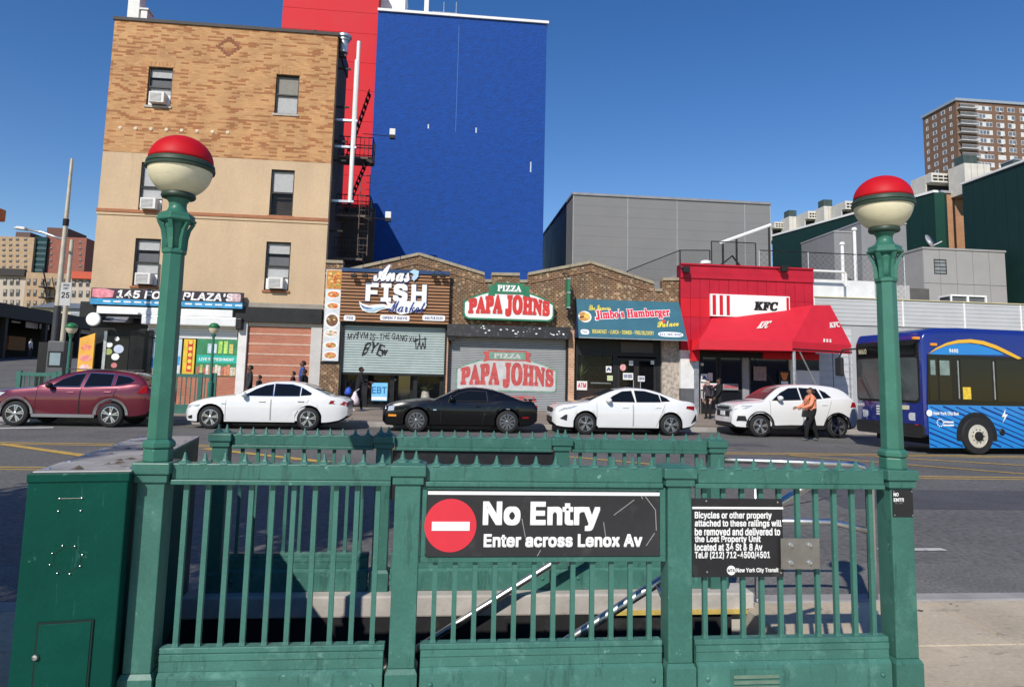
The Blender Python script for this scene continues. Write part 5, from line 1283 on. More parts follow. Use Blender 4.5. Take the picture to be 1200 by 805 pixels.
# door and ads
r = R_(121, 394, 149, 470, FY+.25)
d_ = bx('shop_door', mat('door_black', (.012, .012, .012), .25, var=.2), apt, r[0], r[1], FY+.24, FY+.295, BZ-.05, r[3])
for (x, y, rr_, mm) in ((128, 404, .13, white), (127, 412, .15, mat('st_green', (.35, .42, .15), .6)), (139, 409, .2, mat('st_blue', (.55, .62, .75), .6)), (135, 418, .16, white), (133.5, 428, .12, mat('st_red', (.6, .2, .2), .6)), (137, 397, .10, white)):
    c = at(x, y, FY+.23)
    decal('sticker', disc(c.x, c.z, rr_, rr_*.9, 12), FY+.239, mm, d_)
bx('door_rail', galv, apt, R_(117, 395, 121, 440)[0], R_(117, 395, 121, 440)[0]+.12, FY+.2, FY+.29, BZ-.05, r[3]+.2)
r = R_(150, 387, 176, 470, FY+.1)
bx('black_panel', mat('panel_black', (.010, .010, .011), .3, var=.2), apt, r[0], r[1], FY+.08, FY+.295, BZ-.05, r[3])
pst = [((176.5, 397, 189, 442), (.55, .68, .78), 'pale blue drinks poster in the food shop window, next to the black panel'), ((202, 397, 212.5, 438), (.50, .62, .70), 'narrow pale poster in the food shop window, right of the lamp pole'), ((214.5, 397.5, 228.5, 438.5), (.72, .50, .05), 'yellow poster with a red column in the food shop window'), ((230, 396.5, 279, 440.5), (.045, .22, .10), 'green drinks poster in the food shop window')]
for i, (pxs, cl, lb) in enumerate(pst):
    r = R_(*pxs, FY+.22)
    t = thing('poster', lb, 'poster', ((r[0]+r[1])/2, FY+.22, r[2]))
    bx('sheet', mat('poster_%d' % i, cl, .4, var=.25, scale=2.5), t, r[0], r[1]-.01, FY+.205, FY+.292, r[2], r[3])
    Yp = FY+.204
    w_, h_ = r[1]-r[0], r[3]-r[2]
    if i < 2:
        bx('print', mat('pr_blue', (.06, .30, .60), .5, var=.3, scale=5), t, r[0]+.04, r[1]-.04, Yp-.004, Yp, r[2]+h_*.25, r[2]+h_*.5)
        for k in range(3):
            bx('print', mat('pr_or%d' % k, [(.8, .45, .25), (.7, .2, .15), (.75, .7, .6)][k], .5), t, r[0]+.05+w_*.28*k, r[0]+w_*.28*(k+1), Yp-.004, Yp, r[2]+.05, r[2]+h_*.2)
    elif i == 2:
        bx('print', mat('pr_red', (.55, .06, .03), .5, var=.3, scale=6), t, r[0]+w_*.35, r[0]+w_*.8, Yp-.004, Yp, r[2]+.1, r[3]-.05)
        for k in range(5):
            decal('print', disc(r[0]+w_*.58, r[2]+.28+k*h_*.18, w_*.17, h_*.06, 12), Yp-.0045, mat('pr_ye', (.8, .6, .1), .5), t)
    else:
        bx('print', mat('pr_teal', (.02, .42, .33), .5, var=.1), t, r[0]+.03, r[1]-.04, Yp-.004, Yp, r[2]+h_*.34, r[2]+h_*.55)
        text('lettering', 'LIVE REFRESHMENT', (r[0]+.12, r[1]-.15, r[2]+h_*.40, r[2]+h_*.48), Yp-.006, white, t, shear=.15)
        rp = random.Random(5)
        for k in range(13):
            xx = r[0]+.1+(w_-.22)*k/12
            c_ = rp.choice([(.55, .45, .30), (.60, .22, .12), (.35, .45, .15), (.65, .60, .52), (.45, .15, .10)])
            bx('print', mat('prb%d' % k, c_, .5, var=.4, scale=9), t, xx-.05, xx+.06, Yp-.004, Yp, r[2]+.02, r[2]+h_*rp.uniform(.22, .31))
        for k, c_ in enumerate([(.5, .6, .65), (.55, .65, .70), (.35, .6, .1), (.45, .68, .15), (.6, .5, .15)]):
            xx = r[0]+w_*(.30+.13*k)
            bx('print', mat('prc%d' % k, c_, .5, var=.4, scale=9), t, xx-.07, xx+.08, Yp-.004, Yp, r[2]+h_*.60, r[2]+h_*(.93 if k in (2, 3) else .85))
t = thing('poster_stand', 'orange and pink poster panel at the left corner of the food shop', 'poster', (AX0-.3, FY-.2, BZ))
r = R_(92.5, 393, 110, 440, FY-.1)
MB().prism([(r[0], BZ-.05), (r[1], BZ-.05), (r[1], r[3]+.1), (r[0], r[3]-.12)], FY-.15, FY-.05).build('sheet', mat('poster_orange', (.80, .42, .07), .5, var=.2, scale=2), t)
for k, (fx_, fz, rw, c_) in enumerate(((.5, .82, .3, (.8, .25, .15)), (.5, .66, .34, (.85, .3, .25)), (.35, .36, .22, (.75, .05, .40)), (.65, .30, .2, (.85, .75, .7)), (.5, .52, .3, (.85, .5, .45)))):
    decal('print', disc(r[0]+(r[1]-r[0])*fx_, BZ+(r[3]-BZ)*fz, rw*.7, rw*.4, 14), FY-.151, mat('po%d' % k, c_, .5, var=.4, scale=8), t)
# ================================================================== one-storey row of shops
specbrick = brick_mat('speckled_brick', (.24, .135, .07), (.34, .19, .09), (.075, .056, .043), bw=.20, bh=.085, ms=.018, var=.25, run=((.46, .35, .21), .5, 1.0, .82))
copstone = mat('parapet_coping', (.33, .28, .20), .85, var=.2, scale=4, dirt=(.15, .12, .09))
SX0 = AX1+.002
SX1 = at(795.5, 400, FY).x
row = thing('shop_row', 'low speckled brick row of three shops with stepped gabled parapet', 'building', ((SX0+SX1)/2, FY, BZ))
outl_px = [(401.5, 309), (401.5, 319.5), (403.5, 319), (491, 299.5), (527, 310.5), (568, 323), (568, 331), (576, 331), (576, 323), (609, 323.5), (609, 331.5), (618, 331.5), (618.7, 323), (692, 309), (766.6, 333.6), (767, 341.5), (776, 342), (776, 329), (795.5, 329)]
outl = [(at(x, y, FY).x, at(x, y, FY).z) for x, y in outl_px]
outl[0] = (outl[1][0], outl[0][1])
zpier = outl[0][1]
top_line = [(SX0, zpier)]+outl[:-1]+[(SX1, outl[-1][1])]
zsoff = at(600, 385, FY).z                       # shop fronts start below this line
wall = MB()
wall.prism([(SX0, zsoff), (SX1, zsoff)]+top_line[::-1], FY+.0, FY+.35)
wall.build('parapet_wall', specbrick, row)
# coping stones along the parapet
for a, b in zip(top_line, top_line[1:]):
    L_ = math.hypot(b[0]-a[0], b[1]-a[1])
    if abs(b[0]-a[0]) < .05:
        continue
    k = max(1, int(round(L_/.9)))
    for i in range(k):
        t0, t1 = i/k+.004, (i+1)/k-.004
        p, q = (a[0]+(b[0]-a[0])*t0, a[1]+(b[1]-a[1])*t0), (a[0]+(b[0]-a[0])*t1, a[1]+(b[1]-a[1])*t1)
        MB().prism([(p[0], p[1]+.002), (q[0], q[1]+.002), (q[0], q[1]+.13), (p[0], p[1]+.13)], FY-.07, FY+.42).build('coping', copstone, row)
# projecting brick course under the gables
for (xa, ya), (xb, yb) in (((405, 327), (490, 308)), ((490, 308), (566, 331)), ((622, 331), (692, 317)), ((692, 317), (764, 341))):
    A, B = at(xa, ya, FY), at(xb, yb, FY)
    MB().prism([(A.x, A.z-.05), (B.x, B.z-.05), (B.x, B.z+.03), (A.x, A.z+.03)], FY-.04, FY+.02).build('brick_course', mat('course', (.22, .13, .08), .85, var=.3, scale=8), row)
# roof and body
bx('roof', mat('roof_grey', (.30, .30, .31), .8, var=.2), row, SX0+.01, SX1-.01, FY+.351, 35.6, zsoff-.2, zsoff+.1)
bx('back_wall', sidebrick, row, SX0+.01, SX1-.01, 35.2, 35.6, BZ-.4, zsoff-.201)
# piers between the shops
stripe_brick = brick_mat('pier_brick', (.45, .20, .10), (.55, .30, .17), (.5, .38, .28), bw=.22, bh=.11, ms=.02, var=.25)
piers = [(SX0, at(399, 430, FY).x), (at(521.5, 430, FY).x, at(527, 430, FY).x), (at(663.5, 430, FY).x, at(673, 430, FY).x), (at(776, 430, FY).x, SX1)]
for i, (a, b) in enumerate(piers):
    if i == 3:
        mm = mat('mosaic', (.42, .36, .30), .6, var=.55, scale=7, dirt=(.10, .16, .20), dirtamt=.9)
    else:
        mm = specbrick if i == 0 else stripe_brick
    bx('pier', mm, row, a, b, FY+.0, FY+.35, BZ-.4, zsoff-.002)
bx('pier_capital', blackpaint, row, piers[0][0], piers[0][1], FY-.03, FY+.36, at(388, 425, FY).z-.06, at(388, 425, FY).z+.04)

def shutter(parent, r, Y, n, m, frac=.16):
    h = (r[3]-r[2])/n
    q = MB()
    poly = []
    for k in range(n):
        z0 = r[2]+k*h
        MB().prism([(0, 0)], 0, 0) if False else None
        s = MB()
        s.add([(r[0], Y+.02, z0+.001), (r[1], Y+.02, z0+.001), (r[1], Y-.012, z0+h*.30), (r[0], Y-.012, z0+h*.30), (r[1], Y-.012, z0+h*.70), (r[0], Y-.012, z0+h*.70), (r[1], Y+.02, z0+h*.999), (r[0], Y+.02, z0+h*.999)],
              [(0, 1, 2, 3), (3, 2, 4, 5), (5, 4, 6, 7)])
        s.build('slat', m, parent)

# ---------------- fish market
fs = thing('shop_sign', 'wooden slat shop sign of the fish market with white letters', 'sign', (-2, FY-.3, 4.1))
r = R_(399, 320.5, 526.5, 378.5, FY-.3)
slatw = mat('wood_slat', (.34, .17, .085), .55, var=.25, scale=3, stretch=(.4, 1, 5))
slatd = mat('wood_gap', (.045, .024, .016), .8, var=.2)
bx('backing', slatd, fs, r[0], r[1], FY-.27, FY-.002, r[2], r[3])
ns = 15
for k in range(ns):
    z0 = r[2]+(r[3]-r[2])*k/ns
    bx('slat', slatw, fs, r[0], r[1], FY-.31, FY-.271, z0+.012, z0+(r[3]-r[2])/ns*.68)
r2 = R_(400, 316, 526.5, 320, FY-.3)
bx('top_bar', mat('bar_blue', (.035, .07, .16), .4, .3, var=.1), fs, r[0], r[1], FY-.36, FY-.25, r[3]+.003, r[3]+.16)
FS = FY-.315
navy = mat('navy', (.035, .06, .22), .45, var=.1)
paleblue = mat('pale_blue', (.42, .62, .80), .45, var=.15)
text('lettering', 'FISH', R_(428.5, 332.5, 500, 354.5, FS), FS-.05, white, fs, bold=.04, spacing=1.16)
text('letter_edge', 'FISH', R_(427.8, 332.0, 501.2, 355.5, FS), FS-.02, navy, fs, bold=.05, spacing=1.16)
text('script_edge', 'Anas', R_(437, 310.0, 481.5, 331.5, FS), FS-.02, navy, fs, bold=.036, font='c', shear=.1)
text('script_lettering', 'Anas', R_(438, 310.5, 480.5, 330.5, FS), FS-.05, white, fs, bold=.016, font='c', shear=.1)
def wave(px_pts, m, name, y):
    P = [at(x, y_, FS) for x, y_ in px_pts]
    decal(name, [(p.x, p.z) for p in P][::-1], y, m, fs, .02)
wave([(421, 353), (425, 356), (432, 358), (441, 357), (449, 356.5), (457, 359), (462, 362), (454, 361.5), (447, 363), (440, 366.5), (432, 366.5), (425, 364), (422, 359)], white, 'wave', FS-.02)
wave([(423, 357), (430, 360.5), (438, 361), (446, 359.5), (452, 360), (444, 362.5), (437, 365), (430, 364.5), (425, 361.5)], paleblue, 'wave_blue', FS-.043)
wave([(422, 356.5), (428, 360), (437, 361.5), (430, 361.8), (425, 360)], navy, 'wave_line', FS-.066)
decal('script_plate', [(at(x, y, FS).x, at(x, y, FS).z) for x, y in [(452, 353), (459, 356), (468, 353), (499, 353), (500, 358), (498, 362), (486, 363), (484, 366), (470, 369), (460, 364), (456, 361)]][::-1], FS-.052, white, fs, .015)
text('script_lettering', 'Market', R_(455, 353, 498.5, 366.5, FS), FS-.07, navy, fs, bold=.006, font='c', shear=.1)
wave([(480, 319), (485, 316), (491, 318), (490, 325), (485, 330), (482.5, 326), (485, 322)], paleblue, 'fish_tail', FS-.06)
for (a, b), s in (((403, 416.5), '703'), ((445.5, 480), 'OPEN 7 DAYS'), ((495, 521.5), '646.918.0150')):
    rr_ = R_(a, 369.5, b, 376, FS)
    decal('plate', rbox(rr_[0], rr_[1], rr_[2], rr_[3], .07), FS, white, fs, .03)
    text('lettering', s, (rr_[0]+.10, rr_[1]-.10, rr_[2]+.06, rr_[3]-.06), FS-.034, navy, fs, bold=.02)
for x in (415, 428, 509, 519):
    c = at(x, 322, FY-.55)
    t = thing('sign_floodlight', {415: 'leftmost black floodlight above the fish market sign', 428: 'second black floodlight from the left above the fish market sign', 509: 'second black floodlight from the right above the fish market sign', 519: 'rightmost black floodlight above the fish market sign'}[x], 'floodlight', (c.x, FY-.55, c.z), 'floodlights of the fish market')
    bx('head', iron, t, c.x-.12, c.x+.12, FY-.68, FY-.48, c.z-.12, c.z+.02, bevel=.02)
    MB().tube([(c.x, FY-.5, c.z), (c.x, FY-.36, c.z+.10)], .015, 6).build('arm', iron, t)
r = R_(401.5, 382, 521, 438, FY)
slatg = mat('shutter_pale', (.40, .47, .46), .5, .15, var=.08, scale=2)
shf = thing('roller_shutter', 'pale roller shutter of the fish market, half open, with graffiti', 'shutter', ((r[0]+r[1])/2, FY, r[2]))
shutter(shf, r, FY+.10, 19, slatg)
bx('bottom_bar', iron, shf, r[0], r[1], FY+.06, FY+.16, r[2]-.07, r[2]-.001)
bx('guide', iron, shf, r[0]-.10, r[0]-.001, FY-.02, FY+.2, BZ-.02, r[3])
bx('guide', iron, shf, r[1]+.001, r[1]+.08, FY-.02, FY+.2, BZ-.02, r[3])
bx('housing', blackpaint, shf, r[0]-.12, r[1]+.1, FY-.06, FY+.3, r[3]+.003, r[3]+.16)
gy = FY+.084
spray = mat('spray_black', (.02, .02, .022), .7, var=0)
text('graffiti', 'MV$VM IS-THE GANG', R_(407.5, 389.5, 478, 399, gy), gy, spray, shf, bold=.006, warp=lambda a, b: (a+.03*math.sin(9*b), b+.035*math.sin(5.3*a)))
text('graffiti', 'BYE', R_(425.5, 402, 450, 416, gy), gy, spray, shf, bold=.012, shear=.15, warp=lambda a, b: (a+.06*math.sin(9*b), b+.09*math.sin(6.1*a)))
text('graffiti', 'w', R_(447, 409.5, 454.5, 416.5, gy), gy, spray, shf, bold=.03, shear=.25)
text('graffiti', 'xu', R_(479, 394.5, 487.5, 401, gy), gy, spray, shf, bold=0)
q = MB()
for (xa, ya), (xb, yb) in (((486, 398), (500, 397)), ((487, 397), (487.5, 409)), ((498, 395), (498.5, 408)), ((491.5, 392), (492, 405)), ((489, 409), (491, 401)), ((491, 401), (493.5, 409)), ((493.5, 409), (495.5, 401)), ((495.5, 401), (497.5, 409)), ((484, 399.5), (490, 398.5))):
    A, B = at(xa, ya, gy), at(xb, yb, gy)
    n_ = Vector((-(B.z-A.z), 0, B.x-A.x)).normalized()*.022
    q.add([(A.x-n_.x, gy, A.z-n_.z), (B.x-n_.x, gy, B.z-n_.z), (B.x+n_.x, gy, B.z+n_.z), (A.x+n_.x, gy, A.z+n_.z)], [(0, 1, 2, 3)])
for i in range(0, len(q.v), 4):
    for j in range(4):
        q.v[i+j].y -= .0006*(i//4)
q.build('graffiti', spray, shf)
# shop front below
zlint = r[2]-.072
bx('shop_back', interior, row, r[0]-.1, r[1]+.1, FY+1.2, FY+1.3, BZ-.4, zlint+.3)
bx('shop_ceiling', interior, row, r[0]-.1, r[1]+.1, FY+.2, FY+1.3, zlint+.32, zlint+.36)
ff = thing('shop_glazing', 'dark glazed shop front under the half-open fish market shutter', 'shop front', ((r[0]+r[1])/2, FY+.4, BZ))
xs_ = [at(x, 455, FY+.3).x for x in (402, 424, 430.5, 457, 462, 484, 489, 515, 521)]
for a, b in ((xs_[0]-.1, xs_[0]+.12), (xs_[1], xs_[2]), (xs_[3], xs_[4]), (xs_[5], xs_[6]), (xs_[7], xs_[8])):
    bx('mullion', blackpaint, ff, a, b, FY+.28, FY+.42, BZ-.05, zlint+.30)
for a, b in ((xs_[0]+.122, xs_[1]-.002), (xs_[2]+.002, xs_[3]-.002), (xs_[6]+.002, xs_[7]-.002)):
    bx('pane', glassc, ff, a, b, FY+.36, FY+.37, BZ+.12, zlint+.30)
    bx('bottom_rail', blackpaint, ff, a, b, FY+.30, FY+.41, BZ-.05, BZ+.118)
dr = bx('door', blackpaint, ff, xs_[4]+.002, xs_[5]-.002, FY+.75, FY+.82, BZ-.05, zlint+.30)
bx('door_glass', glass, dr, xs_[4]+.15, xs_[5]-.15, FY+.742, FY+.749, BZ+.25, zlint+.1)
for x, y in ((466, 438), (470, 437.5), (463, 445)):
    c = at(x, y, FY+.6)
    t = tag(MB().lathe([(0, -.05), (.05, -.02), (.05, .02), (0, .05)], c, n=10).build('downlight', mat('lamp_white', (.9, .9, .85), .3, var=0), None, smooth=True), '%s small white spot lamp in the fish market doorway' % {466: 'middle', 470: 'right-hand', 463: 'lower left'}[x], 'lamp', 'doorway spot lamps')
r3 = R_(435.5, 448.5, 454, 469.5, FY+.35)
eb = thing('window_sign', 'pale blue EBT sign in the fish market window', 'sign', ((r3[0]+r3[1])/2, FY+.34, r3[2]))
bx('sheet', mat('ebt_blue', (.20, .55, .85), .5, var=.08), eb, r3[0], r3[1], FY+.335, FY+.35, r3[2], r3[3])
text('lettering', 'EBT', (r3[0]+.01, r3[1]-.03, r3[2]+.30, r3[3]-.17), FY+.333, mat('ebt_dark', (.03, .16, .40), .5, var=0), eb, bold=.02)
bx('footer', white, eb, r3[0]+.02, r3[1]-.02, FY+.331, FY+.3345, r3[2]+.03, r3[2]+.17)
c = at(498.5, 461, FY+.6)
pot = thing('potted_plant', 'leafy plant in a white pot in the fish market window', 'plant', (c.x, FY+.6, c.z-.35))
MB().lathe([(.22, -.05), (.30, .0), (.20, .10), (.16, .35), (.13, .40), (0, .40)], (c.x, FY+.6, c.z-.30), n=14).build('pot', mat('pot_white', (.70, .66, .55), .5, var=.2, scale=8), pot, smooth=40)
leafm = mat('leaf', (.10, .13, .045), .6, var=.4, scale=9)
rl = random.Random(11)
for k in range(22):
    an, el = rl.uniform(0, 2*PI), rl.uniform(.2, 1.3)
    L_ = rl.uniform(.3, .55)
    p = Vector((c.x, FY+.6, c.z+.08))
    d = Vector((math.cos(an)*math.cos(el), math.sin(an)*math.cos(el)*.6, math.sin(el)))
    s_ = Vector((-math.sin(an), math.cos(an), 0))*.05
    m_ = p+d*L_*.5
    e_ = p+d*L_-Vector((0, 0, .10))
    MB().add([p, m_+s_, e_, m_-s_], [(0, 1, 2), (0, 2, 3)]).build('leaf', leafm, pot)
# food picture banner
r = R_(380, 316, 399, 423, FY-.1)
fb = thing('food_banner', 'tall banner of food pictures left of the fish market', 'banner', ((r[0]+r[1])/2, FY-.1, r[2]))
bx('sheet', mat('banner_white', (.62, .66, .68), .5, var=.15, scale=3), fb, r[0], r[1], FY-.11, FY-.001, r[2], r[3])
w_, h_ = r[1]-r[0], r[3]-r[2]
rf = random.Random(4)
bx('photo', mat('fd_base', (.55, .24, .05), .5, var=.5, scale=9), fb, r[0]+.02, r[1]-.02, FY-.116, FY-.1105, r[3]-h_*.215, r[3]-.03)
for k in range(22):
    decal('photo', disc(r[0]+w_*rf.uniform(.15, .85), r[3]-h_*rf.uniform(.03, .19), .07, .05, 8), FY-.1165-.0006*k, mat('fd_%d' % (k % 4), [(.75, .40, .06), (.50, .10, .03), (.80, .55, .20), (.35, .30, .08)][k % 4], .5, var=.5, scale=14), fb, .0005)
for k, (fz, c1, rx_, rz_) in enumerate(((.275, (.72, .20, .06), .42, .035), (.40, (.70, .22, .08), .38, .03), (.56, (.16, .075, .04), .40, .065), (.70, (.70, .62, .55), .45, .035), (.83, (.55, .20, .06), .36, .03), (.94, (.60, .25, .10), .42, .035))):
    zc = r[3]-h_*fz
    decal('plate', disc(r[0]+w_*.5, zc, w_*.46, h_*rz_*1.35, 20), FY-.112, white, fb, .002)
    decal('photo', disc(r[0]+w_*.5, zc, w_*rx_*.9, h_*rz_, 16), FY-.1145, mat('food_%d' % k, c1, .5, var=.5, scale=10), fb, .002)
    for j in range(6):
        decal('photo', disc(r[0]+w_*rf.uniform(.25, .75), zc+h_*rz_*rf.uniform(-.6, .6), .06, .035, 7), FY-.117-.0006*j, mat('food_b%d' % (j % 3), [(.75, .50, .25), (.45, .10, .03), (.25, .30, .08)][j % 3], .5, var=.4, scale=14), fb, .0005)

# ---------------- pizza shop
pz = thing('shop_sign', 'arched white pizza shop sign with red letters and green ribbon', 'sign', (3, FY-.35, 4.4))
PYs = FY-.36
pgreen = mat('pizza_green', (.03, .19, .10), .45, var=.12)
pred = mat('pizza_red', (.60, .045, .04), .45, var=.1)
def arched(x0, x1, zb, zs, zp, r, n=16):
    p = [(x0, zb+r), (x0+r*.3, zb+r*.3), (x0+r, zb), (x1-r, zb), (x1-r*.3, zb+r*.3), (x1, zb+r)]
    cx = (x0+x1)/2
    for i in range(n+1):
        t = 1-2*i/n
        p.append((cx+t*(x1-x0)/2, zs+(zp-zs)*(1-abs(t)**2.3)))
    return p
ra = rect(543, 340, 649.5, 375.5, PYs)
zsd = at(600, 355, PYs).z
cgx = (ra[0]+ra[1])/2
MB().prism(arched(ra[0], ra[1], ra[2], zsd, ra[3], .25), PYs+.0, FY-.003).build('green_rim', pgreen, pz)
MB().prism(arched(ra[0]+.07, ra[1]-.07, ra[2]+.07, zsd-.05, ra[3]-.07, .2), PYs-.012, PYs-.001).build('face', white, pz)
hw_ = (ra[1]-ra[0])/2
def papa_warp(a, b):
    t = (a-cgx)/hw_
    z0 = ra[2]+.17
    return a, z0+(b-z0)*(1-.33*abs(t)**2.0)
text('lettering', 'PAPA JOHNS', (ra[0]+.20, ra[1]-.20, ra[2]+.17, ra[3]-.20), PYs-.03, pred, pz, bold=.040, font='s', warp=papa_warp)
rp = rect(580, 332, 613.5, 344.5, PYs)
MB().prism([(rp[0]-.02, rp[2]), (rp[1]+.02, rp[2]), (rp[1]+.02, rp[3]), (rp[0]-.02, rp[3])], PYs-.05, PYs-.032).build('ribbon', pgreen, pz)
for s_, xx in ((-1, rp[0]), (1, rp[1])):
    MB().prism([(xx, rp[2]-.12), (xx+s_*.30, rp[2]-.10), (xx+s_*.22, (rp[2]+rp[3])/2-.10), (xx+s_*.30, rp[3]-.12), (xx, rp[3]-.10)][::s_], PYs-.03, PYs-.013).build('ribbon_tail', pgreen, pz)
text('ribbon_lettering', 'PIZZA', (rp[0]+.10, rp[1]-.10, rp[2]+.10, rp[3]-.09), PYs-.055, white, pz, bold=.02, font='s')
r = R_(524, 381.5, 669, 395.5, FY-.4)
hs = thing('shutter_housing', 'long black shutter housing over the pizza shop front', 'shutter housing', ((r[0]+r[1])/2, FY-.4, r[2]))
MB().hexa([(r[0], FY-.42, r[2]), (r[1], FY-.42, r[2]), (r[1], FY-.004, r[2]), (r[0], FY-.004, r[2]), (r[0], FY-.30, r[3]), (r[1], FY-.30, r[3]), (r[1], FY-.004, r[3]), (r[0], FY-.004, r[3])]).build('box', mat('housing_black', (.016, .016, .017), .5, var=.2, scale=2, dirt=(.45, .45, .45), dirtamt=.25), hs)
bx('end_bracket', iron, hs, r[0]+.05, r[0]+.35, FY-.38, FY-.01, r[2]-.2, r[2]-.002)
bx('red_strip', mat('dull_red', (.30, .09, .05), .7, var=.2), hs, at(575, 380, FY).x, at(609, 380, FY).x, FY-.03, FY-.002, r[3]+.002, r[3]+.10)
for k in range(26):
    xx, zz = random.uniform(r[0]+1.3, r[1]-.2), random.uniform(r[2]+.15, r[3]-.05)
    s_ = random.uniform(.012, .035)
    yy = FY-.42+(zz-r[2])/(r[3]-r[2])*.12
    MB().prism(disc(xx, zz, s_*1.6, s_, 6), yy-.006, yy-.001).build('chipped_paint', white, hs)
r = R_(527.5, 393, 663, 482, FY)
shp = thing('roller_shutter', 'closed grey roller shutter with faded painted pizza logo', 'shutter', ((r[0]+r[1])/2, FY, BZ))
slatg2 = mat('shutter_grey', (.36, .37, .375), .5, .15, var=.08, scale=2)
rs = (r[0], r[1], BZ-.02, r[3])
shutter(shp, rs, FY+.10, 44, slatg2)
bx('guide', iron, shp, r[0]-.12, r[0]-.002, FY-.01, FY+.2, BZ-.02, r[3])
bx('guide', iron, shp, r[1]+.002, r[1]+.10, FY-.01, FY+.2, BZ-.02, r[3])
# painted logo, on the slats
PG = FY+.083
fred = mat('faded_red', (.50, .08, .075), .6, var=.25, scale=5, dirt=(.40, .36, .36), dirtamt=.6)
fgreen = mat('faded_green', (.16, .30, .22), .6, var=.25, scale=5, dirt=(.36, .38, .37), dirtamt=.7)
fwhite = mat('faded_white', (.52, .52, .51), .6, var=.15, scale=3, dirt=(.38, .38, .38), dirtamt=.5)
rb_ = R_(534.5, 419, 652.5, 459, PG)
cg2, hw2 = (rb_[0]+rb_[1])/2, (rb_[1]-rb_[0])/2
zs2 = at(600, 433, PG).z
MB().prism(arched(rb_[0], rb_[1], rb_[2], zs2, rb_[3], .12), PG-.004, PG-.001).build('painted_rim', fgreen, shp)
MB().prism(arched(rb_[0]+.06, rb_[1]-.06, rb_[2]+.06, zs2-.04, rb_[3]-.06, .08), PG-.008, PG-.005).build('painted_face', fwhite, shp)
def papa_warp2(a, b):
    t = (a-cg2)/hw2
    z0 = rb_[2]+.16
    return a, z0+(b-z0)*(1-.30*abs(t)**2.0)
text('painted_letters', 'PAPA JOHNS', (rb_[0]+.18, rb_[1]-.14, rb_[2]+.16, rb_[3]-.20), PG-.010, fred, shp, bold=.035, font='s', warp=papa_warp2)
rq = R_(573, 412.5, 616, 421.5, PG)
MB().prism([(rq[0]-.25, rq[2]-.12), (rq[0], rq[2]-.05), (rq[1], rq[2]-.05), (rq[1]+.25, rq[2]-.12), (rq[1]+.15, rq[3]-.2), (rq[1]+.25, rq[3]-.05), (rq[1], rq[3]+.05), (rq[0], rq[3]+.05), (rq[0]-.25, rq[3]-.05), (rq[0]-.15, rq[3]-.2)], PG-.014, PG-.011).build('painted_ribbon_edge', fred, shp)
MB().prism([(rq[0], rq[2]), (rq[1], rq[2]), (rq[1], rq[3]), (rq[0], rq[3])], PG-.018, PG-.015).build('painted_ribbon', fgreen, shp)
text('painted_letters', 'PIZZA', (rq[0]+.2, rq[1]-.2, rq[2]+.06, rq[3]-.06), PG-.021, fwhite, shp, bold=.02, font='s')
text('painted_letters', 'PIZZA', R_(597, 464, 629, 470.5, PG), PG-.003, fred, shp, bold=.04, font='s')
# hanging blade sign
t = thing('blade_sign', 'narrow dark green sign hanging from a bracket beside the blue awning', 'sign', (at(665, 345, FY-.6).x, FY-.6, at(665, 362, FY-.6).z))
c0, c1 = at(667, 327.5, FY-.6), at(663, 362, FY-.6)
cx_ = (c0.x+c1.x)/2
MB().box(cx_-.06, cx_+.06, FY-.95, FY-.35, c1.z, c0.z).build('panel', pgreen, t, bevel=.01)
for z in (c1.z, (c0.z+c1.z)/2, c0.z-.04):
    bx('edge', galv, t, cx_-.07, cx_+.07, FY-.97, FY-.33, z, z+.05)
MB().tube([(cx_, FY-.7, c0.z), (cx_, FY-.65, c0.z+.25), (cx_-.1, FY, c0.z+.35)], .025, 6).build('bracket', iron, t)

# ---------------- hamburger shop
jb = thing('awning', 'teal sloping awning of the hamburger shop with red lettering', 'awning', (8, FY-.6, 3.6))
jblue = mat('awning_teal', (.035, .13, .18), .6, var=.1, scale=2)
jdark = mat('awning_navy', (.015, .04, .10), .6, var=.1)
YA, YB = FY-.15, FY-1.05
P0, P1 = at(681, 351, YA), at(796.5, 354.5, YA)
Q0, Q1 = at(674, 394.5, YB), at(803.5, 398.5, YB)
zt_, zb_ = (P0.z+P1.z)/2, (Q0.z+Q1.z)/2
ax0, ax1 = (P0.x+Q0.x)/2, (P1.x+Q1.x)/2
A0, A1, B0, B1 = Vector((ax0, YA, zt_)), Vector((ax1, YA, zt_)), Vector((ax0-.05, YB, zb_)), Vector((ax1+.05, YB, zb_))
th = Vector((0, .05, .02))
MB().hexa([B0, B1, B1+th, B0+th, A0, A1, A1+th, A0+th]).build('canopy', jblue, jb)
MB().add([A0, B0, Vector((ax0-.05, FY-.01, zb_)), Vector((ax0, FY-.01, zt_))], [(0, 1, 2, 3)]).build('side_cloth', jdark, jb)
MB().add([A1, B1, Vector((ax1+.05, FY-.01, zb_)), Vector((ax1, FY-.01, zt_))], [(3, 2, 1, 0)]).build('side_cloth', jdark, jb)
bx('front_bar', galv, jb, ax0-.05, ax1+.05, YB+.01, YB+.05, zb_-.04, zb_-.002)
Wd = (A1-A0).length
up = (A0-B0)+Vector((-.05, 0, 0))
Hh = up.length
uu, vv = Vector((1, 0, 0)), up.normalized()
nn_ = uu.cross(vv)
if nn_.y > 0: nn_ = -nn_
def jt(s, box, m, off, **k):
    k.setdefault('bold', .02)
    return text('lettering', s, (box[0]*Wd, box[1]*Wd, box[2]*Hh, box[3]*Hh), 0, m, jb, o=B0+nn_*off, u=uu, v=vv, **k)
jred = mat('jimbo_red', (.62, .02, .05), .5, var=.06)
jyel = mat('jimbo_yellow', (.78, .62, .06), .5, var=.06)
def tilt(a, b):
    return a, b+(a-.2*Wd)*.085
jt("Jimbo's Hamburger", (.168, .905, .40, .73), white, .006, font='s', bold=.055, warp=tilt)
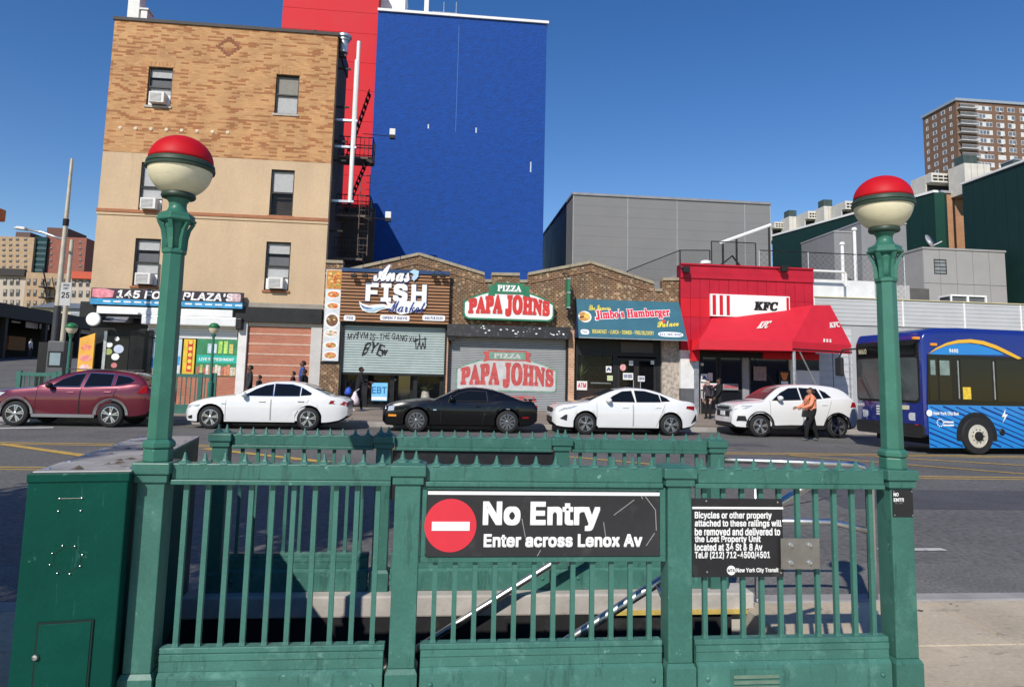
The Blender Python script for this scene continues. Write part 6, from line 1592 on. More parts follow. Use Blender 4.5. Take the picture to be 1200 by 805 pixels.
jt("Jimbo's Hamburger", (.175, .90, .415, .715), jred, .012, font='s', bold=.022, warp=tilt)
jt('The Famous', (.12, .33, .70, .84), jyel, .006, font='c', bold=.006, warp=lambda a, b: (a, b+(a-.1*Wd)*.05))
jt('Palace', (.755, .965, .30, .46), jyel, .008, font='c', bold=.01, warp=lambda a, b: (a, b+(a-.75*Wd)*.12))
jt('BREAKFAST - LUNCH - DINNER - FREE DELIVERY', (.13, .71, .10, .20), jyel, .006, bold=.012)
for a0, a1, s in ((.02, .10, '761'), (.75, .99, '212-283-5055')):
    e = MB()
    n_ = 24
    pts = []
    for i in range(n_):
        tt = 2*PI*i/n_
        ca_, sa_ = math.cos(tt), math.sin(tt)
        pts.append(B0+nn_*.006+uu*(((a0+a1)/2+(a1-a0)/2*math.copysign(abs(ca_)**.6, ca_))*Wd)+vv*((.13+.065*math.copysign(abs(sa_)**.8, sa_))*Hh))
    e.add(pts, [tuple(range(n_))]).build('white_oval', white, jb)
    jt(s, (a0+.015, a1-.015, .10, .16), navy, .010, bold=.02)
# round burger picture
def jdisc(ca_, cb_, ra_, rb2, m, off, nm='burger_picture', n=18):
    MB().add([B0+nn_*off+uu*((ca_+ra_*math.cos(2*PI*i/n))*Wd)+vv*((cb_+rb2*math.sin(2*PI*i/n))*Hh) for i in range(n)], [tuple(range(n))]).build(nm, m, jb)
jdisc(.075, .53, .062, .15, white, .006)
jdisc(.06, .58, .038, .08, mat('bun', (.50, .25, .07), .6, var=.3, scale=12), .009)
jdisc(.065, .50, .045, .05, mat('patty', (.14, .05, .02), .7, var=.3, scale=12), .0105)
jdisc(.095, .53, .03, .10, mat('fries', (.68, .45, .10), .6, var=.4, scale=20), .012)
jdisc(.06, .455, .04, .045, mat('bun', (.5, .25, .07)), .0135)
jdisc(.825, .475, .016, .04, mat('heart_red', (.7, .05, .06), .5), .014)
# shop front
r = R_(674, 399, 775, 482, FY)
bx('shop_back', interior, row, piers[2][1]-.1, piers[3][0]+.1, FY+1.4, FY+1.5, BZ-.4, zsoff)
jf = thing('shop_glazing', 'dark glazed front and double doors of the hamburger shop', 'shop front', (8, FY+.2, BZ))
x = lambda p, y=440: at(p, y, FY+.2).x
bx('frame', blackpaint, jf, x(674), x(777), FY+.2, FY+.32, at(720, 417, FY).z, zsoff)
bx('frame', blackpaint, jf, x(674), x(677), FY+.2, FY+.32, BZ-.05, at(720, 417, FY).z)
bx('frame', blackpaint, jf, x(718), x(723.5), FY+.2, FY+.32, BZ-.05, at(720, 417, FY).z-.001)
bx('frame', blackpaint, jf, x(769), x(777), FY+.2, FY+.32, BZ-.05, at(720, 417, FY).z-.001)
bx('shop_window', glassc, jf, x(677)+.002, x(718)-.002, FY+.25, FY+.26, at(700, 455, FY).z, at(720, 417, FY).z)
bx('stall_riser', mat('dark_brown', (.03, .02, .016), .5, var=.2), jf, x(677)+.002, x(718)-.002, FY+.2, FY+.32, BZ-.05, at(700, 455, FY).z-.002)
bx('transom', mat('transom', (.06, .045, .045), .3, var=.2), jf, x(727), x(765), FY+.16, FY+.199, at(745, 413, FY).z, at(745, 401, FY).z)
bx('window_bar', galv, jf, x(693), x(717), FY+.30, FY+.34, at(700, 449.5, FY).z, at(700, 448, FY).z)
for a, b in ((723.7, 746), (746.3, 768.8)):
    d_ = MB()
    za_ = at(720, 419, FY).z
    d_.box(x(a), x(a)+.10, FY+.22, FY+.28, BZ, za_).box(x(b)-.10, x(b), FY+.22, FY+.28, BZ, za_).box(x(a)+.1, x(b)-.1, FY+.22, FY+.28, BZ, BZ+.25).box(x(a)+.1, x(b)-.1, FY+.22, FY+.28, za_-.12, za_)
    dd = d_.build('door', darkframe, jf)
    bx('door_glass', glassc, dd, x(a)+.1, x(b)-.1, FY+.245, FY+.255, BZ+.25, za_-.12)
    MB().tube([(x(b)-.15 if a < 730 else x(a)+.15, FY+.16, BZ+.9), (x(b)-.15 if a < 730 else x(a)+.15, FY+.16, BZ+1.4)], .02, 6).build('handle', galv, dd)
pk = mat('paper', (.75, .74, .72), .7, var=.1, scale=9)
notices = [((710, 429, 716.5, 436.5), pk, 'A', 'white grade card in the hamburger shop window'), ((711.5, 440, 718, 446), mat('note_green', (.55, .62, .35), .7), None, 'pale green notice in the hamburger shop window'), ((737, 422.5, 742, 428), pk, None, 'small white notice at the top of the left hamburger shop door'), ((730, 437, 742, 445), pk, 'NOW HIRING', 'white notice below the round sticker on the hamburger shop door'), ((747.5, 440.5, 755.5, 447), pk, 'OPEN', 'white notice on the right hamburger shop door'), ((762.5, 422.5, 766.5, 427), pk, None, 'tiny white notice in the top right corner of the hamburger shop door'), ((676, 446.5, 688, 457), pk, 'ATM', 'ATM notice low in the hamburger shop window')]
for pxs, mm, s, lb in notices:
    rr_ = R_(*pxs, FY+.17)
    t = thing('notice', lb, 'notice', (rr_[0], FY+.17, rr_[2]))
    bx('sheet', mm, t, rr_[0], rr_[1], FY+.165, FY+.172, rr_[2], rr_[3])
    if s:
        ww, hh = rr_[1]-rr_[0], rr_[3]-rr_[2]
        text('lettering', s, (rr_[0]+ww*.1, rr_[1]-ww*.1, rr_[2]+hh*.25, rr_[3]-hh*.2), FY+.163, jred if s == 'ATM' else navy, t, bold=.03)
c = at(730, 430.5, FY+.17)
t = tag(MB().prism(disc(c.x, c.z, .14, .16, 8), FY+.16, FY+.172).build('sticker', mat('st_pink', (.7, .35, .35), .6, var=.4, scale=9), None), 'round red and white sticker on the hamburger shop door', 'sticker')
c = at(681, 436, FY+.55)
pot = thing('potted_plant', 'spiky green plant in the hamburger shop window', 'plant', (c.x, FY+.6, c.z-.55))
MB().lathe([(.12, -.2), (.17, .15), (.15, .16), (0, .15)], (c.x, FY+.6, c.z-.35), n=12).build('pot', darkframe, pot, smooth=40)
lf2 = mat('leaf_bright', (.14, .20, .09), .6, var=.4, scale=9)
for k in range(20):
    an, el = rl.uniform(0, 2*PI), rl.uniform(.6, 1.45)
    p = Vector((c.x, FY+.6, c.z-.2))
    d = Vector((math.cos(an)*math.cos(el), math.sin(an)*math.cos(el)*.6, math.sin(el)))
    s_ = Vector((-math.sin(an), math.cos(an), 0))*.025
    L_ = rl.uniform(.5, .85)
    MB().add([p-s_, p+s_, p+d*L_], [(0, 1, 2)]).build('leaf', lf2, pot)
# ================================================================== red fried chicken shop
KY = 29.75
kred = mat('panel_red', (.46, .010, .030), .5, var=.16, scale=.9, dirt=(.34, .02, .04), dirtamt=.4, chips=[((.25, .012, .03), 2, .62, .5, (3, 1, .25)), ((.70, .30, .32), 18, .72, .6, (1, 1, 1))])
kred2 = mat('panel_red_bright', (.58, .010, .022), .5, var=.08, scale=1)
kfc = thing('restaurant', 'small red panelled restaurant with white striped sign', 'building', (13.8, KY, BZ))
r = R_(797.5, 313, 954, 412, KY)
KX0, KX1 = SX1+.004, r[1]
kz1 = r[3]
kz0 = at(870, 412, KY).z
np_ = 14
seam = mat('panel_seam', (.20, .010, .02), .6, var=0)
bx('backing', seam, kfc, KX0, KX1, KY+.04, KY+.5, kz0, kz1)
for k in range(np_):
    a, b = KX0+(KX1-KX0)*k/np_, KX0+(KX1-KX0)*(k+1)/np_
    lo = kred2 if k < 3 else kred
    zs_ = at(830, 350, KY).z
    bx('panel', kred, kfc, a+.008, b-.008, KY+random.uniform(0, .012), KY+.039, zs_+.012, kz1-.62)
    bx('panel', lo, kfc, a+.008, b-.008, KY+random.uniform(0, .012), KY+.039, zs_-.85, zs_)
    bx('panel', kred, kfc, a+.008, b-.008, KY+random.uniform(0, .012), KY+.039, kz0, zs_-.862)
for z0_, z1_, o_ in ((kz1-.61, kz1-.36, .05), (kz1-.35, kz1-.02, .02), (kz1-.018, kz1+.05, .09)):
    bx('cornice', kred, kfc, KX0, KX1, KY-o_, KY+.039, z0_, z1_)
bx('side_flap', kred2, kfc, at(810.5, 410, KY-.3).x, at(819.5, 410, KY-.3).x, KY-.35, KY-.02, at(815, 423, KY-.3).z, at(815, 398, KY-.3).z)
bx('body', mat('grey_wall', (.42, .42, .42), .8, var=.1), kfc, KX0, KX1, KY+.501, 36.5, BZ-.4, kz1-.9)
wallw = mat('white_wall', (.70, .70, .69), .8, var=.1, scale=2, dirt=(.45, .44, .42))
dgrey = mat('dark_grey_wall', (.10, .105, .11), .8, var=.15)
w0 = at(813.5, 440, KY).x
bx('white_pier', wallw, kfc, KX0, w0, KY+.05, KY+.499, at(800, 455, KY).z, kz0-.002)
bx('pier_base', dgrey, kfc, KX0, w0, KY+.03, KY+.499, BZ-.4, at(800, 455, KY).z-.002)
bx('door_post', galv, kfc, w0+.002, w0+.22, KY+.02, KY+.3, BZ-.05, kz0-.002)
# entrance recess
bx('lintel', blackpaint, kfc, w0+.222, at(928, 420, KY).x, KY+.1, KY+.3, at(870, 419, KY).z, kz0-.002)
gdoor = mat('door_dark', (.013, .013, .014), .3, var=.2)
for a, b in ((821.5, 841.5), (842.5, 871)):
    xa, xb = at(a, 445, KY+.3).x, at(b, 445, KY+.3).x
    za_ = at(845, 419, KY).z
    q = MB().box(xa, xa+.09, KY+.28, KY+.34, BZ, za_).box(xb-.09, xb, KY+.28, KY+.34, BZ, za_).box(xa+.09, xb-.09, KY+.28, KY+.34, BZ, BZ+.2).box(xa+.09, xb-.09, KY+.28, KY+.34, BZ+1.0, BZ+1.1)
    d_ = q.build('door', darkframe, kfc)
    bx('door_glass', glass, d_, xa+.09, xb-.09, KY+.31, KY+.32, BZ+.2, za_)
bx('column', mat('column_grey', (.30, .30, .31), .6, var=.1), kfc, at(872.5, 440, KY).x, at(880, 440, KY).x, KY+.2, KY+.34, BZ-.05, at(870, 419, KY).z-.002)
bx('shop_window', glass, kfc, at(880.2, 440, KY+.3).x, at(928, 440, KY+.3).x, KY+.3, KY+.34, BZ+.5, at(870, 419, KY).z-.002)
bx('stall_riser', dgrey, kfc, at(880.2, 440, KY+.3).x, at(928, 440, KY+.3).x, KY+.28, KY+.34, BZ-.05, BZ+.498)
xw0, xw1 = at(928.5, 440, KY).x, at(962, 440, KY).x
bx('white_wall', wallw, kfc, xw0, xw1, KY+.12, KY+.499, BZ-.05, kz0-.30)
bx('window_band', mat('smoke_glass', (.045, .047, .05), .2, var=.2), kfc, xw0+.15, xw1-.02, KY+.09, KY+.119, at(945, 434, KY).z, at(945, 417, KY).z)
bx('red_band', kred2, kfc, at(895, 414, KY).x, xw1, KY+.08, KY+.3, kz0-.29, kz0-.004)
# sign
r = R_(832.5, 346, 925.5, 372, KY-.12)
ks = thing('shop_sign', 'white sign with red stripes and black letters on the red restaurant', 'sign', ((r[0]+r[1])/2, KY-.12, r[2]))
bx('board', white, ks, r[0], r[1], KY-.14, KY-.011, r[2], r[3], bevel=.01)
w_ = r[1]-r[0]
for f0, f1 in ((.025, .068), (.112, .155), (.200, .240), (.955, .988)):
    bx('stripe', kred2, ks, r[0]+w_*f0, r[0]+w_*f1, KY-.146, KY-.1405, r[2]+.06, r[3]-.05)
text('lettering', 'KFC', (r[0]+w_*.54, r[0]+w_*.85, r[2]+.32, r[3]-.27), KY-.146, mat('ink', (.012, .012, .012), .5, var=0), ks, bold=.035, font='s', shear=.18)
# awning: front slope and a right-hand face meeting at a corner above the pole
aw = thing('awning', 'red cloth awning with two sloping faces on the restaurant', 'awning', (15, 28.5, 3.4))
ared = mat('awning_red', (.58, .016, .034), .7, var=.07, scale=1.5)
zb = at(928.5, 400, 27.6).z
A = gz(819.5, 405, zb)
A.y = min(A.y, KY-.02)
A = at(819.5, 405, 28.5); A.z = zb
B = at(928.5, 400, 27.6)
C = at(997.5, 398.5, 28.9); C.z = zb
D = at(834.5, 373.5, KY-.01)
E_ = at(952, 357.7, KY-.01)
F_ = at(973, 357.7, KY+.6)
D.z = max(D.z, 4.6)
vd = Vector((0, 0, -.40))
def bil(p, s, t_):
    return (p[0]*(1-s)+p[1]*s)*(1-t_)+(p[3]*(1-s)+p[2]*s)*t_
QF, QS = (A, B, E_, D), (B, C, F_, E_)
def cloth(name, Q):
    return MB().grid([[bil(Q, i/12, k/8)+Vector((0, -.025*math.sin(PI*k/8), -.02*math.sin(PI*k/8)*(1+.4*math.sin(i*2.1)))) for i in range(13)] for k in range(9)]).build(name, ared, aw, smooth=True)
cloth('front_cloth', QF)
cloth('side_cloth', QS)
MB().add([A+vd, B+vd, B, A], [(0, 1, 2, 3)]).build('valance', ared, aw)
MB().add([B+vd, C+vd, C, B], [(0, 1, 2, 3)]).build('valance', ared, aw)
MB().add([A+vd, A, D, Vector((A.x, KY-.01, A.z-.4))], [(0, 1, 2, 3)]).build('left_cloth', ared, aw)
lp = at(930, 408, 27.75)
MB().cyl((lp.x, 27.75, .25), (lp.x, 27.75, zb-.05), .075, n=12).build('post', galv, aw, smooth=40)
MB().tube([(lp.x+.1, 27.75, zb-.1), at(957, 452, 28.2)], .03, 6).build('brace', galv, aw)
MB().tube([C+Vector((-.1, 0, -.1)), (C.x-.1, C.y, .3)], .04, 8).build('post', galv, aw)
MB().tube([B+vd*.8, C+vd*.8], .03, 6).build('frame_tube', iron, aw)
# lettering on both cloth faces
awhite = mat('awning_white', (.72, .66, .60), .6, var=.1)
def cloth_text(s, box, Q, **k):
    n_ = (Q[1]-Q[0]).cross(Q[3]-Q[0]).normalized()
    if n_.y > 0: n_ = -n_
    text('lettering', s, box, 0, awhite, aw, surf=lambda a, b, d: bil(Q, a, b)+n_*(.045+d), **k)
cloth_text('KFC', (.545, .665, .36, .60), QF, bold=.03, font='s', shear=.3)
cloth_text('KFC', (.66, .96, .38, .52), QS, bold=.03, font='s', shear=.25, warp=lambda a, b: (a, b+(a-.66)*.15))
nS = (C-B).cross(E_-B).normalized()
if nS.y > 0: nS = -nS
for k in range(3):
    a0 = .50+.055*k
    MB().add([bil(QS, a0, .02)+nS*.04, bil(QS, a0+.03, .02)+nS*.04, bil(QS, a0+.035, .10)+nS*.045, bil(QS, a0+.005, .10)+nS*.045], [(0, 1, 2, 3)]).build('stripe', awhite, aw)
# notices in the doors
for pxs, mm, s, lb in (((821.5, 438, 829, 447.5), pk, 'A', 'white grade card on the restaurant door'), ((829.5, 437, 835, 446.5), mat('pinkpaper', (.72, .55, .55), .7, var=.2), None, 'pinkish notice next to the grade card on the restaurant door'), ((821, 449, 842, 456.5), pk, 'NOW HIRING', 'wide white and red hiring notice on the left restaurant door'), ((822, 458, 829, 467), pk, None, 'small notice below the hiring notice on the restaurant door'), ((847, 449.5, 865, 457), mat('dimpaper', (.25, .25, .25), .7), 'NOW HIRING', 'dim grey notice on the right restaurant door'), ((883, 429.5, 898, 446), mat('dimred', (.30, .20, .19), .7, var=.3, scale=6), None, 'dim poster in the restaurant window'), ((821, 425.5, 824.5, 428.5), pk, None, 'tiny white tag high on the restaurant door'), ((912.5, 434.5, 926, 451.5), mat('black_poster', (.02, .02, .02), .5), None, 'black poster with orange picture in the restaurant window')):
    rr_ = R_(*pxs, KY+.2)
    t = thing('notice', lb, 'notice', (rr_[0], KY+.2, rr_[2]))
    bx('sheet', mm, t, rr_[0], rr_[1], KY+.19, KY+.2, rr_[2], rr_[3])
    ww, hh = rr_[1]-rr_[0], rr_[3]-rr_[2]
    if s:
        text('lettering', s, (rr_[0]+ww*.1, rr_[1]-ww*.08, rr_[2]+hh*.3, rr_[3]-hh*.25), KY+.187, jred if s != 'A' else navy, t, bold=.03)
    if 'orange' in lb:
        decal('picture', [(rr_[0]+ww*.35, rr_[2]+hh*.35), (rr_[0]+ww*.65, rr_[2]+hh*.35), (rr_[0]+ww*.85, rr_[3]-hh*.12), (rr_[0]+ww*.15, rr_[3]-hh*.12)], KY+.189, mat('chicken', (.70, .22, .05), .6, var=.3, scale=8), t)
        bx('picture', white, t, rr_[0]+ww*.2, rr_[1]-ww*.2, KY+.185, KY+.189, rr_[2]+hh*.08, rr_[2]+hh*.28)
# floodlights and things on the roof edge
for x_, y_, lb in ((804, 316, 'left black floodlight on the red restaurant cornice'), (919, 315, 'right black floodlight on the red restaurant cornice')):
    c = at(x_, y_, KY-.3)
    t = thing('roof_floodlight', lb, 'floodlight', (c.x, KY-.3, c.z), 'restaurant floodlights')
    bx('head', iron, t, c.x-.15, c.x+.15, KY-.42, KY-.22, c.z-.14, c.z+.13, bevel=.02)
    MB().tube([(c.x, KY-.25, c.z-.1), (c.x-.2, KY-.02, kz1-.05)], .025, 6).build('arm', iron, t)
c = at(827, 310, 31)
t = tag(MB().lathe([(.10, -.4), (.10, 0), (.26, .02), (.26, .14), (.18, .18), (0, .2)], c, n=14).build('roof_ventilator', wpipe, None, smooth=35), 'small white ventilator cap behind the restaurant cornice', 'ventilator')

# rooftop chain-link fence behind the red front
def chain_fence(label, pts, h, gap=.13, slope=True):
    t = thing('mesh_fence', label, 'fence', pts[0], 'rooftop mesh fences')
    wire = MB()
    for a, b in zip(pts, pts[1:]):
        a, b = Vector(a), Vector(b)
        L_ = (b-a).length
        d = (b-a)/L_
        up_ = Vector((0, 0, 1))
        MB().tube([a+up_*h, b+up_*h], .025, 6).build('rail', iron, t)
        n = max(2, int(L_/2.2)+1)
        for k in range(n):
            p = a+d*(L_*k/(n-1))
            MB().cyl(p, p+up_*h, .03, n=6).build('fence_post', galv if 'green wall' in label else iron, t)
        s_ = -h
        while s_ < L_:
            for sg in (1, -1):
                s0, z0, s1, z1 = (s_, 0, s_+h, h) if sg > 0 else (s_+h, 0, s_, h)
                if s0 < 0: z0 += (0-s0)/(s1-s0)*h if s1 != s0 else 0; s0 = 0
                if s1 < 0: z1 = z0+(h-z0)*(0-s0)/(s1-s0); s1 = 0
                if s0 > L_: z0 += (L_-s0)/(s1-s0)*(z1-z0); s0 = L_
                if s1 > L_: z1 = z0+(z1-z0)*(L_-s0)/(s1-s0); s1 = L_
                p, q = a+d*s0+up_*z0, a+d*s1+up_*z1
                n_ = (q-p).cross(Vector((d.y, -d.x, 0)))
                if n_.length < 1e-5: continue
                n_ = n_.normalized()*.0045
                wire.add([p-n_, q-n_, q+n_, p+n_], [(0, 1, 2, 3)])
            s_ += gap
    w = wire.build('wire_mesh', iron, t)
    w['kind'] = 'stuff'
    return t
def fpt(x, y, Y): return at(x, y, Y)
za_ = at(735, 322, 34).z
p1, p2, p3 = at(735, 330, 34.5), at(797, 315, 33.5), at(832, 318, 32.5)
chain_fence('black mesh fence rising behind the shop row roof', [(p1.x, 34.5, p1.z-.6), (p2.x, 33.5, p2.z-.2), (p3.x, 32.5, p3.z-.1)], 1.15)
a_, b_ = at(834, 318, 32.4), at(886, 320, 32.4)
chain_fence('black mesh fence panel behind the middle of the red restaurant', [(a_.x, 32.4, kz1-.6), (b_.x, 32.4, kz1-.6)], at(860, 284, 32.4).z-kz1+.6)
a_, b_ = at(890, 320, 33.0), at(1060, 320, 33.0)
chain_fence('mesh fence with pale posts in front of the dark green wall', [(a_.x, 33.0, kz1-.7), (b_.x, 33.0, kz1-.7)], at(950, 296, 33.0).z-kz1+.7, .3)
t = thing('roof_duct', 'white slanting duct above the red restaurant roof', 'duct', at(872, 300, 32.8))
MB().tube([at(843, 285.5, 32.8), at(903, 264, 32.8)], .09, 8).build('duct', wpipe, t, smooth=40)
for x_, y_ in ((847, 300), (863, 296), (901, 297)):
    e = at(x_, 283-(x_-847)*.33, 32.8)
    MB().cyl((e.x, 32.8, kz1-.7), (e.x, 32.8, e.z), .05, n=6).build('stay', iron, t)
MB().tube([at(843, 312, 32.8), at(858, 300, 32.8), at(872, 318, 32.8)], .05, 6).build('stay', iron, t)
t = thing('pipe_rail', 'white pipe rail at the right end of the red restaurant roof', 'rail', at(990, 330, 31))
e0, e1 = at(945, 317, 31), at(991, 319, 31)
MB().tube([(e0.x, 31, e0.z), (e1.x-.1, 31, e0.z), (e1.x, 31, e0.z-.1), (e1.x, 31, e0.z-.7)], .06, 8).build('pipe', wpipe, t, smooth=40)
MB().cyl((e0.x+.2, 31, e0.z), (e0.x+.2, 31, e0.z-.7), .05, n=8).build('leg', wpipe, t)

# ================================================================== warehouse wall on the right
WY = 31.0
sid = mat('siding', (.50, .51, .52), .6, .05, var=.06, scale=1)
wh = thing('warehouse', 'long pale grey clad warehouse behind the bus', 'building', (40, WY, BZ))
wx0 = at(954, 370, WY).x
wzt = at(1000, 349, WY).z
wzm = at(1000, 381, WY).z
bx('lower_wall', mat('lower_grey', (.40, .41, .42), .75, var=.08, scale=1), wh, wx0, 75, WY+.06, WY+12, BZ-.4, wzm)
n_ = 7
for k in range(n_):
    z0 = wzm+(wzt-wzm)*k/n_
    bx('cladding_board', sid, wh, wx0, 75, WY+.0, WY+.059, z0+.004, wzm+(wzt-wzm)*(k+1)/n_-.008)
for x_ in (954, 1058, 1130, 1196):
    c = at(x_, 365, WY)
    bx('joint_strip', wpipe, wh, c.x-.04, c.x+.04, WY-.015, WY-.001, wzm, wzt)
bx('roof', mat('roof_pale', (.45, .45, .44), .8, var=.1), wh, wx0, 75, WY+.06, WY+12, wzt-.3, wzt-.02)
c = at(990, 352, WY)
bx('yellow_cable', mat('cable_yellow', (.60, .53, .30), .6), wh, wx0, 75, WY-.06, WY-.016, wzt-.03, wzt+.01)
r = rect(953, 328.5, 1025, 347, 31.6)
bx('white_parapet', wallw, wh, r[0], r[1], 31.6, 31.9, wzt-.02, r[3])
r = rect(1025, 334, 1066, 347, 33)
bx('grey_parapet', mat('pgrey', (.40, .39, .38), .8), wh, r[0], r[1], 33, 33.4, wzt-.02, r[3])
for k, (x0, x1) in enumerate(((957, 976), (977, 999))):
    r = R_(x0, 386, x1, 482, WY-.02)
    q_ = bx('roller_door', mat('roller_white', (.55, .56, .58), .5, .1, var=.08), wh, r[0], r[1], WY+.0, WY+.058, BZ-.05, r[3])
    for j in range(12):
        z_ = BZ+j*(r[3]-BZ)/12
        bx('door_rib', sid, q_, r[0], r[1], WY-.02, WY-.001, z_+.03, z_+.10)
# penthouses
pg = mat('panel_grey', (.32, .31, .30), .7, var=.06, scale=1)
ph = thing('roof_penthouse', 'light grey panelled penthouse with one small window', 'penthouse', (31, 36, wzt))
r = rect(1082.5, 293, 1179, 352, 36)
x0, x1 = r[0], r[1]
hole = rect(1094.5, 304, 1109.5, 321.5, 36)
bk = at(1063.5, 310, 36)
bx('body', pg, ph, x0+.003, x1-.003, 36.061, 39.5, wzt-.3, r[3]-.05)
npx, npz = 5, 2
for i in range(npx):
    for j in range(npz):
        a, b = x0+(x1-x0)*i/npx, x0+(x1-x0)*(i+1)/npx
        c_, d_ = wzt-.3+(r[3]-wzt+.3)*j/npz, wzt-.3+(r[3]-wzt+.3)*(j+1)/npz
        holes = [hole] if i in (0, 1) and j == 1 else []
        if holes and not (hole[0] < b and hole[1] > a): holes = []
        hh = [(max(hole[0], a+.012), min(hole[1], b-.012), hole[2], hole[3])] if holes else []
        holed_wall(a+.012, b-.012, c_+.012, d_-.012, 36.0, 36.06, hh).build('panel', pg, ph)
wn_ = bx('window', darkframe, ph, hole[0], hole[1], 36.02, 36.06, hole[2], hole[3])
bx('pane', mat('grey_glass', (.22, .24, .24), .2, var=.3, scale=3), wn_, hole[0]+.06, hole[1]-.06, 36.01, 36.019, hole[2]+.06, hole[3]-.06)
for k in range(3):
    z_ = hole[2]+(hole[3]-hole[2])*(k+1)/4
    bx('bar', darkframe, wn_, hole[0], hole[1], 36.0, 36.0095, z_-.02, z_+.02)
bx('coping', pg, ph, x0-.04, x1+.04, 35.95, 39.55, r[3]-.048, r[3]+.06)
r2 = rect(1060, 324, 1082, 352, 38)
for lb, x0, y0, x1, y1, Y in (('dark grey roof block left of the right lamp', 978, 273, 1012, 330, 41), ('taller grey roof block behind the right lamp globe', 1010, 262, 1063, 330, 40)):
    r = rect(x0, y0, x1, y1, Y)
    t = thing('roof_block', lb, 'roof block', (r[0], Y, wzt), 'grey roof blocks')
    bx('body', mat('block_grey', (.24, .24, .25), .7, var=.08), t, r[0], r[1], Y, Y+4, wzt-.3, r[3])
    bx('coping', mat('block_cop', (.32, .32, .33), .7), t, r[0]-.03, r[1]+.03, Y-.04, Y+4.04, r[3]+.002, r[3]+.1)
for x_, y0, y1 in ((988, 287, 326), (1002, 270, 300)):
    a, b = at(x_, y1, 38), at(x_, y0, 38)
    t = thing('roof_pipe', 'white standpipe on the roof, %s' % ('left one with a low cap' if x_ < 1000 else 'right one with a high cap'), 'pipe', (a.x, 38, a.z), 'white standpipes')
    MB().cyl((a.x, 38, wzt-.3), (a.x, 38, b.z), .10, n=10).build('pipe', wpipe, t, smooth=40)
    MB().cyl((a.x, 38, b.z), (a.x, 38, b.z+.15), .17, .12, n=10).build('cap', wpipe, t)
r = rect(1059, 338, 1089, 350, 34)
t = tag(MB().box(r[0], r[1], 34, 34.8, wzt-.3, r[3]).build('roof_box', mat('box_dark', (.10, .095, .09), .7, var=.2), None), 'low dark box on the warehouse roof', 'box')
r = rect(1113, 346, 1155, 354, 32.5)
t = thing('roof_unit', 'low white frame unit on the warehouse roof above the bus', 'roof unit', (r[0], 32.5, wzt))
bx('case', dgrey, t, r[0]+.08, r[1]-.08, 32.5, 33.3, wzt-.02, r[3]-.08)
for a, b in ((r[0], r[0]+.07), (r[0]+.9, r[0]+1.0), (r[1]-.07, r[1])):
    bx('leg', wpipe, t, a, b, 32.42, 32.49, wzt-.02, r[3]-.081)
bx('top_frame', wpipe, t, r[0], r[1], 32.42, 33.3, r[3]-.078, r[3])
c = at(1089, 286, 37)
t = thing('satellite_dish', 'satellite dish on the grey penthouse roof', 'satellite dish', (c.x, 37, c.z-.6))
d_ = MB()
dish = [(0, 0), (.25, .02), (.45, .09), (.55, .16)]
d_.lathe(dish, (0, 0, 0), n=20)
rm = Matrix.Rotation(rad(60), 4, 'X') @ Matrix.Rotation(rad(25), 4, 'Y')
for p in d_.v:
    q_ = rm @ p
    p.x, p.y, p.z = c.x+q_.x, 37+q_.y, c.z+q_.z
d_.build('dish', mat('dish_grey', (.40, .41, .42), .4, .3, var=.15), t, smooth=True)
MB().tube([(c.x, 37.1, c.z-.9), (c.x, 37.1, c.z)], .04, 6).build('mast', iron, t)
MB().tube([(c.x, 37.0, c.z-.2), (c.x+.5, 36.6, c.z+.1)], .025, 6).build('feed_arm', wpipe, t)

# ================================================================== blue and red buildings behind
BY = 42.0
bluem = mat('blue_wall', (.008, .060, .285), .85, var=.20, scale=2.2, bump=.035, bscale=5.5, fine=.12, stretch=(1, 1, 1.5), chips=[((.004, .034, .19), 6, .60, .55, (1, 1, 2.2)), ((.05, .13, .38), 9, .68, .5, (1, 1, 1.6)), ((.006, .045, .22), .9, .60, .35, (3, 1, .15))])
bb = thing('blue_building', 'tall windowless building with rough bright blue wall', 'building', (.5, BY, 0))
x0, x1 = at(436.8, 150, BY).x, at(638.3, 170, BY).x
zt = at(540, 21, BY).z
bx('blue_wall', bluem, bb, x0, x1, BY, 60, BZ-.4, zt)
bx('coping', wpipe, bb, x0-.02, x1+.12, BY-.12, 60.1, zt+.003, zt+.17)
for x_, y0, y1 in ((502, 146, 151), (558, 150, 156), (622, 190, 202)):
    a, b = at(x_, y0, BY), at(x_, y1, BY)
    bx('wall_mark', mat('mark_white', (.55, .60, .70), .7), bb, a.x-.04, a.x+.04, BY-.012, BY-.001, b.z, a.z)
c = at(538, 30, BY)
bx('wire_seam', mat('seam_blue', (.07, .18, .45), .7), bb, c.x-.015, c.x+.015, BY-.008, BY-.001, at(538, 155, BY).z, c.z)
for lb, a, b, y_ in (('white bulkhead on the roof of the blue building', 438, 475, -14), ('white mast box on the roof of the blue building', 497.5, 502.5, -14)):
    r = rect(a, y_, b, 13, BY+1.5)
    t = thing('roof_bulkhead', lb, 'bulkhead', (r[0], BY+1.5, zt), 'white boxes on the blue building')
    bx('body', wpipe, t, r[0], r[1], BY+1.5, BY+1.9+(r[1]-r[0]), zt+.17, r[3])
    bx('cap', wpipe, t, r[0]-.05, r[1]+.05, BY+1.45, BY+2+(r[1]-r[0]), r[3]+.002, r[3]+.12)
t = thing('roof_railing', 'thin metal rail on top of the blue building', 'railing', (at(520, 15, BY+1).x, BY+1, zt+.17))
e0, e1 = at(507, 14, BY+1), at(536, 16, BY+1)
MB().tube([(e0.x, BY+1, e0.z), (e1.x, BY+1, e0.z)], .03, 6).build('rail', galv, t)
for x_ in (520.5, 535):
    e = at(x_, 3, BY+1)
    MB().cyl((e.x, BY+1, zt+.17), (e.x, BY+1, e.z), .03, n=6).build('post', galv, t)
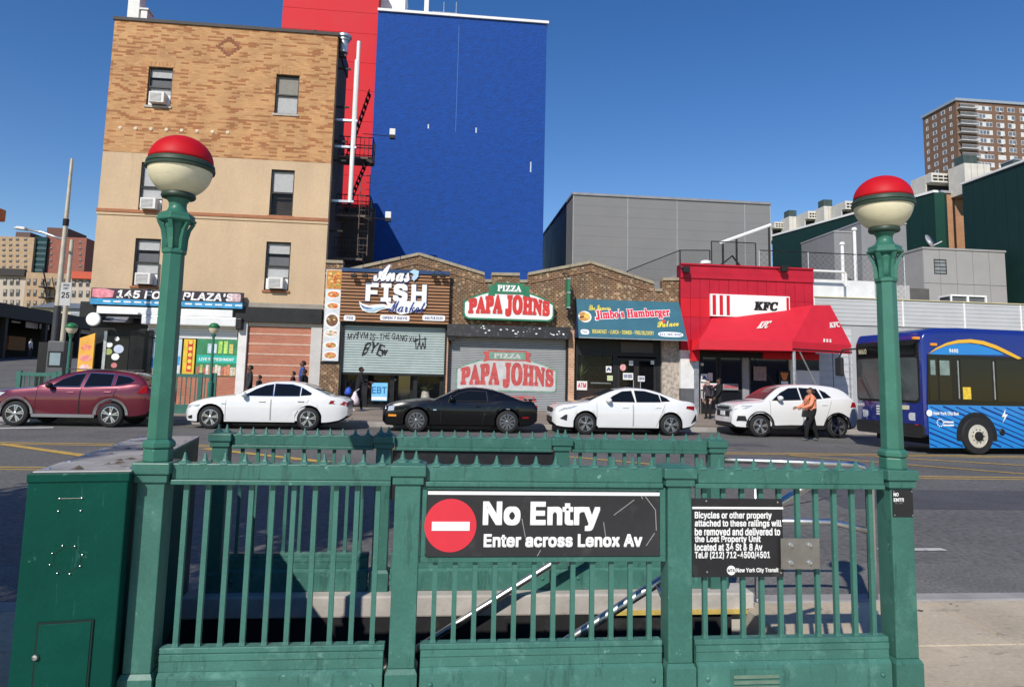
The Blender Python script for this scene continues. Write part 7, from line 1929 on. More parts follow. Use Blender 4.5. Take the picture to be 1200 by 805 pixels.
redb = thing('red_building', 'tall building with bright red panels between tan brick and blue', 'building', (-7, BY+.1, 0))
rp_ = mat('red_panel', (.60, .012, .022), .6, var=.06, scale=.6, spec=.25, chips=[((.48, .010, .018), 1.2, .60, .4, (3, 1, .2))])
xr0 = at(331.5, 10, BY+.1).x
zz = BZ-.4
bx('body', mat('red_back', (.30, .015, .02), .7), redb, xr0+.01, x0-.003, BY+.141, 60, BZ-.4, 27)
k = 0
zs_ = [at(380, y, BY+.1).z for y in (390, 350, 300, 268, 236, 204, 172, 140, 104, 71, 36.5, 12)]+[27]
for a, b in zip(zs_, zs_[1:]):
    bx('panel', rp_, redb, xr0, x0-.003, BY+.1, BY+.14, a+.012, b-.008)

# ================================================================== grey metal hall
GY = 44.0
gh = thing('grey_hall', 'big windowless hall clad in grey metal panels', 'building', (15, GY, 0))
gm = mat('grey_cladding', (.22, .217, .213), .5, .1, var=.05, scale=.4)
gx0, gx1 = at(671.5, 270, GY).x, at(903, 275, GY).x
gzt = at(780, 234, GY).z
bx('core', mat('hall_core', (.15, .15, .155), .7), gh, gx0+.03, gx1-.03, GY+.05, 70, BZ-.4, gzt-.02)
zsp = [BZ]
nrow = 20
hp_ = (gzt-BZ)/nrow
xc = [gx0]+[at(x_, 280, GY).x for x_ in (735.5, 793.5, 873)]+[gx1]
for a, b in zip(xc, xc[1:]):
    for j in range(nrow):
        bx('panel', gm, gh, a+.03, b-.03, GY+random.uniform(0, .004), GY+.048, BZ+j*hp_+.003, BZ+(j+1)*hp_-.003)
joint_l = mat('joint_light', (.36, .36, .365), .5, .2)
for a in xc:
    bx('joint_strip', joint_l, gh, a-.028, a+.028, GY-.012, GY+.04, BZ, gzt)
yc = [GY+.05]+[GY+2.2*k for k in range(1, 12)]
for a, b in zip(yc, yc[1:]):
    bx('side_panel', gm, gh, gx0-.01, gx0+.028, a+.02, b-.02, BZ, gzt)
bx('coping', mat('hall_coping', (.30, .30, .305), .5, .3), gh, gx0-.08, gx1+.06, GY-.08, 70.1, gzt+.002, gzt+.16)

# ================================================================== dark green sheds with roof plant
dg = mat('green_cladding', (.006, .030, .026), .6, var=.06, scale=1.5)
dg2 = mat('green_cladding_end', (.012, .060, .040), .6, var=.06)
g1a, g1b = at(1094.5, 225, 45), None
g1b = gz(904.6, 277, g1a.z)
gs = thing('green_shed', 'long dark green clad shed receding behind the restaurant', 'building', (g1a.x, 45, 0))
def ribbed(p, q, z0, z1, n, name, m, parent, dep=.04):
    p, q = Vector((p[0], p[1], 0)), Vector((q[0], q[1], 0))
    d = (q-p).normalized()
    nn = Vector((-d.y, d.x, 0))
    L_ = (q-p).length
    for k in range(n):
        a, b = p+d*(L_*k/n+.015), p+d*(L_*(k+1)/n-.015)
        o = nn*dep
        MB().hexa([(a.x, a.y, z0), (b.x, b.y, z0), (b.x+o.x, b.y+o.y, z0), (a.x+o.x, a.y+o.y, z0), (a.x, a.y, z1), (b.x, b.y, z1), (b.x+o.x, b.y+o.y, z1), (a.x+o.x, a.y+o.y, z1)]).build(name, m, parent)
MB().prismz([(g1a.x+.05, 45.05), (g1a.x+1.0, 45.05), (g1a.x+1.0, g1b.y), (g1b.x+.05, g1b.y)], 0, g1a.z-.02).build('body', dg, gs)
ribbed((g1b.x, g1b.y), (g1a.x, 45), 0, g1a.z-.06, 16, 'cladding_sheet', dg, gs)
bx('end_sheet', dg2, gs, g1a.x, g1a.x+.75, 44.98, 45.045, 0, g1a.z)
e_ = Vector((g1b.x-g1a.x, g1b.y-45, 0))
MB().hexa([(g1a.x-.08, 44.95, g1a.z-.05), (g1a.x+.3, 44.95, g1a.z-.05), (g1b.x+.3, g1b.y, g1a.z-.05), (g1b.x-.08, g1b.y, g1a.z-.05), (g1a.x-.08, 44.95, g1a.z+.12), (g1a.x+.3, 44.95, g1a.z+.12), (g1b.x+.3, g1b.y, g1a.z+.12), (g1b.x-.08, g1b.y, g1a.z+.12)]).build('coping', wpipe, gs)
bs_ = thing('brick_stair_tower', 'orange brick strip between the two dark green sheds', 'building', (36.5, 45.2, 0))
ob = brick_mat('orange_brick', (.50, .24, .11), (.44, .19, .08), (.42, .26, .15), var=.12)
r = rect(1103.5, 227, 1126.5, 300, 45.3)
bx('wall', ob, bs_, r[0], r[1]+.8, 45.3, 52, 0, at(1114, 227, 45.3).z)
bx('drain_pipe', darkframe, bs_, at(1119, 260, 45.2).x-.05, at(1119, 260, 45.2).x+.05, 45.18, 45.29, 0, at(1114, 228, 45.3).z)
bx('coping', galv, bs_, r[0], r[1]+.8, 45.2, 52, at(1114, 227, 45.3).z+.002, at(1114, 227, 45.3).z+.18)
g2 = at(1127, 217, 40)
gs2 = thing('green_shed', 'tall dark green clad shed at the right edge', 'building', (g2.x, 37, 0))
bx('body', dg, gs2, g2.x+.05, g2.x+25, 20+12.5, 40, 0, g2.z-.02)
ribbed((g2.x, 40), (g2.x+.05, 32.5), 0, g2.z-.05, 9, 'cladding_sheet', dg, gs2)
bx('coping', wpipe, gs2, g2.x-.08, g2.x+25, 32.4, 40.05, g2.z+.002, g2.z+.12)
# roof plant on the long shed
plant_w = mat('plant_white', (.62, .59, .52), .6, var=.12, scale=2, dirt=(.42, .39, .33))
def plant_unit(label, x0, y0, x1, y1, louvre, group):
    f = (x0-904.6)/(1094.5-904.6)
    Yd = g1b.y+(45-g1b.y)*min(1.1, max(-.05, f))+.5
    r = rect(x0, y0, x1, y1, Yd)
    xo = .6
    t = thing('roof_plant', label, 'air handler', (r[0], Yd, g1a.z), group)
    dpt = 1.6
    b = bx('case', plant_w, t, r[0], r[1], Yd, Yd+dpt, g1a.z-.3, r[3], bevel=.02)
    if louvre:
        bx('opening', blackpaint, t, r[0]+.08, r[1]-.1, Yd-.012, Yd-.001, g1a.z+.15, g1a.z+(r[3]-g1a.z)*.55)
        MB().hexa([(r[0], Yd-.6, g1a.z+(r[3]-g1a.z)*.58), (r[1], Yd-.6, g1a.z+(r[3]-g1a.z)*.58), (r[1], Yd-.002, g1a.z+(r[3]-g1a.z)*.62), (r[0], Yd-.002, g1a.z+(r[3]-g1a.z)*.62), (r[0], Yd-.6, r[3]), (r[1], Yd-.6, r[3]), (r[1], Yd-.002, r[3]), (r[0], Yd-.002, r[3])]).build('hood', plant_w, t)
        for k in range(4):
            a = r[0]+.1+(r[1]-r[0]-.2)*k/4
            for j in range(2):
                zz = g1a.z+(r[3]-g1a.z)*(.66+.15*j)
                bx('louvre', blackpaint, t, a+.04, a+(r[1]-r[0]-.2)/4-.04, Yd-.612, Yd-.601, zz, zz+(r[3]-g1a.z)*.08)
    else:
        w_ = (r[1]-r[0])
        bx('dark_cowl', mat('cowl_green', (.07, .10, .09), .5, .2, var=.2), t, r[0]+.02, r[0]+w_*.55, Yd+.1, Yd+1.0, r[3]+.002, r[3]+.62)
        for k in range(3):
            a = r[0]+w_*(k+1)/4
            bx('seam', mat('plant_seam', (.35, .33, .29), .7), t, a-.015, a+.015, Yd-.012, Yd-.001, g1a.z, r[3]-.05)
for i, (x0, y0, x1, y1, lv, lb) in enumerate(((904, 262, 919, 277, 1, 'louvred white roof unit nearest the grey hall'), (925, 254, 942, 274, 0, 'tall white roof unit with dark cowl, second from the grey hall'), (943, 249.5, 958, 266, 1, 'louvred white roof unit in the middle of the green shed'), (966, 242, 985, 263, 0, 'tall white roof unit with dark cowl left of the right lamp'), (986, 238, 1004, 258, 1, 'louvred white roof unit touching the right lamp globe'), (1085, 206, 1113, 232, 1, 'big louvred white roof unit below the brown tower'), (1131, 192, 1161, 225, 0, 'tall cream roof unit in front of the brown tower'))):
    plant_unit(lb, x0, y0, x1, y1, lv, 'white roof plant of the green shed')
r = rect(1188, 188, 1200, 196, 38)
t = thing('roof_cowl', 'dark cowl on the right-hand green shed roof', 'cowl', (r[0], 38, g2.z))
bx('case', mat('cowl_green', (.07, .10, .09)), t, r[0], r[1]+.6, 38, 39, g2.z+.12, r[3], bevel=.03)
bx('lid', galv, t, r[0]-.04, r[1]+.64, 37.96, 39.04, r[3]+.002, r[3]+.06)

# ================================================================== brown tower block far right
TY = 205.0
tw = thing('tower_block', 'tall brown brick tower block with stacked white balconies', 'building', (170, TY, 0))
brownb = brick_mat('brown_brick', (.20, .115, .075), (.17, .095, .06), (.20, .14, .10), bw=.5, bh=.2, var=.12)
tc_ = at(1120, 118.5, TY)
tzt = tc_.z
d = ray(1081, 134)
lefty = d.y*(tc_.x/d.x)
tx1 = tc_.x+70
twin = mat('tower_frame', (.66, .66, .64), .6, var=.15)
tglass = mat('tower_glass', (.16, .19, .23), .15, var=.5, scale=.05)
bx('body', brownb, tw, tc_.x, tx1, TY, lefty, 0, tzt)
bx('roof_edge', mat('tower_edge', (.30, .36, .42), .6), tw, tc_.x-.5, tx1, TY-.5, lefty+.3, tzt+.01, tzt+.9)
fh = 2.78
for row_ in range(9):
    z = tzt-1.0-row_*fh
    # left face windows
    for fy, wd in ((.13, 1.0), (.36, 1.8), (.62, 1.8), (.84, .9)):
        yy = TY+(lefty-TY)*(1-fy)
        f_ = bx('window', twin, tw, tc_.x-.08, tc_.x-.005, yy-wd/2, yy+wd/2, z-1.5, z-.1)
        bx('pane', tglass, f_, tc_.x-.10, tc_.x-.081, yy-wd/2+.15, yy+wd/2-.45, z-1.35, z-.25)
    # balcony stack on the corner
    xa, xb = tc_.x+1.0, tc_.x+6.6
    sl_ = bx('balcony', mat('balc_slab', (.55, .55, .54), .7, var=.1), tw, xa-.9, xb, TY-1.7, TY-.003, z-1.9, z-1.6)
    bx('recess', blackpaint, tw, xa, xb-.3, TY-.05, TY-.004, z-1.6, z-.05)
    rl_ = MB().box(xa-.9, xb, TY-1.72, TY-1.66, z-.62, z-.5)
    for k in range(26):
        xx = xa-.9+(xb-xa+.9)*k/25
        rl_.box(xx-.03, xx+.03, TY-1.71, TY-1.67, z-1.6, z-.62)
    rl_.build('balcony_rail', mat('balc_rail', (.42, .42, .42), .6), sl_)
    for px0, px1 in ((1144.5, 1163.5), (1168.5, 1177.5), (1182, 1190.5), (1196.5, 1206)):
        a, b = at(px0, 160, TY).x, at(px1, 160, TY).x
        f_ = bx('window', twin, tw, a, b, TY-.08, TY-.005, z-1.75, z-.15)
        n_ = max(2, int(round((b-a)/1.15)))
        for k in range(n_):
            if random.random() < .3: continue
            bx('pane', tglass, f_, a+(b-a)*k/n_+.1, a+(b-a)*(k+1)/n_-.1, TY-.10, TY-.081, z-1.6, z-.3)
        if random.random() < .6:
            c_ = (a+b)/2
            bx('air_unit', twin, f_, c_-.35, c_+.35, TY-.5, TY-.101, z-2.1, z-1.7)
# ================================================================== cars
def interp(pts, x):
    if x <= pts[0][0]: return pts[0][1]
    if x >= pts[-1][0]: return pts[-1][1]
    for i in range(len(pts)-1):
        if x <= pts[i+1][0]:
            (x0, y0), (x1, y1) = pts[i], pts[i+1]
            h = x1-x0
            def sl(j):
                if j <= 0 or j >= len(pts)-1:
                    a, b = (0, 1) if j <= 0 else (len(pts)-2, len(pts)-1)
                    return (pts[b][1]-pts[a][1])/(pts[b][0]-pts[a][0])
                d0 = (pts[j][1]-pts[j-1][1])/(pts[j][0]-pts[j-1][0])
                d1 = (pts[j+1][1]-pts[j][1])/(pts[j+1][0]-pts[j][0])
                return 0 if d0*d1 <= 0 else 2*d0*d1/(d0+d1)
            m0, m1 = sl(i), sl(i+1)
            t = (x-x0)/h
            return (2*t**3-3*t*t+1)*y0+(t**3-2*t*t+t)*h*m0+(-2*t**3+3*t*t)*y1+(t**3-t*t)*h*m1

rubber = mat('tyre_rubber', (.018, .018, .019), .75, var=.2, scale=8)
rimdark = mat('rim_dark', (.03, .03, .032), .4, .5, var=.1)
rimsilver = mat('rim_silver', (.62, .62, .63), .25, .9, var=.05)
underm = mat('underbody', (.012, .012, .012), .8, var=.2)
trimblack = mat('trim_black', (.02, .02, .021), .5, var=.1)
carglass = mat('car_glass', (.006, .007, .008), .04, var=0, spec=.45)
shield = mat('windshield_glass', (.035, .040, .043), .04, var=0, spec=.6)
lampglass = mat('lamp_glass', (.55, .57, .60), .08, .3, var=.2, scale=20)
tailred = mat('tail_red', (.28, .008, .012), .15, var=.1, scale=10)
plate_m = mat('plate', (.62, .58, .42), .5, var=.15, scale=20)
chrome = mat('chrome', (.75, .75, .76), .12, 1., var=0)

def make_wheel(car, x, y, r, side, style, rimm=None):
    """side -1: outer face towards -y"""
    s = side
    w = .21
    t = MB().lathe([(r*.66, s*w/2), (r*.90, s*w/2), (r*.975, s*w*.42), (r, s*w*.25), (r, -s*w*.25), (r*.96, -s*w*.45), (r*.66, -s*w/2)], (x, y, r), n=32, axis='Y', caps=False).build('wheel', rubber, car, smooth=50)
    yo = y+s*w/2
    MB().lathe([(r*.68, s*0.0), (r*.66, -s*.03), (r*.60, -s*.05), (0, -s*.06)], (x, yo, r), n=28, axis='Y').build('rim', rimdark, t, smooth=40)
    MB().lathe([(r*.69, -s*.004), (r*.69, s*.006), (r*.645, s*.008), (r*.63, -s*.02)], (x, yo, r), n=28, axis='Y').build('rim_edge', rimm or rimsilver, t, smooth=40)
    n, dbl, wd = style
    sp = MB()
    for k in range(n):
        for o in ((-dbl, dbl) if dbl else (0,)):
            a = 2*PI*k/n+.2
            a0, a1 = a+o*.5, a+o
            d0, d1 = Vector((math.cos(a0), 0, math.sin(a0))), Vector((math.cos(a1), 0, math.sin(a1)))
            p0, p1 = Vector((x, yo+s*.0, r))+d0*r*.12, Vector((x, yo+s*.004, r))+d1*r*.66
            n0 = Vector((-d0.z, 0, d0.x))*wd*.8
            n1 = Vector((-d1.z, 0, d1.x))*wd
            b = Vector((0, -s*.035, 0))
            sp.hexa([p0-n0+b, p0+n0+b, p1+n1+b, p1-n1+b, p0-n0, p0+n0, p1+n1, p1-n1])
    sp.build('spokes', rimm or rimsilver, t)
    MB().lathe([(r*.16, -s*.03), (r*.16, s*.004), (r*.10, s*.012), (0, s*.014)], (x, yo, r), n=12, axis='Y').build('hub', rimm or rimsilver, t, smooth=40)
    return t

def make_car(c):
    car = thing(c['name'], c['label'], 'car', (0, 0, 0), 'cars parked along the far kerb')
    L, hw, r = c['L'], c['hw'], c['r']
    x0 = -c['xf']                              # nose, so that the front axle sits at x = 0
    axles = (0, c['wb'])
    ra = c.get('ra', r+.055)
    sh, bot, pl = c['sh'], c['bot'], c['plan']
    crown = c['crown']
    def arch(x):
        a = 0
        for ax in axles:
            d = abs(x-ax)
            if d < ra: a = max(a, r+math.sqrt(ra*ra-d*d))
        return a
    def section(x):
        u = x-x0
        zs, zb, w, cr = interp(sh, u), interp(bot, u), hw*interp(pl, u), interp(crown, u)
        h = zs-zb
        P = [(0, zb), (w*.86, zb), (w*.95, zb+.05*h+.015), (w*.985, zb+.34*h), (w, zb+.60*h), (w*.985, zb+.82*h), (w*.965, zb+.93*h), (w*.94, zs), (w*.82, zs+.50*cr), (w*.5, zs+.88*cr), (0, zs+cr)]
        a = arch(x)
        if a:
            P = [(y, max(z, min(a+.004*i, zs-.02+.002*i))) if i < 7 else (y, z) for i, (y, z) in enumerate(P)]
        return P
    xs = [x0+L*k/40 for k in range(41)]
    for ax in axles:
        xs += [ax+ra*math.cos(PI*k/14) for k in range(15)]+[ax-ra*1.001, ax+ra*1.001]
    xs = sorted(set(round(x, 4) for x in xs if x0-1e-6 <= x <= x0+L+1e-6))
    S = [section(x) for x in xs]
    n = len(S[0])
    body, und = MB(), MB()
    for sgn in (-1, 1):
        G = [[Vector((x, sgn*y, z)) for y, z in s] for x, s in zip(xs, S)]
        up = [g[2:] for g in G]
        dn = [g[:3] for g in G]
        if sgn > 0:
            up = [g[::-1] for g in up]; dn = [g[::-1] for g in dn]
        body.grid(up)
        und.grid(dn)
    for i in (0, -1):                          # nose and tail caps
        ring = [Vector((xs[i], -y, z)) for y, z in S[i]]+[Vector((xs[i], y, z)) for y, z in S[i][::-1]]
        body.add(ring, [tuple(range(len(ring)))])
    body.build('body', c['paint'], car, smooth=38, weld=True, fix=True)
    und.build('underbody', underm, car, weld=True)
    # inner wheel houses
    for ax in axles:
        MB().box(ax-ra*.95, ax+ra*.95, -hw*.62, hw*.62, .2, r+ra*.8).build('wheel_house', underm, car)
    def side_y(x, z):
        P = section(x)[2:8]
        for (y0, z0), (y1, z1) in zip(P, P[1:]):
            if z <= z1 and z1 > z0:
                t = max(0, (z-z0)/(z1-z0))
                return y0+(y1-y0)*t
        return P[-1][0]
    # cabin
    rf = c['roof']
    ca, cb = rf[0][0], rf[-1][0]
    zr = max(z for _, z in rf)
    zref = interp(sh, (ca+cb)/2)
    tum = c.get('tum', .27)
    def cab_y(x, z):
        u = x-x0
        w = hw*interp(pl, u)*.935
        return w-tum*max(0, z-zref)/(zr-zref)*(zr-zref)/.42
    def top(x):
        return interp(rf, x-x0)
    us = [ca+(cb-ca)*k/44 for k in range(45)]
    cabm_ = MB()
    def cab_section(u):
        x = x0+u
        zt, zb = interp(rf, u), interp(sh, u)-.03
        zt = max(zt, zb+.004)
        h = zt-zb
        e = min(.06, h*.35)
        ye = cab_y(x, zt-e)
        return [(cab_y(x, zb), zb), (cab_y(x, zb+(h-e)*.5), zb+(h-e)*.5), (ye, zt-e), (ye-.025, zt-e*.45), (ye-.085, zt-e*.08), (ye*.5, zt+.012), (0, zt+.02)]
    for sgn in (-1, 1):
        G = [[Vector((x0+u, sgn*y, z)) for y, z in cab_section(u)] for u in us]
        if sgn > 0: G = [g[::-1] for g in G]
        cabm_.grid(G)
    cabm_.build('cabin', c['paint'], car, smooth=40, weld=True, fix=True)
    # glass: side windows from outlines, windscreen and rear window from the cabin surface
    def sidepanel(name, poly, m, parent, off, sides=(-1, 1), fn=cab_y, prism=.004):
        o = None
        for sgn in sides:
            q = MB()
            N = len(poly)
            a = [Vector((x0+u, sgn*(fn(x0+u, z)+off), z)) for u, z in poly]
            b = [p-Vector((0, sgn*prism, 0)) for p in a]
            f = [tuple(range(N)) if sgn < 0 else tuple(range(N-1, -1, -1))]
            f += [((i+1) % N, i, i+N, (i+1) % N+N) for i in range(N)]
            q.add(a+b, f)
            o = q.build(name, m, parent)
        return o
    for poly in c['windows']:
        cx, cz = sum(p[0] for p in poly)/len(poly), sum(p[1] for p in poly)/len(poly)
        big = [(cx+(u-cx)*1.05, cz+(z-cz)*1.10) for u, z in poly]
        sidepanel('window_trim', big, c.get('trim', trimblack), car, .008)
        sidepanel('window', poly, carglass, car, .014)
    def toppatch(name, ua, ub, m, k0=.80, k1=.86):
        rows = []
        for i in range(11):
            u = ua+(ub-ua)*i/10
            s = cab_section(u)
            f = k0+(k1-k0)*i/10
            ye = s[4][0]*f/.86
            row_ = []
            for j in range(-6, 7):
                y = ye*j/6
                ay = abs(y)
                z = None
                P = s[::-1]
                for (ya, z0_), (yb, z1_) in zip(P, P[1:]):
                    if ay <= yb+1e-6 and yb > ya:
                        z = z0_+(z1_-z0_)*(ay-ya)/(yb-ya)
                        break
                row_.append(Vector((x0+u, y, (z if z is not None else s[3][1])+.012)))
            rows.append(row_)
        MB().grid(rows[::-1]).build(name, m, car, smooth=True)
    toppatch('windshield', c['ws'][0], c['ws'][1], shield)
    toppatch('rear_window', c['rw'][0], c['rw'][1], carglass, .86, .78)
    # doors with gaps and handles
    for ua, ub, slant in c['doors']:
        zlo = interp(bot, ua+.3)+.10
        zhi = interp(sh, (ua+ub)/2)-.015
        for sgn in (-1, 1):
            rows = []
            for i in range(9):
                z = zlo+(zhi-zlo)*i/8
                sl_ = slant*(1-i/8)
                rows.append([Vector((x0+u, sgn*(side_y(x0+u, z)+.004), z)) for u in [ua+.010+(ub-sl_-ua-.02)*k/6 for k in range(7)]])
            if sgn > 0: rows = [r_[::-1] for r_ in rows]
            d = MB().grid(rows).build('door', c['paint'], car, smooth=True)
            for uu_ in (ua, ub):
                g = MB()
                for i in range(8):
                    z0_, z1_ = zlo+(zhi-zlo)*i/8, zlo+(zhi-zlo)*(i+1)/8
                    s0, s1 = (slant*(1-i/8), slant*(1-(i+1)/8)) if uu_ == ub else (0, 0)
                    q = [(uu_-s0-.008, z0_), (uu_-s0+.008, z0_), (uu_-s1+.008, z1_), (uu_-s1-.008, z1_)]
                    g.add([Vector((x0+u, sgn*(side_y(x0+u, z)+.003), z)) for u, z in q], [(0, 1, 2, 3)])
                g.build('door_gap', c.get('gap', underm), d)
            hx, hz = ub-.24, zhi-.12
            yy = sgn*(side_y(x0+hx, hz)+.012)
            MB().box(x0+hx-.10, x0+hx+.09, yy-.014, yy+.014, hz-.016, hz+.016).build('handle', c.get('handle', c['paint']), d, bevel=.008)
    # mirrors
    mu, mz = c['mirror']
    for sgn in (-1, 1):
        yb_ = cab_y(x0+mu, mz)
        m_ = MB().lathe([(0, -.13), (.06, -.11), (.085, -.03), (.08, .05), (0, .08)], (x0+mu+.02, sgn*(yb_+.15), mz), n=12, axis='Y').build('mirror', c.get('mirror_paint', c['paint']), car, smooth=True)
        MB().box(x0+mu-.03, x0+mu+.05, sgn*(yb_-.02), sgn*(yb_+.10), mz-.07, mz-.03).build('mirror_arm', trimblack, m_)
    # lamps and trims laid on the side surface
    for nm, poly, m in c['side']:
        sidepanel(nm, poly, m, car, .022, fn=side_y, prism=.05)
    # things on the nose and tail, seen end on: (name, material, y0, y1, z0, z1, at front?)
    for nm, m, y0, y1, z0_, z1_, fr, dx in c['ends']:
        xx = x0 if fr else x0+L
        s = -1 if fr else 1
        ys = ((-y1, -y0), (y0, y1)) if y0 > 0 else ((y0, y1),)
        for a, b in ys:
            MB().box(xx+s*dx, xx+s*(dx-.05), a, b, z0_, z1_).build(nm, m, car, bevel=.008)
    for u0, u1, z0_, z1_, m in c.get('sills', []):
        sidepanel('sill_trim', [(u0, z0_), (u1, z0_), (u1, z1_), (u0, z1_)], m, car, .012, fn=side_y)
    if c.get('cladding'):
        for ax in axles:
            q = MB()
            for sgn in (-1, 1):
                pts = []
                for k in range(19):
                    a = PI*k/18
                    for rr in (ra-.005, ra+.075):
                        x_, z_ = ax+rr*math.cos(a), r+rr*math.sin(a)
                        pts.append(Vector((x_, sgn*(side_y(x_, min(z_, interp(sh, x_-x0)-.03))+.022), max(z_, .22))))
                q.grid([[pts[2*k], pts[2*k+1]] for k in range(19)])
            q.build('arch_trim', c['cladding'], car)
    for ax in axles:
        for sgn in (-1, 1):
            make_wheel(car, ax, sgn*(hw-.115), r, sgn, c['rim'], c.get('rimm'))
    if c.get('extra'):
        c['extra'](car, x0, L, hw)
    car.location = c['at']
    car.rotation_euler.z = c.get('rz', 0)
    return car

wpaint = mat('white_car_paint', (.74, .74, .73), .3, var=.02, scale=1, coat=1., spec=.5)
bpaint = mat('black_car_paint', (.003, .003, .0035), .25, var=0, coat=.6, spec=.3)
rpaint = mat('red_car_paint', (.13, .008, .022), .3, .35, var=.03, scale=1, coat=1., spec=.5)
amber = mat('amber', (.75, .28, .03), .2, var=.1)
seamgrey = mat('seam_grey', (.30, .30, .30), .6, var=0)
CYc = 22.2

make_car(dict(name='parked_car', label='white saloon parked in front of the food shop brick wall', L=4.72, hw=.90, xf=.80, wb=2.80, r=.335, at=(-6.60, CYc, 0), paint=wpaint, gap=seamgrey, handle=chrome, trim=chrome,
    sh=[(0, .55), (.06, .66), (.25, .76), (.85, .89), (1.5, .955), (2.4, .965), (3.6, .99), (4.2, 1.0), (4.6, .95), (4.72, .86)],
    bot=[(0, .30), (.12, .19), (.5, .17), (4.0, .18), (4.5, .26), (4.72, .42)],
    plan=[(0, .62), (.10, .80), (.35, .93), (.8, 1), (3.9, 1), (4.4, .95), (4.65, .85), (4.72, .78)],
    crown=[(0, .02), (.4, .06), (1.4, .06), (1.7, .02), (4.0, .02), (4.4, .03), (4.72, .01)],
    roof=[(1.40, .96), (1.75, 1.15), (2.15, 1.335), (2.5, 1.41), (2.95, 1.425), (3.35, 1.37), (3.8, 1.20), (4.2, 1.02), (4.3, .985)],
    ws=(1.50, 2.20), rw=(3.40, 4.12), doors=((1.22, 2.50, 0), (2.52, 3.62, .30)), mirror=(1.72, 1.02),
    windows=[[(1.72, 1.0), (2.53, 1.005), (2.50, 1.33), (2.28, 1.29), (2.02, 1.18)], [(2.58, 1.005), (3.30, 1.015), (3.30, 1.27), (3.05, 1.335), (2.56, 1.345)], [(3.35, 1.02), (3.62, 1.04), (3.66, 1.09), (3.35, 1.25)]],
    side=[('headlight', [(.10, .60), (.42, .66), (.48, .71), (.16, .68)], lampglass), ('tail_light', [(4.18, .80), (4.62, .76), (4.66, .86), (4.24, .89)], tailred), ('fog_lamp', [(.14, .30), (.26, .30), (.26, .40), (.14, .36)], trimblack), ('fender_badge', [(1.10, .74), (1.20, .74), (1.20, .76), (1.10, .77)], chrome)],
    ends=[('grille', trimblack, -.4, .4, .40, .60, True, .01), ('licence_plate', plate_m, -.16, .16, .62, .74, False, .015), ('tail_light', tailred, .5, .75, .72, .84, False, .01), ('tailpipe', chrome, .5, .62, .26, .33, False, .03)],
    rim=(5, .14, .018)))

make_car(dict(name='parked_car', label='white sedan with dark windows parked by the hamburger shop', L=4.64, hw=.90, xf=1.0, wb=2.72, r=.335, at=(4.60, CYc, 0), paint=wpaint, gap=seamgrey,
    sh=[(0, .62), (.05, .76), (.2, .85), (.68, .93), (1.2, .985), (2.2, .99), (3.6, 1.02), (4.2, 1.07), (4.5, 1.03), (4.64, .80)],
    bot=[(0, .34), (.10, .22), (.5, .17), (4.0, .18), (4.45, .26), (4.64, .45)],
    plan=[(0, .64), (.10, .82), (.35, .94), (.8, 1), (3.9, 1), (4.3, .95), (4.55, .86), (4.64, .80)],
    crown=[(0, .02), (.4, .06), (1.2, .06), (1.5, .02), (4.0, .02), (4.64, .01)],
    roof=[(1.05, .985), (1.55, 1.22), (2.0, 1.38), (2.55, 1.455), (3.0, 1.43), (3.4, 1.34), (3.8, 1.20), (4.15, 1.09), (4.3, 1.06)],
    ws=(1.15, 1.98), rw=(3.30, 4.05), doors=((1.35, 2.50, 0), (2.52, 3.55, .30)), mirror=(1.70, 1.06),
    windows=[[(1.66, 1.035), (2.56, 1.04), (2.50, 1.36), (2.2, 1.335), (1.9, 1.20)], [(2.64, 1.04), (3.40, 1.05), (3.36, 1.26), (2.95, 1.36), (2.62, 1.37)], [(3.44, 1.055), (3.72, 1.07), (3.62, 1.16), (3.42, 1.25)]],
    side=[('headlight', [(.16, .70), (.50, .80), (.72, .88), (.62, .88), (.30, .82)], lampglass), ('tail_light', [(4.22, .86), (4.50, .80), (4.52, .93), (4.25, .93)], tailred), ('air_inlet', [(.20, .48), (.40, .42), (.42, .60), (.36, .60)], trimblack), ('bumper_trim', [(4.40, .40), (4.60, .48), (4.58, .68), (4.52, .60)], trimblack)],
    ends=[('grille', trimblack, -.42, .42, .66, .80, True, .012), ('air_inlet', trimblack, -.5, .5, .34, .52, True, .012), ('licence_plate', plate_m, -.16, .16, .62, .74, False, .015)],
    rim=(5, .17, .020), rimm=mat('rim_two_tone', (.35, .35, .36), .3, .8, var=.1)))

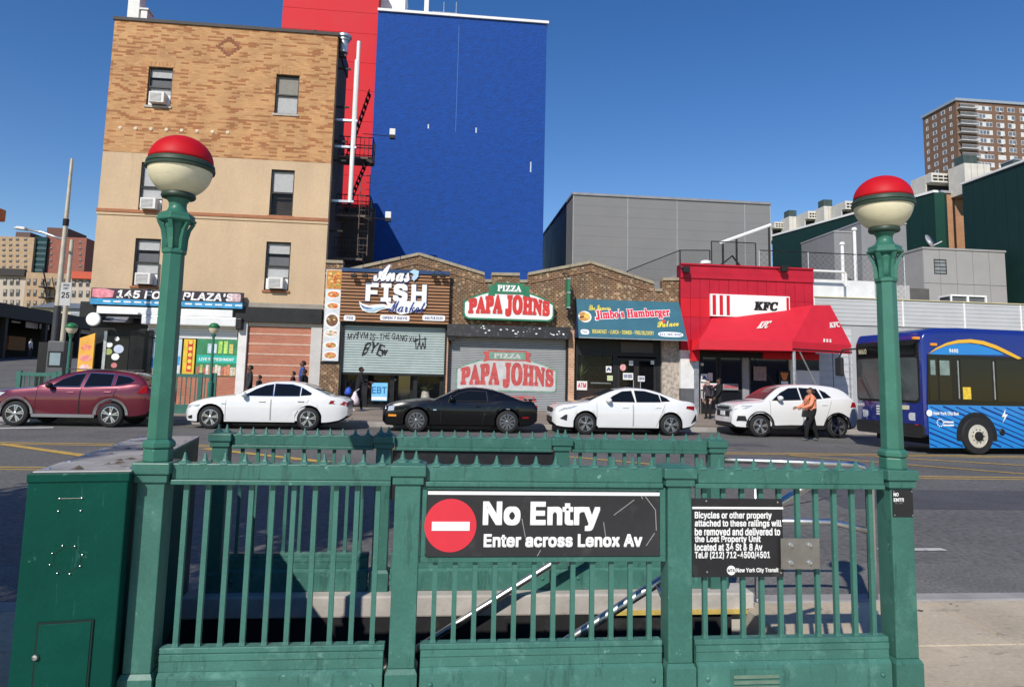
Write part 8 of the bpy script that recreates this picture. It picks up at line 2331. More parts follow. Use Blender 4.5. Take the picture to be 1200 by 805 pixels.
def mustang_extra(car, x0, L, hw):
    MB().box(x0+L-.28, x0+L-.02, -.68, .68, 1.02, 1.055).box(x0+L-.25, x0+L-.15, -.64, -.58, .95, 1.02).box(x0+L-.25, x0+L-.15, .58, .64, .95, 1.02).build('spoiler', bpaint, car, bevel=.01)
    for s in (-1, 1):
        MB().hexa([(x0+3.05, s*.915, .52), (x0+3.22, s*.915, .60), (x0+3.22, s*.88, .60), (x0+3.05, s*.88, .52), (x0+3.17, s*.91, .78), (x0+3.26, s*.91, .80), (x0+3.26, s*.87, .80), (x0+3.17, s*.87, .78)]).build('side_scoop', bpaint, car)
        MB().lathe([(.11, .02), (.10, 0), (0, -.02)], (x0+.08, s*.66, .66), n=16, axis='X').build('headlight', lampglass, car, smooth=True)
make_car(dict(name='parked_car', label='black two-door coupe with rear spoiler in front of the pizza shutter', L=4.72, hw=.925, xf=1.03, wb=2.76, r=.345, at=(-.60, CYc, 0), paint=bpaint, gap=underm,
    sh=[(0, .55), (.06, .72), (.2, .80), (.81, .90), (1.5, .945), (2.4, .925), (3.2, .93), (3.7, .99), (4.2, .985), (4.6, .95), (4.72, .78)],
    bot=[(0, .30), (.10, .20), (.5, .18), (4.0, .20), (4.5, .24), (4.72, .36)],
    plan=[(0, .72), (.06, .86), (.3, .95), (.8, 1), (2.4, .97), (3.5, 1.0), (4.1, 1), (4.55, .93), (4.72, .86)],
    crown=[(0, .02), (.3, .05), (1.3, .07), (1.7, .03), (4.0, .02), (4.72, .01)],
    roof=[(1.50, .95), (1.95, 1.15), (2.35, 1.30), (2.75, 1.355), (3.15, 1.33), (3.6, 1.22), (4.1, 1.04), (4.3, .985)],
    ws=(1.60, 2.32), rw=(3.35, 4.15), doors=((1.75, 3.12, .10),), mirror=(2.05, 1.02),
    windows=[[(1.98, .965), (3.16, .965), (3.12, 1.25), (2.6, 1.265), (2.28, 1.18)], [(3.36, 1.04), (3.52, 1.05), (3.52, 1.13), (3.38, 1.16)]],
    side=[('marker_lamp', [(.18, .46), (.42, .46), (.42, .52), (.18, .52)], amber), ('headlight', [(.16, .62), (.34, .64), (.36, .78), (.18, .76)], lampglass), ('tail_marker', [(4.25, .46), (4.44, .46), (4.44, .51), (4.25, .51)], tailred), ('quarter_panel_badge', [(1.52, .66), (1.62, .66), (1.62, .69), (1.52, .69)], chrome)],
    ends=[('grille', underm, -.55, .55, .52, .74, True, .01), ('tail_light', tailred, .30, .75, .70, .86, False, .01)],
    rim=(10, .10, .012), rimm=mat('rim_grey', (.28, .28, .29), .3, .8, var=.1), extra=mustang_extra))

def suv_extra(car, x0, L, hw):
    MB().box(x0+2.0, x0+3.75, -.60, -.56, 1.635, 1.665).box(x0+2.0, x0+3.75, .56, .60, 1.635, 1.665).build('roof_rail', trimblack, car, bevel=.01)
grey_clad = mat('grey_cladding_trim', (.20, .20, .205), .55, var=.1)
make_car(dict(name='parked_car', label='dark red SUV at the left edge, beside the food shop corner', L=4.55, hw=.92, xf=.92, wb=2.58, r=.355, at=(-11.95, CYc, 0), paint=rpaint, gap=underm, trim=chrome,
    sh=[(0, .70), (.08, .86), (.4, .97), (1.1, 1.06), (1.6, 1.10), (2.6, 1.12), (3.6, 1.17), (4.2, 1.24), (4.45, 1.16), (4.55, .98)],
    bot=[(0, .40), (.12, .27), (.5, .25), (4.0, .26), (4.45, .34), (4.55, .5)],
    plan=[(0, .66), (.10, .83), (.35, .94), (.8, 1), (3.8, 1), (4.3, .95), (4.5, .87), (4.55, .82)],
    crown=[(0, .02), (.4, .07), (1.2, .06), (1.5, .02), (4.0, .02), (4.55, .01)],
    roof=[(1.30, 1.08), (1.75, 1.36), (2.15, 1.54), (2.6, 1.63), (3.2, 1.645), (3.8, 1.59), (4.2, 1.46), (4.4, 1.22)],
    ws=(1.40, 2.12), rw=(4.0, 4.3), doors=((1.45, 2.62, 0), (2.64, 3.62, .25)), mirror=(1.80, 1.17), mirror_paint=trimblack,
    windows=[[(1.80, 1.15), (2.56, 1.16), (2.62, 1.53), (2.35, 1.49), (2.05, 1.35)], [(2.70, 1.16), (3.42, 1.19), (3.40, 1.52), (2.74, 1.545)], [(3.54, 1.20), (3.92, 1.28), (4.02, 1.36), (3.85, 1.45), (3.52, 1.50)]],
    side=[('headlight', [(.14, .80), (.50, .86), (.62, .95), (.30, .95)], lampglass), ('tail_light', [(4.18, .98), (4.44, 1.0), (4.42, 1.22), (4.30, 1.20)], tailred)],
    ends=[('grille', trimblack, -.5, .5, .62, .80, True, .01), ('licence_plate', plate_m, -.16, .16, .7, .82, False, .015)],
    sills=[(1.35, 3.05, .27, .36, grey_clad)], cladding=grey_clad, rim=(5, .16, .020), extra=suv_extra))

def trax_extra(car, x0, L, hw):
    MB().hexa([(x0+.02, -.42, .93), (x0+.02, .42, .93), (x0+.08, .42, .93), (x0+.08, -.42, .93), (x0+.05, -.42, .97), (x0+.05, .42, .97), (x0+.1, .42, .97), (x0+.1, -.42, .97)]).build('grille_bar', chrome, car)
make_car(dict(name='parked_car', label='small white SUV behind the person in the orange jacket', L=4.25, hw=.89, xf=.86, wb=2.60, r=.345, at=(10.26, CYc, 0), rz=0, paint=wpaint, gap=seamgrey,
    sh=[(0, .72), (.06, .92), (.25, 1.0), (.7, 1.07), (1.1, 1.11), (1.6, 1.13), (2.6, 1.18), (3.4, 1.24), (3.9, 1.26), (4.15, 1.14), (4.25, .90)],
    bot=[(0, .38), (.10, .27), (.5, .25), (3.7, .26), (4.15, .34), (4.25, .5)],
    plan=[(0, .76), (.06, .86), (.28, .95), (.7, 1), (3.6, 1), (4.05, .95), (4.2, .88), (4.25, .82)],
    crown=[(0, .02), (.3, .07), (1.0, .07), (1.4, .02), (3.8, .02), (4.25, .01)],
    roof=[(.98, 1.11), (1.35, 1.40), (1.72, 1.60), (2.2, 1.675), (2.8, 1.69), (3.4, 1.65), (3.82, 1.53), (4.08, 1.25)],
    ws=(1.06, 1.72), rw=(3.80, 4.04), doors=((1.20, 2.30, 0), (2.32, 3.28, .30)), mirror=(1.48, 1.24),
    windows=[[(1.30, 1.19), (2.24, 1.22), (2.24, 1.57), (1.95, 1.55), (1.65, 1.42)], [(2.32, 1.22), (2.98, 1.26), (2.90, 1.55), (2.32, 1.575)], [(3.05, 1.27), (3.32, 1.30), (3.18, 1.45), (3.0, 1.53)]],
    side=[('headlight', [(.06, .86), (.40, .90), (.60, 1.0), (.30, .985)], lampglass), ('tail_light', [(3.92, 1.0), (4.14, 1.0), (4.12, 1.14), (4.0, 1.16)], tailred), ('fog_recess', [(.10, .50), (.42, .50), (.36, .66), (.14, .66)], trimblack)],
    ends=[('grille', trimblack, -.5, .5, .62, .80, True, .014), ('upper_grille', trimblack, -.5, .5, .87, .93, True, .012), ('licence_plate', white, -.17, .17, .64, .78, True, .03), ('lower_bumper', trimblack, -.62, .62, .30, .44, True, .012), ('headlight', lampglass, .42, .66, .84, .96, True, .004)],
    sills=[(.40, .45, .30, .40, trimblack), (1.24, 3.05, .27, .40, trimblack)], cladding=trimblack, rim=(5, .15, .024), extra=trax_extra))
# ================================================================== city bus
SBY = 16.45
BX0 = at(1091, 450, SBY).x
zr = at(1135, 386, SBY).z+.05
navyb = mat('bus_blue', (.010, .022, .19), .3, var=.05, scale=1, coat=1.)
skyb = mat('bus_light_blue', (.012, .22, .60), .35, var=.05, coat=.6)
stripem = mat('bus_stripe', (.006, .035, .20), .35, var=.05)
busyel = mat('bus_yellow', (.80, .45, .04), .35, var=.04)
busglass = mat('bus_glass', (.008, .009, .010), .05, var=0, spec=.4)
LB_, WB_ = 13.0, 2.58
bus = thing('city_bus', 'blue city bus with yellow arc entering at the right edge', 'bus', (BX0+LB_/2, SBY+WB_/2, 0))
def bus_ring(iy, zt, zb, rr=.16):
    y0, y1 = SBY+iy, SBY+WB_-iy
    p = []
    for cy, cz, a in ((y1-rr, zt-rr, 0), (y0+rr, zt-rr, 90)):
        for i in range(6):
            t = rad(a+90*i/5)
            p.append((cy+rr*math.cos(t), cz+rr*math.sin(t)))
    return p+[(y0, zb), (y1, zb)]
secs = [(BX0+.0, .10, zr-.42, .62), (BX0+.03, .05, zr-.26, .52), (BX0+.12, .015, zr-.12, .46), (BX0+.45, 0, zr-.03, .40), (BX0+1.2, 0, zr, .38), (BX0+LB_, 0, zr, .38)]
sh_ = MB()
rings = [[(x, y, z) for y, z in bus_ring(iy, zt, zb)] for x, iy, zt, zb in secs]
n = len(rings[0])
vs = [p for r_ in rings for p in r_]
fs = [(i*n+k, i*n+(k+1) % n, (i+1)*n+(k+1) % n, (i+1)*n+k) for i in range(len(rings)-1) for k in range(n)]
fs += [tuple(range(n-1, -1, -1)), tuple(range(len(vs)-n, len(vs)))]
sh_.add(vs, fs).build('body', navyb, bus, smooth=35, fix=True)
bx('chassis', underm, bus, BX0+.5, BX0+LB_-.3, SBY+.2, SBY+WB_-.2, .22, .40)
def sr(x0, y0, x1, y1):
    return rect(x0, y0, x1, y1, SBY)
P_ = lambda x, y: (at(x, y, SBY).x, at(x, y, SBY).z)
zw1, zw0 = at(1140, 416.5, SBY).z, at(1140, 475, SBY).z
yo = SBY-.004
XE = BX0+LB_-.2
band = MB().prism([(BX0+.10, zw0), (XE, zw0), (XE, zw1), (BX0+.16, zw1)], yo-.008, yo)
band.build('window_band', mat('band_black', (.008, .008, .009), .15, var=.1), bus)
wx = [P_(1094, 450)[0]+.02, P_(1109.5, 450)[0], P_(1128, 450)[0], P_(1138, 450)[0], P_(1177, 450)[0]]
spans = [(wx[0]+.08, wx[1]-.03), (wx[1]+.03, wx[2]-.04), (wx[3], wx[4])]
x_ = wx[4]+.14
while x_ < XE-1.5:
    spans.append((x_, x_+1.35)); x_ += 1.48
for k, (a, b) in enumerate(spans):
    bx('side_window', busglass, bus, a, b, yo-.016, yo-.0085, zw0+.10, zw1-.08, bevel=.004)
    if k >= 2:
        bx('window_post', galv, bus, a-.09, a-.065, yo-.03, yo-.009, zw0+.16, zw1-.14)
r = sr(1094, 423, 1108, 440)
bx('painted_reflection', mat('reflection_pale', (.20, .27, .25), .1, var=.3, scale=4), bus, spans[0][0]+.05, spans[0][1]-.04, yo-.02, yo-.0165, zw0+.75, zw1-.15)  # pale panels paint a light reflection onto the driver's window glass
bx('painted_reflection', mat('reflection_pale', (.2, .27, .25)), bus, spans[1][0]+.03, spans[1][1]-.05, yo-.02, yo-.0165, zw0+.75, zw1-.15)
# light blue arc, yellow arc
arc = [(1099, 415), (1108, 410), (1120, 405.5), (1133, 403), (1146, 402.6), (1160, 404), (1175, 408), (1188, 413), (1193, 416)]
MB().prism([P_(x, y) for x, y in arc[::-1]]+[P_(1099, 415.8)], yo-.006, yo).build('light_blue_arc', skyb, bus)
ytop = [(1097, 415), (1107, 408), (1120, 402), (1134, 398.6), (1150, 397.6), (1166, 399.5), (1182, 404.5), (1200, 412.5), (1215, 420)]
ybot = [(1210, 421), (1198, 416), (1182, 409), (1166, 404), (1150, 401.8), (1134, 402.4), (1120, 405), (1108, 409.6)]
MB().prism([P_(x, y) for x, y in (ytop+ybot)[::-1]], yo-.014, yo-.007).build('yellow_arc', busyel, bus)
text('fleet_number', '9490', sr(1123.5, 409, 1134.5, 413.6), yo-.008, white, bus, bold=.03)
# striped skirt
zs1, zs0 = zw0-.004, at(1130, 525, SBY).z
MB().prism([(BX0+.11, zs0), (XE, zs0), (XE, zs1), (BX0+.11, zs1)], yo-.004, yo).build('skirt', skyb, bus)
slope = -.36
for k in range(30):
    z0 = zs0-.05+k*.135
    q = MB()
    xa, xb = BX0+.115, BX0+6.2
    wdt = .030+.02*(k % 3 == 0)
    pts = []
    for xx in (xa, xb):
        pts.append((xx, z0+(xx-xa)*slope))
    (x0, a0), (x1, a1) = pts
    # clip against the skirt band
    def clip(x0, z0, x1, z1, lo, hi):
        o = []
        for (xx, zz) in ((x0, z0), (x1, z1)):
            c = min(max(zz, lo), hi)
            o.append((x0+(x1-x0)*(c-z0)/(z1-z0), c))
        return o
    if a0 < zs0 or a1 > zs1-.05: continue
    (x0, a0), (x1, a1) = clip(x0, a0, x1, a1, zs0+.01, zs1-.06)
    if x1-x0 < .05: continue
    MB().prism([(x0, a0), (x1, a1), (x1, a1+wdt), (x0, a0+wdt)], yo-.0075, yo-.0045).build('skirt_stripe', stripem, bus)
text('lettering', 'New York City Bus', sr(1103.5, 482.5, 1135, 487.5), yo-.010, white, bus, bold=.03)
c = at(1098.5, 484, SBY)
decal('emblem', disc(c.x, c.z, .085), yo-.008, white, bus)
for k in range(10):
    an = 2*PI*k/10
    cc = at(1112, 495.5, SBY)
    decal('emblem', disc(cc.x+.09*math.cos(an), cc.z+.09*math.sin(an), .018, .018, 8), yo-.008, white, bus)
for zz in (.03, -.05):
    cc = at(1116, 496, SBY)
    bx('small_print', white, bus, cc.x, cc.x+.30, yo-.010, yo-.008, cc.z+zz-.02, cc.z+zz+.02)
bolt_ = [(1194, 480), (1189.5, 489), (1193, 489), (1190.5, 496), (1197, 486), (1193.5, 486)]
decal('bolt_mark', [P_(*p) for p in bolt_], yo-.008, white, bus)
# wheel and arch
def bus_wheel(xw):
    wz = .47
    arch_ = MB()
    pts = [(xw+.60*math.cos(rad(a)), wz+.60*math.sin(rad(a))) for a in range(-12, 193, 12)]
    arch_.prism(pts, yo-.012, yo-.0078).build('wheel_arch', blackpaint, bus)
    w = MB().lathe([(.28, 0), (.44, 0), (.47, .03), (.47, .25), (.44, .28), (.28, .28)], (xw, yo-.05, wz), n=36, axis='Y', caps=False).build('wheel', rubber, bus, smooth=45)
    MB().lathe([(.29, .0), (.27, -.005), (.25, .02), (.14, .03), (.13, -.01), (0, -.015)], (xw, yo-.05, wz), n=28, axis='Y').build('rim', mat('bus_rim', (.66, .62, .52), .4, .3, var=.15), w, smooth=35)
    MB().lathe([(.12, 0), (.12, -.03), (.05, -.04), (0, -.04)], (xw, yo-.06, wz), n=14, axis='Y').build('hub', iron, w)
    for k in range(10):
        an = 2*PI*k/10
        MB().lathe([(.018, .0), (.016, -.03), (0, -.03)], (xw+.17*math.cos(an), yo-.03, wz+.17*math.sin(an)), n=6, axis='Y').build('nut', iron, w)
        MB().lathe([(.024, .0), (.02, -.004), (0, -.004)], (xw+.225*math.cos(an+.3), yo-.035, wz+.225*math.sin(an+.3)), n=8, axis='Y').build('rim_hole', blackpaint, w)
xw = at(1158, 510, SBY).x
bus_wheel(xw)
bus_wheel(xw+6.4)
for s in (-.72, .62):
    bx('mud_flap', rubber, bus, xw+s, xw+s+.12, SBY+.02, SBY+.35, .16, .42)
# front: windshield, sign box, bumper, lamps
def fpanel(name, m, y0, y1, z0, z1, x, r_=.08, t=.02):
    q = MB()
    out = rbox(y0, y1, z0, z1, r_)
    nn = len(out)
    def px_(y):
        return x+.05*((y-(SBY+WB_/2))/(WB_/2))**2
    a = [(px_(p[0]), p[0], p[1]) for p in out]
    b = [(px_(p[0])+t, p[0], p[1]) for p in out]
    q.add(a+b, [tuple(range(nn-1, -1, -1)), tuple(range(nn, 2*nn))]+[(i, (i+1) % nn, (i+1) % nn+nn, i+nn) for i in range(nn)])
    return q.build(name, m, bus)
xfz = BX0-.015
fpanel('front_face', navyb, SBY+.07, SBY+WB_-.07, .66, zr-.45, BX0-.012, .12)
zw = at(1050, 468, 17.7).z
fpanel('windshield_surround', blackpaint, SBY+.10, SBY+WB_-.10, 1.27, zr-.34, BX0-.045, .12)
fpanel('windshield', mat('bus_windshield', (.06, .07, .07), .05, var=.35, scale=1.2, spec=.7), SBY+.16, SBY+WB_/2-.02, 1.33, zr-.80, BX0-.062, .08)
fpanel('windshield', mat('bus_windshield', (.05, .058, .058)), SBY+WB_/2+.02, SBY+WB_-.16, 1.33, zr-.80, BX0-.062, .08)
fpanel('destination_box', mat('dest_black', (.006, .006, .007), .08, var=0), SBY+.2, SBY+WB_-.2, zr-.74, zr-.44, BX0-.062, .05)
def front_text(name, s, y0, y1, z0, z1, m, x):
    return text(name, s, (0, y1-y0, 0, z1-z0), 0, m, bus, o=Vector((x, y1, z0)), u=Vector((0, -1, 0)), v=Vector((0, 0, 1)), bold=.02)
led = mat('led_sign', (.60, .55, .35), .5, var=0)
front_text('route_sign', 'M60', SBY+WB_-.62, SBY+WB_-.30, zr-.66, zr-.52, led, BX0-.068)
front_text('route_sign', 'LTD', SBY+.75, SBY+1.1, zr-.62, zr-.52, led, BX0-.068)
fpanel('bumper', trimblack, SBY+.04, SBY+WB_-.04, .40, .74, BX0-.06, .1, .12)
for y0 in (SBY+.12, SBY+WB_-.52):
    hl = fpanel('headlight', lampglass, y0, y0+.40, .82, 1.02, BX0-.03, .07)
fpanel('licence_plate', plate_m, SBY+.5, SBY+.86, 1.09, 1.20, BX0-.035, .02)
front_text('fleet_number', '9490', SBY+WB_-.42, SBY+WB_-.12, 1.12, 1.20, white, BX0-.035)
for k in range(4):
    fpanel('bike_rack_notice', pk, SBY+1.35, SBY+1.70, 1.12-.07*k, 1.16-.07*k, BX0-.028, .01, .008)
fpanel('red_marker', tailred, SBY+.18, SBY+.28, .70, .74, BX0-.07, .01)
for p in ((1084.5, 396.5), (1104, 404)):
    c = at(*p, SBY)
    bx('marker_lamp', amber, bus, c.x-.09, c.x+.09, SBY-.03 if p[0] > 1090 else SBY+.02, SBY+.1, c.z-.035, c.z+.035, bevel=.01)
MB().tube([(BX0+.05, SBY+WB_-.1, 2.75), (BX0-.25, SBY+WB_+.15, 2.72), (BX0-.30, SBY+WB_+.25, 2.5)], .03, 6).build('mirror_arm', trimblack, bus)
MB().box(BX0-.36, BX0-.24, SBY+WB_+.10, SBY+WB_+.40, 1.95, 2.5).build('mirror', trimblack, bus, bevel=.05)
for s in (0, 1):
    MB().tube([(BX0-.07, SBY+.6+1.2*s, 1.32), (BX0-.09, SBY+1.0+1.2*s, 1.95)], .012, 5).build('wiper', iron, bus)
MB().lathe([(0, .0), (.16, .01), (.17, .03), (0, .04)], (BX0+.35, SBY+.75, 1.42), n=16, axis='X').build('steering_wheel', iron, bus)
bx('window_sticker', mat('sticker_yellow', (.72, .50, .05), .5, var=.3, scale=12), bus, P_(1140.5, 466)[0], P_(1150.5, 466)[0], yo-.021, yo-.0165, P_(1145, 468)[1], P_(1145, 454)[1])
c = at(1190, 507, SBY)
MB().lathe([(.09, 0), (.07, -.02), (0, -.02)], (c.x, yo-.008, c.z), n=14, axis='Y').build('fuel_cap', iron, bus)

bus.rotation_euler.z = rad(4.5)
bus.location += Vector((-.36, .48, 0))

# ================================================================== people
PEOPLE = []
skin_m = mat('skin', (.32, .17, .11), .6, var=.05)
skin_d = mat('skin_dark', (.13, .065, .04), .6, var=.05)
def person(label, loc, rz, h=1.7, top=(.02, .02, .022), legs=(.012, .012, .014), shoes=(.02, .02, .02), hair=(.012, .010, .009), stride=0., arms=(0., 0.), bend=(.3, .3), fat=1.0, skin=None, hood=False, lean=0., bun=False):
    """one continuous skinned body; local +x is where the person faces"""
    k = h/1.70
    V, E, R, T = [], [], [], []
    def j(p, r, par=None, reg=0):
        V.append(Vector(p)*k); R.append(r*k); T.append(reg)
        if par is not None: E.append((par, len(V)-1))
        return len(V)-1
    pel = j((0, 0, .93), .135*fat, None, 1)
    bel = j((.01+lean*.3, 0, 1.08), .13*fat, pel, 0)
    che = j((.01+lean*.7, 0, 1.28), .135*fat, bel, 0)
    nec0 = j((.0+lean, 0, 1.43), .075, che, 0)
    nec = j((.01+lean, 0, 1.49), .052, nec0, 2)
    hd = j((.025+lean*1.1, 0, 1.575), .085, nec, 2)
    tp = j((.015+lean*1.1, 0, 1.645), .075, hd, 2)
    j((.125+lean*1.1, 0, 1.565), .014, hd, 2)
    for s in (-1, 1):
        j((.0+lean*1.1, s*.088, 1.575), .014, hd, 2)                 # ear
        hip = j((0, s*.085*fat**.5, .88), .095*fat, pel, 1)
        a = stride*s
        kn = Vector((.46*math.sin(a)+.02, s*.10, .88-.43*math.cos(a)))
        b = a*.55-abs(stride)*.25
        an = kn+Vector((.41*math.sin(b), 0, -.41*math.cos(b)))
        an.z = max(an.z, .075)
        ki = j(kn, .068*fat**.7, hip, 1)
        ai = j(an, .048, ki, 1)
        hl = j(an+Vector((-.02, 0, -.03)), .045, ai, 3)
        j(an+Vector((.15, s*.01, -.042)), .036, hl, 3)
        sh = j((lean*.9, s*.175*fat**.4, 1.385), .066*fat**.5, nec0, 0)
        th = arms[0 if s < 0 else 1]
        el = Vector((lean*.9+.28*math.sin(th), s*(.225*fat**.5), 1.385-.28*math.cos(th)))
        ei = j(el, .052*fat**.5, sh, 0)
        be = th+bend[0 if s < 0 else 1]
        wr = el+Vector((.24*math.sin(be), -s*.03, -.24*math.cos(be)))
        wi = j(wr, .036, ei, 0)
        d = Vector((math.sin(be), 0, -math.cos(be)))
        pm = j(wr+d*.055, .030, wi, 2)
        nrm = Vector((math.cos(be), 0, math.sin(be)))
        for q, (o, ln) in enumerate(((-.030, .060), (-.010, .075), (.010, .070), (.028, .055))):
            f1 = j(wr+d*.10+nrm*o, .011, pm, 2)
            f2 = j(wr+d*(.10+ln*.55)+nrm*(o*1.1)-Vector((0, s*.012, 0)), .0095, f1, 2)
            j(wr+d*(.10+ln)+nrm*o-Vector((0, s*.034, 0)), .008, f2, 2)
        t1 = j(wr+d*.05+nrm*.035-Vector((0, s*.015, 0)), .012, pm, 2)
        j(wr+d*.09+nrm*.05-Vector((0, s*.03, 0)), .009, t1, 2)
    me = bpy.data.meshes.new('person')
    me.from_pydata(V, E, [])
    o = bpy.data.objects.new('person', me)
    col.objects.link(o)
    o.location = loc
    o.rotation_euler.z = rz
    W[o.name] = Vector((0, 0, 0))
    tag(o, label, 'person', 'people on the street')
    sk = o.modifiers.new('skin', 'SKIN')
    for v, r_ in zip(me.skin_vertices[0].data, R):
        v.radius = (r_, r_)
    me.skin_vertices[0].data[0].use_root = True
    sb = o.modifiers.new('sub', 'SUBSURF')
    sb.levels = sb.render_levels = 2
    PEOPLE.append((o, V, E, T, (top, legs, skin or skin_m, shoes), hair, hood, bun, k, lean))
    return o

S23 = lambda Y: .15+(Y-23.45)/(30.4-23.45)*(BZ-.15)
def stand(x, y, Y):
    p = at(x, y, Y)
    return (p.x, Y, S23(Y) if Y > 23.45 else 0)
pn = gz(949, 516)
orange = person('person in an orange jacket and black trousers walking past the small white SUV', (pn.x, 20.25, 0), PI*.97, 1.60, (.80, .27, .15), (.010, .010, .011), (.12, .12, .12), (.06, .03, .02), .34, (.35, .45), (.9, .8), 1.55, bun=True)
person('person in a black hooded jacket carrying a white bag outside the fish market', stand(418, 478, 28.2), rad(10), 1.74, (.012, .012, .013), (.012, .012, .013), (.6, .6, .6), stride=.28, arms=(.25, .5), bend=(.7, .9), hood=True, lean=.10, skin=skin_d)
person('person in a dark coat and cap beside the white pilaster, left of the brick panel', stand(291, 470, 26.5), rad(200), 1.72, (.035, .037, .045), (.015, .015, .02), skin=skin_d)
person('dark-haired seated person low behind the bonnet of the white saloon', stand(302, 475, 26.0), rad(170), 1.38, (.03, .028, .026), skin=skin_m)
person('person in a dark red top in front of the brick panel', stand(342, 470, 27.0), rad(180), 1.52, (.06, .012, .018), skin=skin_m)
person('tall person in a blue jacket in front of the brick panel', stand(353, 468, 27.8), rad(190), 1.92, (.03, .09, .30), skin=skin_d)
person('person in a black jacket with white marks behind the saloon roof', stand(355, 470, 26.6), rad(160), 1.62, (.012, .012, .014), skin=skin_d)
person('person in black, with one hand raised, at the restaurant entrance', stand(843, 478, 26.5), rad(180), 1.66, (.012, .012, .014), skin=skin_d, arms=(.9, .3), bend=(1.3, .4))
person('pale-faced person in the restaurant entrance, left of the small white SUV', stand(830, 478, 27.3), rad(220), 1.58, (.05, .04, .05), skin=mat('skin_light', (.55, .34, .25), .6, var=.05))
pq = at(35, 412, 62.0)
person('distant person in a white top under the long dark canopy', (pq.x, 62.0, 2.5), rad(0), 1.7, (.65, .65, .65), (.05, .05, .07), skin=skin_d)

dg_ = bpy.context.evaluated_depsgraph_get()
dg_.update()
for o, V, E, T, cols, hair, hood, bun, k, lean in PEOPLE:
    me = bpy.data.meshes.new_from_object(o.evaluated_get(dg_))
    o.modifiers.clear()
    o.data = me
    me.materials.clear()
    ms = [mat('cloth_%.3f_%.3f_%.3f' % tuple(cols[0]), cols[0], .85, var=.2, scale=8, bump=.006, bscale=14), mat('cloth_%.3f_%.3f_%.3f' % tuple(cols[1]), cols[1], .85, var=.2, scale=8), cols[2], mat('shoe_%.2f' % cols[3][0], cols[3], .6, var=.4, scale=20)]
    for m in ms: me.materials.append(m)
    for p in me.polygons:
        c = p.center
        best, bi = 9e9, 0
        for a, b in E:
            d = V[b]-V[a]
            t = max(0, min(1, (c-V[a]).dot(d)/max(d.length_squared, 1e-9)))
            q = (c-(V[a]+d*t)).length
            if q < best: best, bi = q, (T[b] if t > .35 else T[a])
        p.material_index = bi
        p.use_smooth = True
    hm = mat('hair_%.3f' % hair[0], hair, .7, var=.3, scale=20)
    hc = Vector((.005+lean*1.1, 0, 1.60))*k
    hr = MB()
    R1 = .101*k
    rows = []
    for i in range(9):
        el = rad(88-i*(15 if not hood else 17))
        row_ = []
        for q in range(17):
            az = 2*PI*q/16
            cut = .55 if (math.cos(az) > .2 and el < rad(32)) else 1.
            row_.append(hc+Vector((R1*math.cos(el)*math.cos(az)*cut-.012, R1*.9*math.cos(el)*math.sin(az), R1*math.sin(el)*1.05)))
        rows.append(row_)
    hr.grid(rows[::-1])
    hb = hr.build('hood' if hood else 'hair', ms[0] if hood else hm, o, smooth=True)
    if bun:
        MB().lathe([(0, -.06), (.05, -.04), (.055, .01), (0, .05)], hc+Vector((-.11*k, 0, -.03)), n=10).build('hair_bun', hm, hb, smooth=True)
    for s in (-1, 1):
        MB().lathe([(0, -.011), (.009, 0), (0, .011)], Vector((.105+lean*1.1, s*.032, 1.585))*k, n=6).build('eye', underm, o)
# the things they carry
t = thing('handbag', 'small black handbag at the hip of the person in orange', 'bag', (pn.x-.05, 20.05, .78))
MB().hexa([(pn.x-.40, 20.00, .72), (pn.x-.18, 20.00, .70), (pn.x-.18, 20.09, .70), (pn.x-.40, 20.09, .72), (pn.x-.37, 20.01, .92), (pn.x-.21, 20.01, .92), (pn.x-.21, 20.08, .92), (pn.x-.37, 20.08, .92)]).build('pouch', trimblack, t, bevel=.02)
MB().tube([(pn.x-.37, 20.05, .92), (pn.x-.2, 20.03, 1.2), (pn.x+.0, 20.06, 1.30)], .012, 6).build('strap', trimblack, t)
pb_ = stand(418, 478, 28.2)
t = thing('shopping_bag', 'white and pink plastic bag held by the person in black', 'bag', (pb_[0]-.1, 27.9, .6))
MB().lathe([(.04, .52), (.09, .40), (.17, .22), (.18, .06), (.10, 0)], (pb_[0]-.05, 27.85, S23(27.9)+.25), n=10).build('bag', mat('bag_white', (.70, .60, .62), .5, var=.3, scale=9, bump=.02, bscale=9), t, smooth=True)
MB().tube([(pb_[0]-.05, 27.85, S23(27.9)+.76), (pb_[0]+.1, 27.9, S23(27.9)+.88)], .015, 5).build('handles', mat('bag_white', (.7, .6, .62)), t)
t = thing('blue_bag', 'blue bag behind the person in black at the fish market', 'bag', (pb_[0]-.4, 28.3, .8))
MB().lathe([(.05, .30), (.12, .2), (.16, .06), (.1, 0)], (pb_[0]-.36, 28.25, S23(28.2)+.62), n=10).build('bag', mat('bag_blue', (.03, .10, .50), .5, var=.2), t, smooth=True)
MB().tube([(pb_[0]-.36, 28.25, S23(28.2)+.9), (pb_[0]-.15, 28.2, S23(28.2)+1.2)], .012, 5).build('strap', trimblack, t)
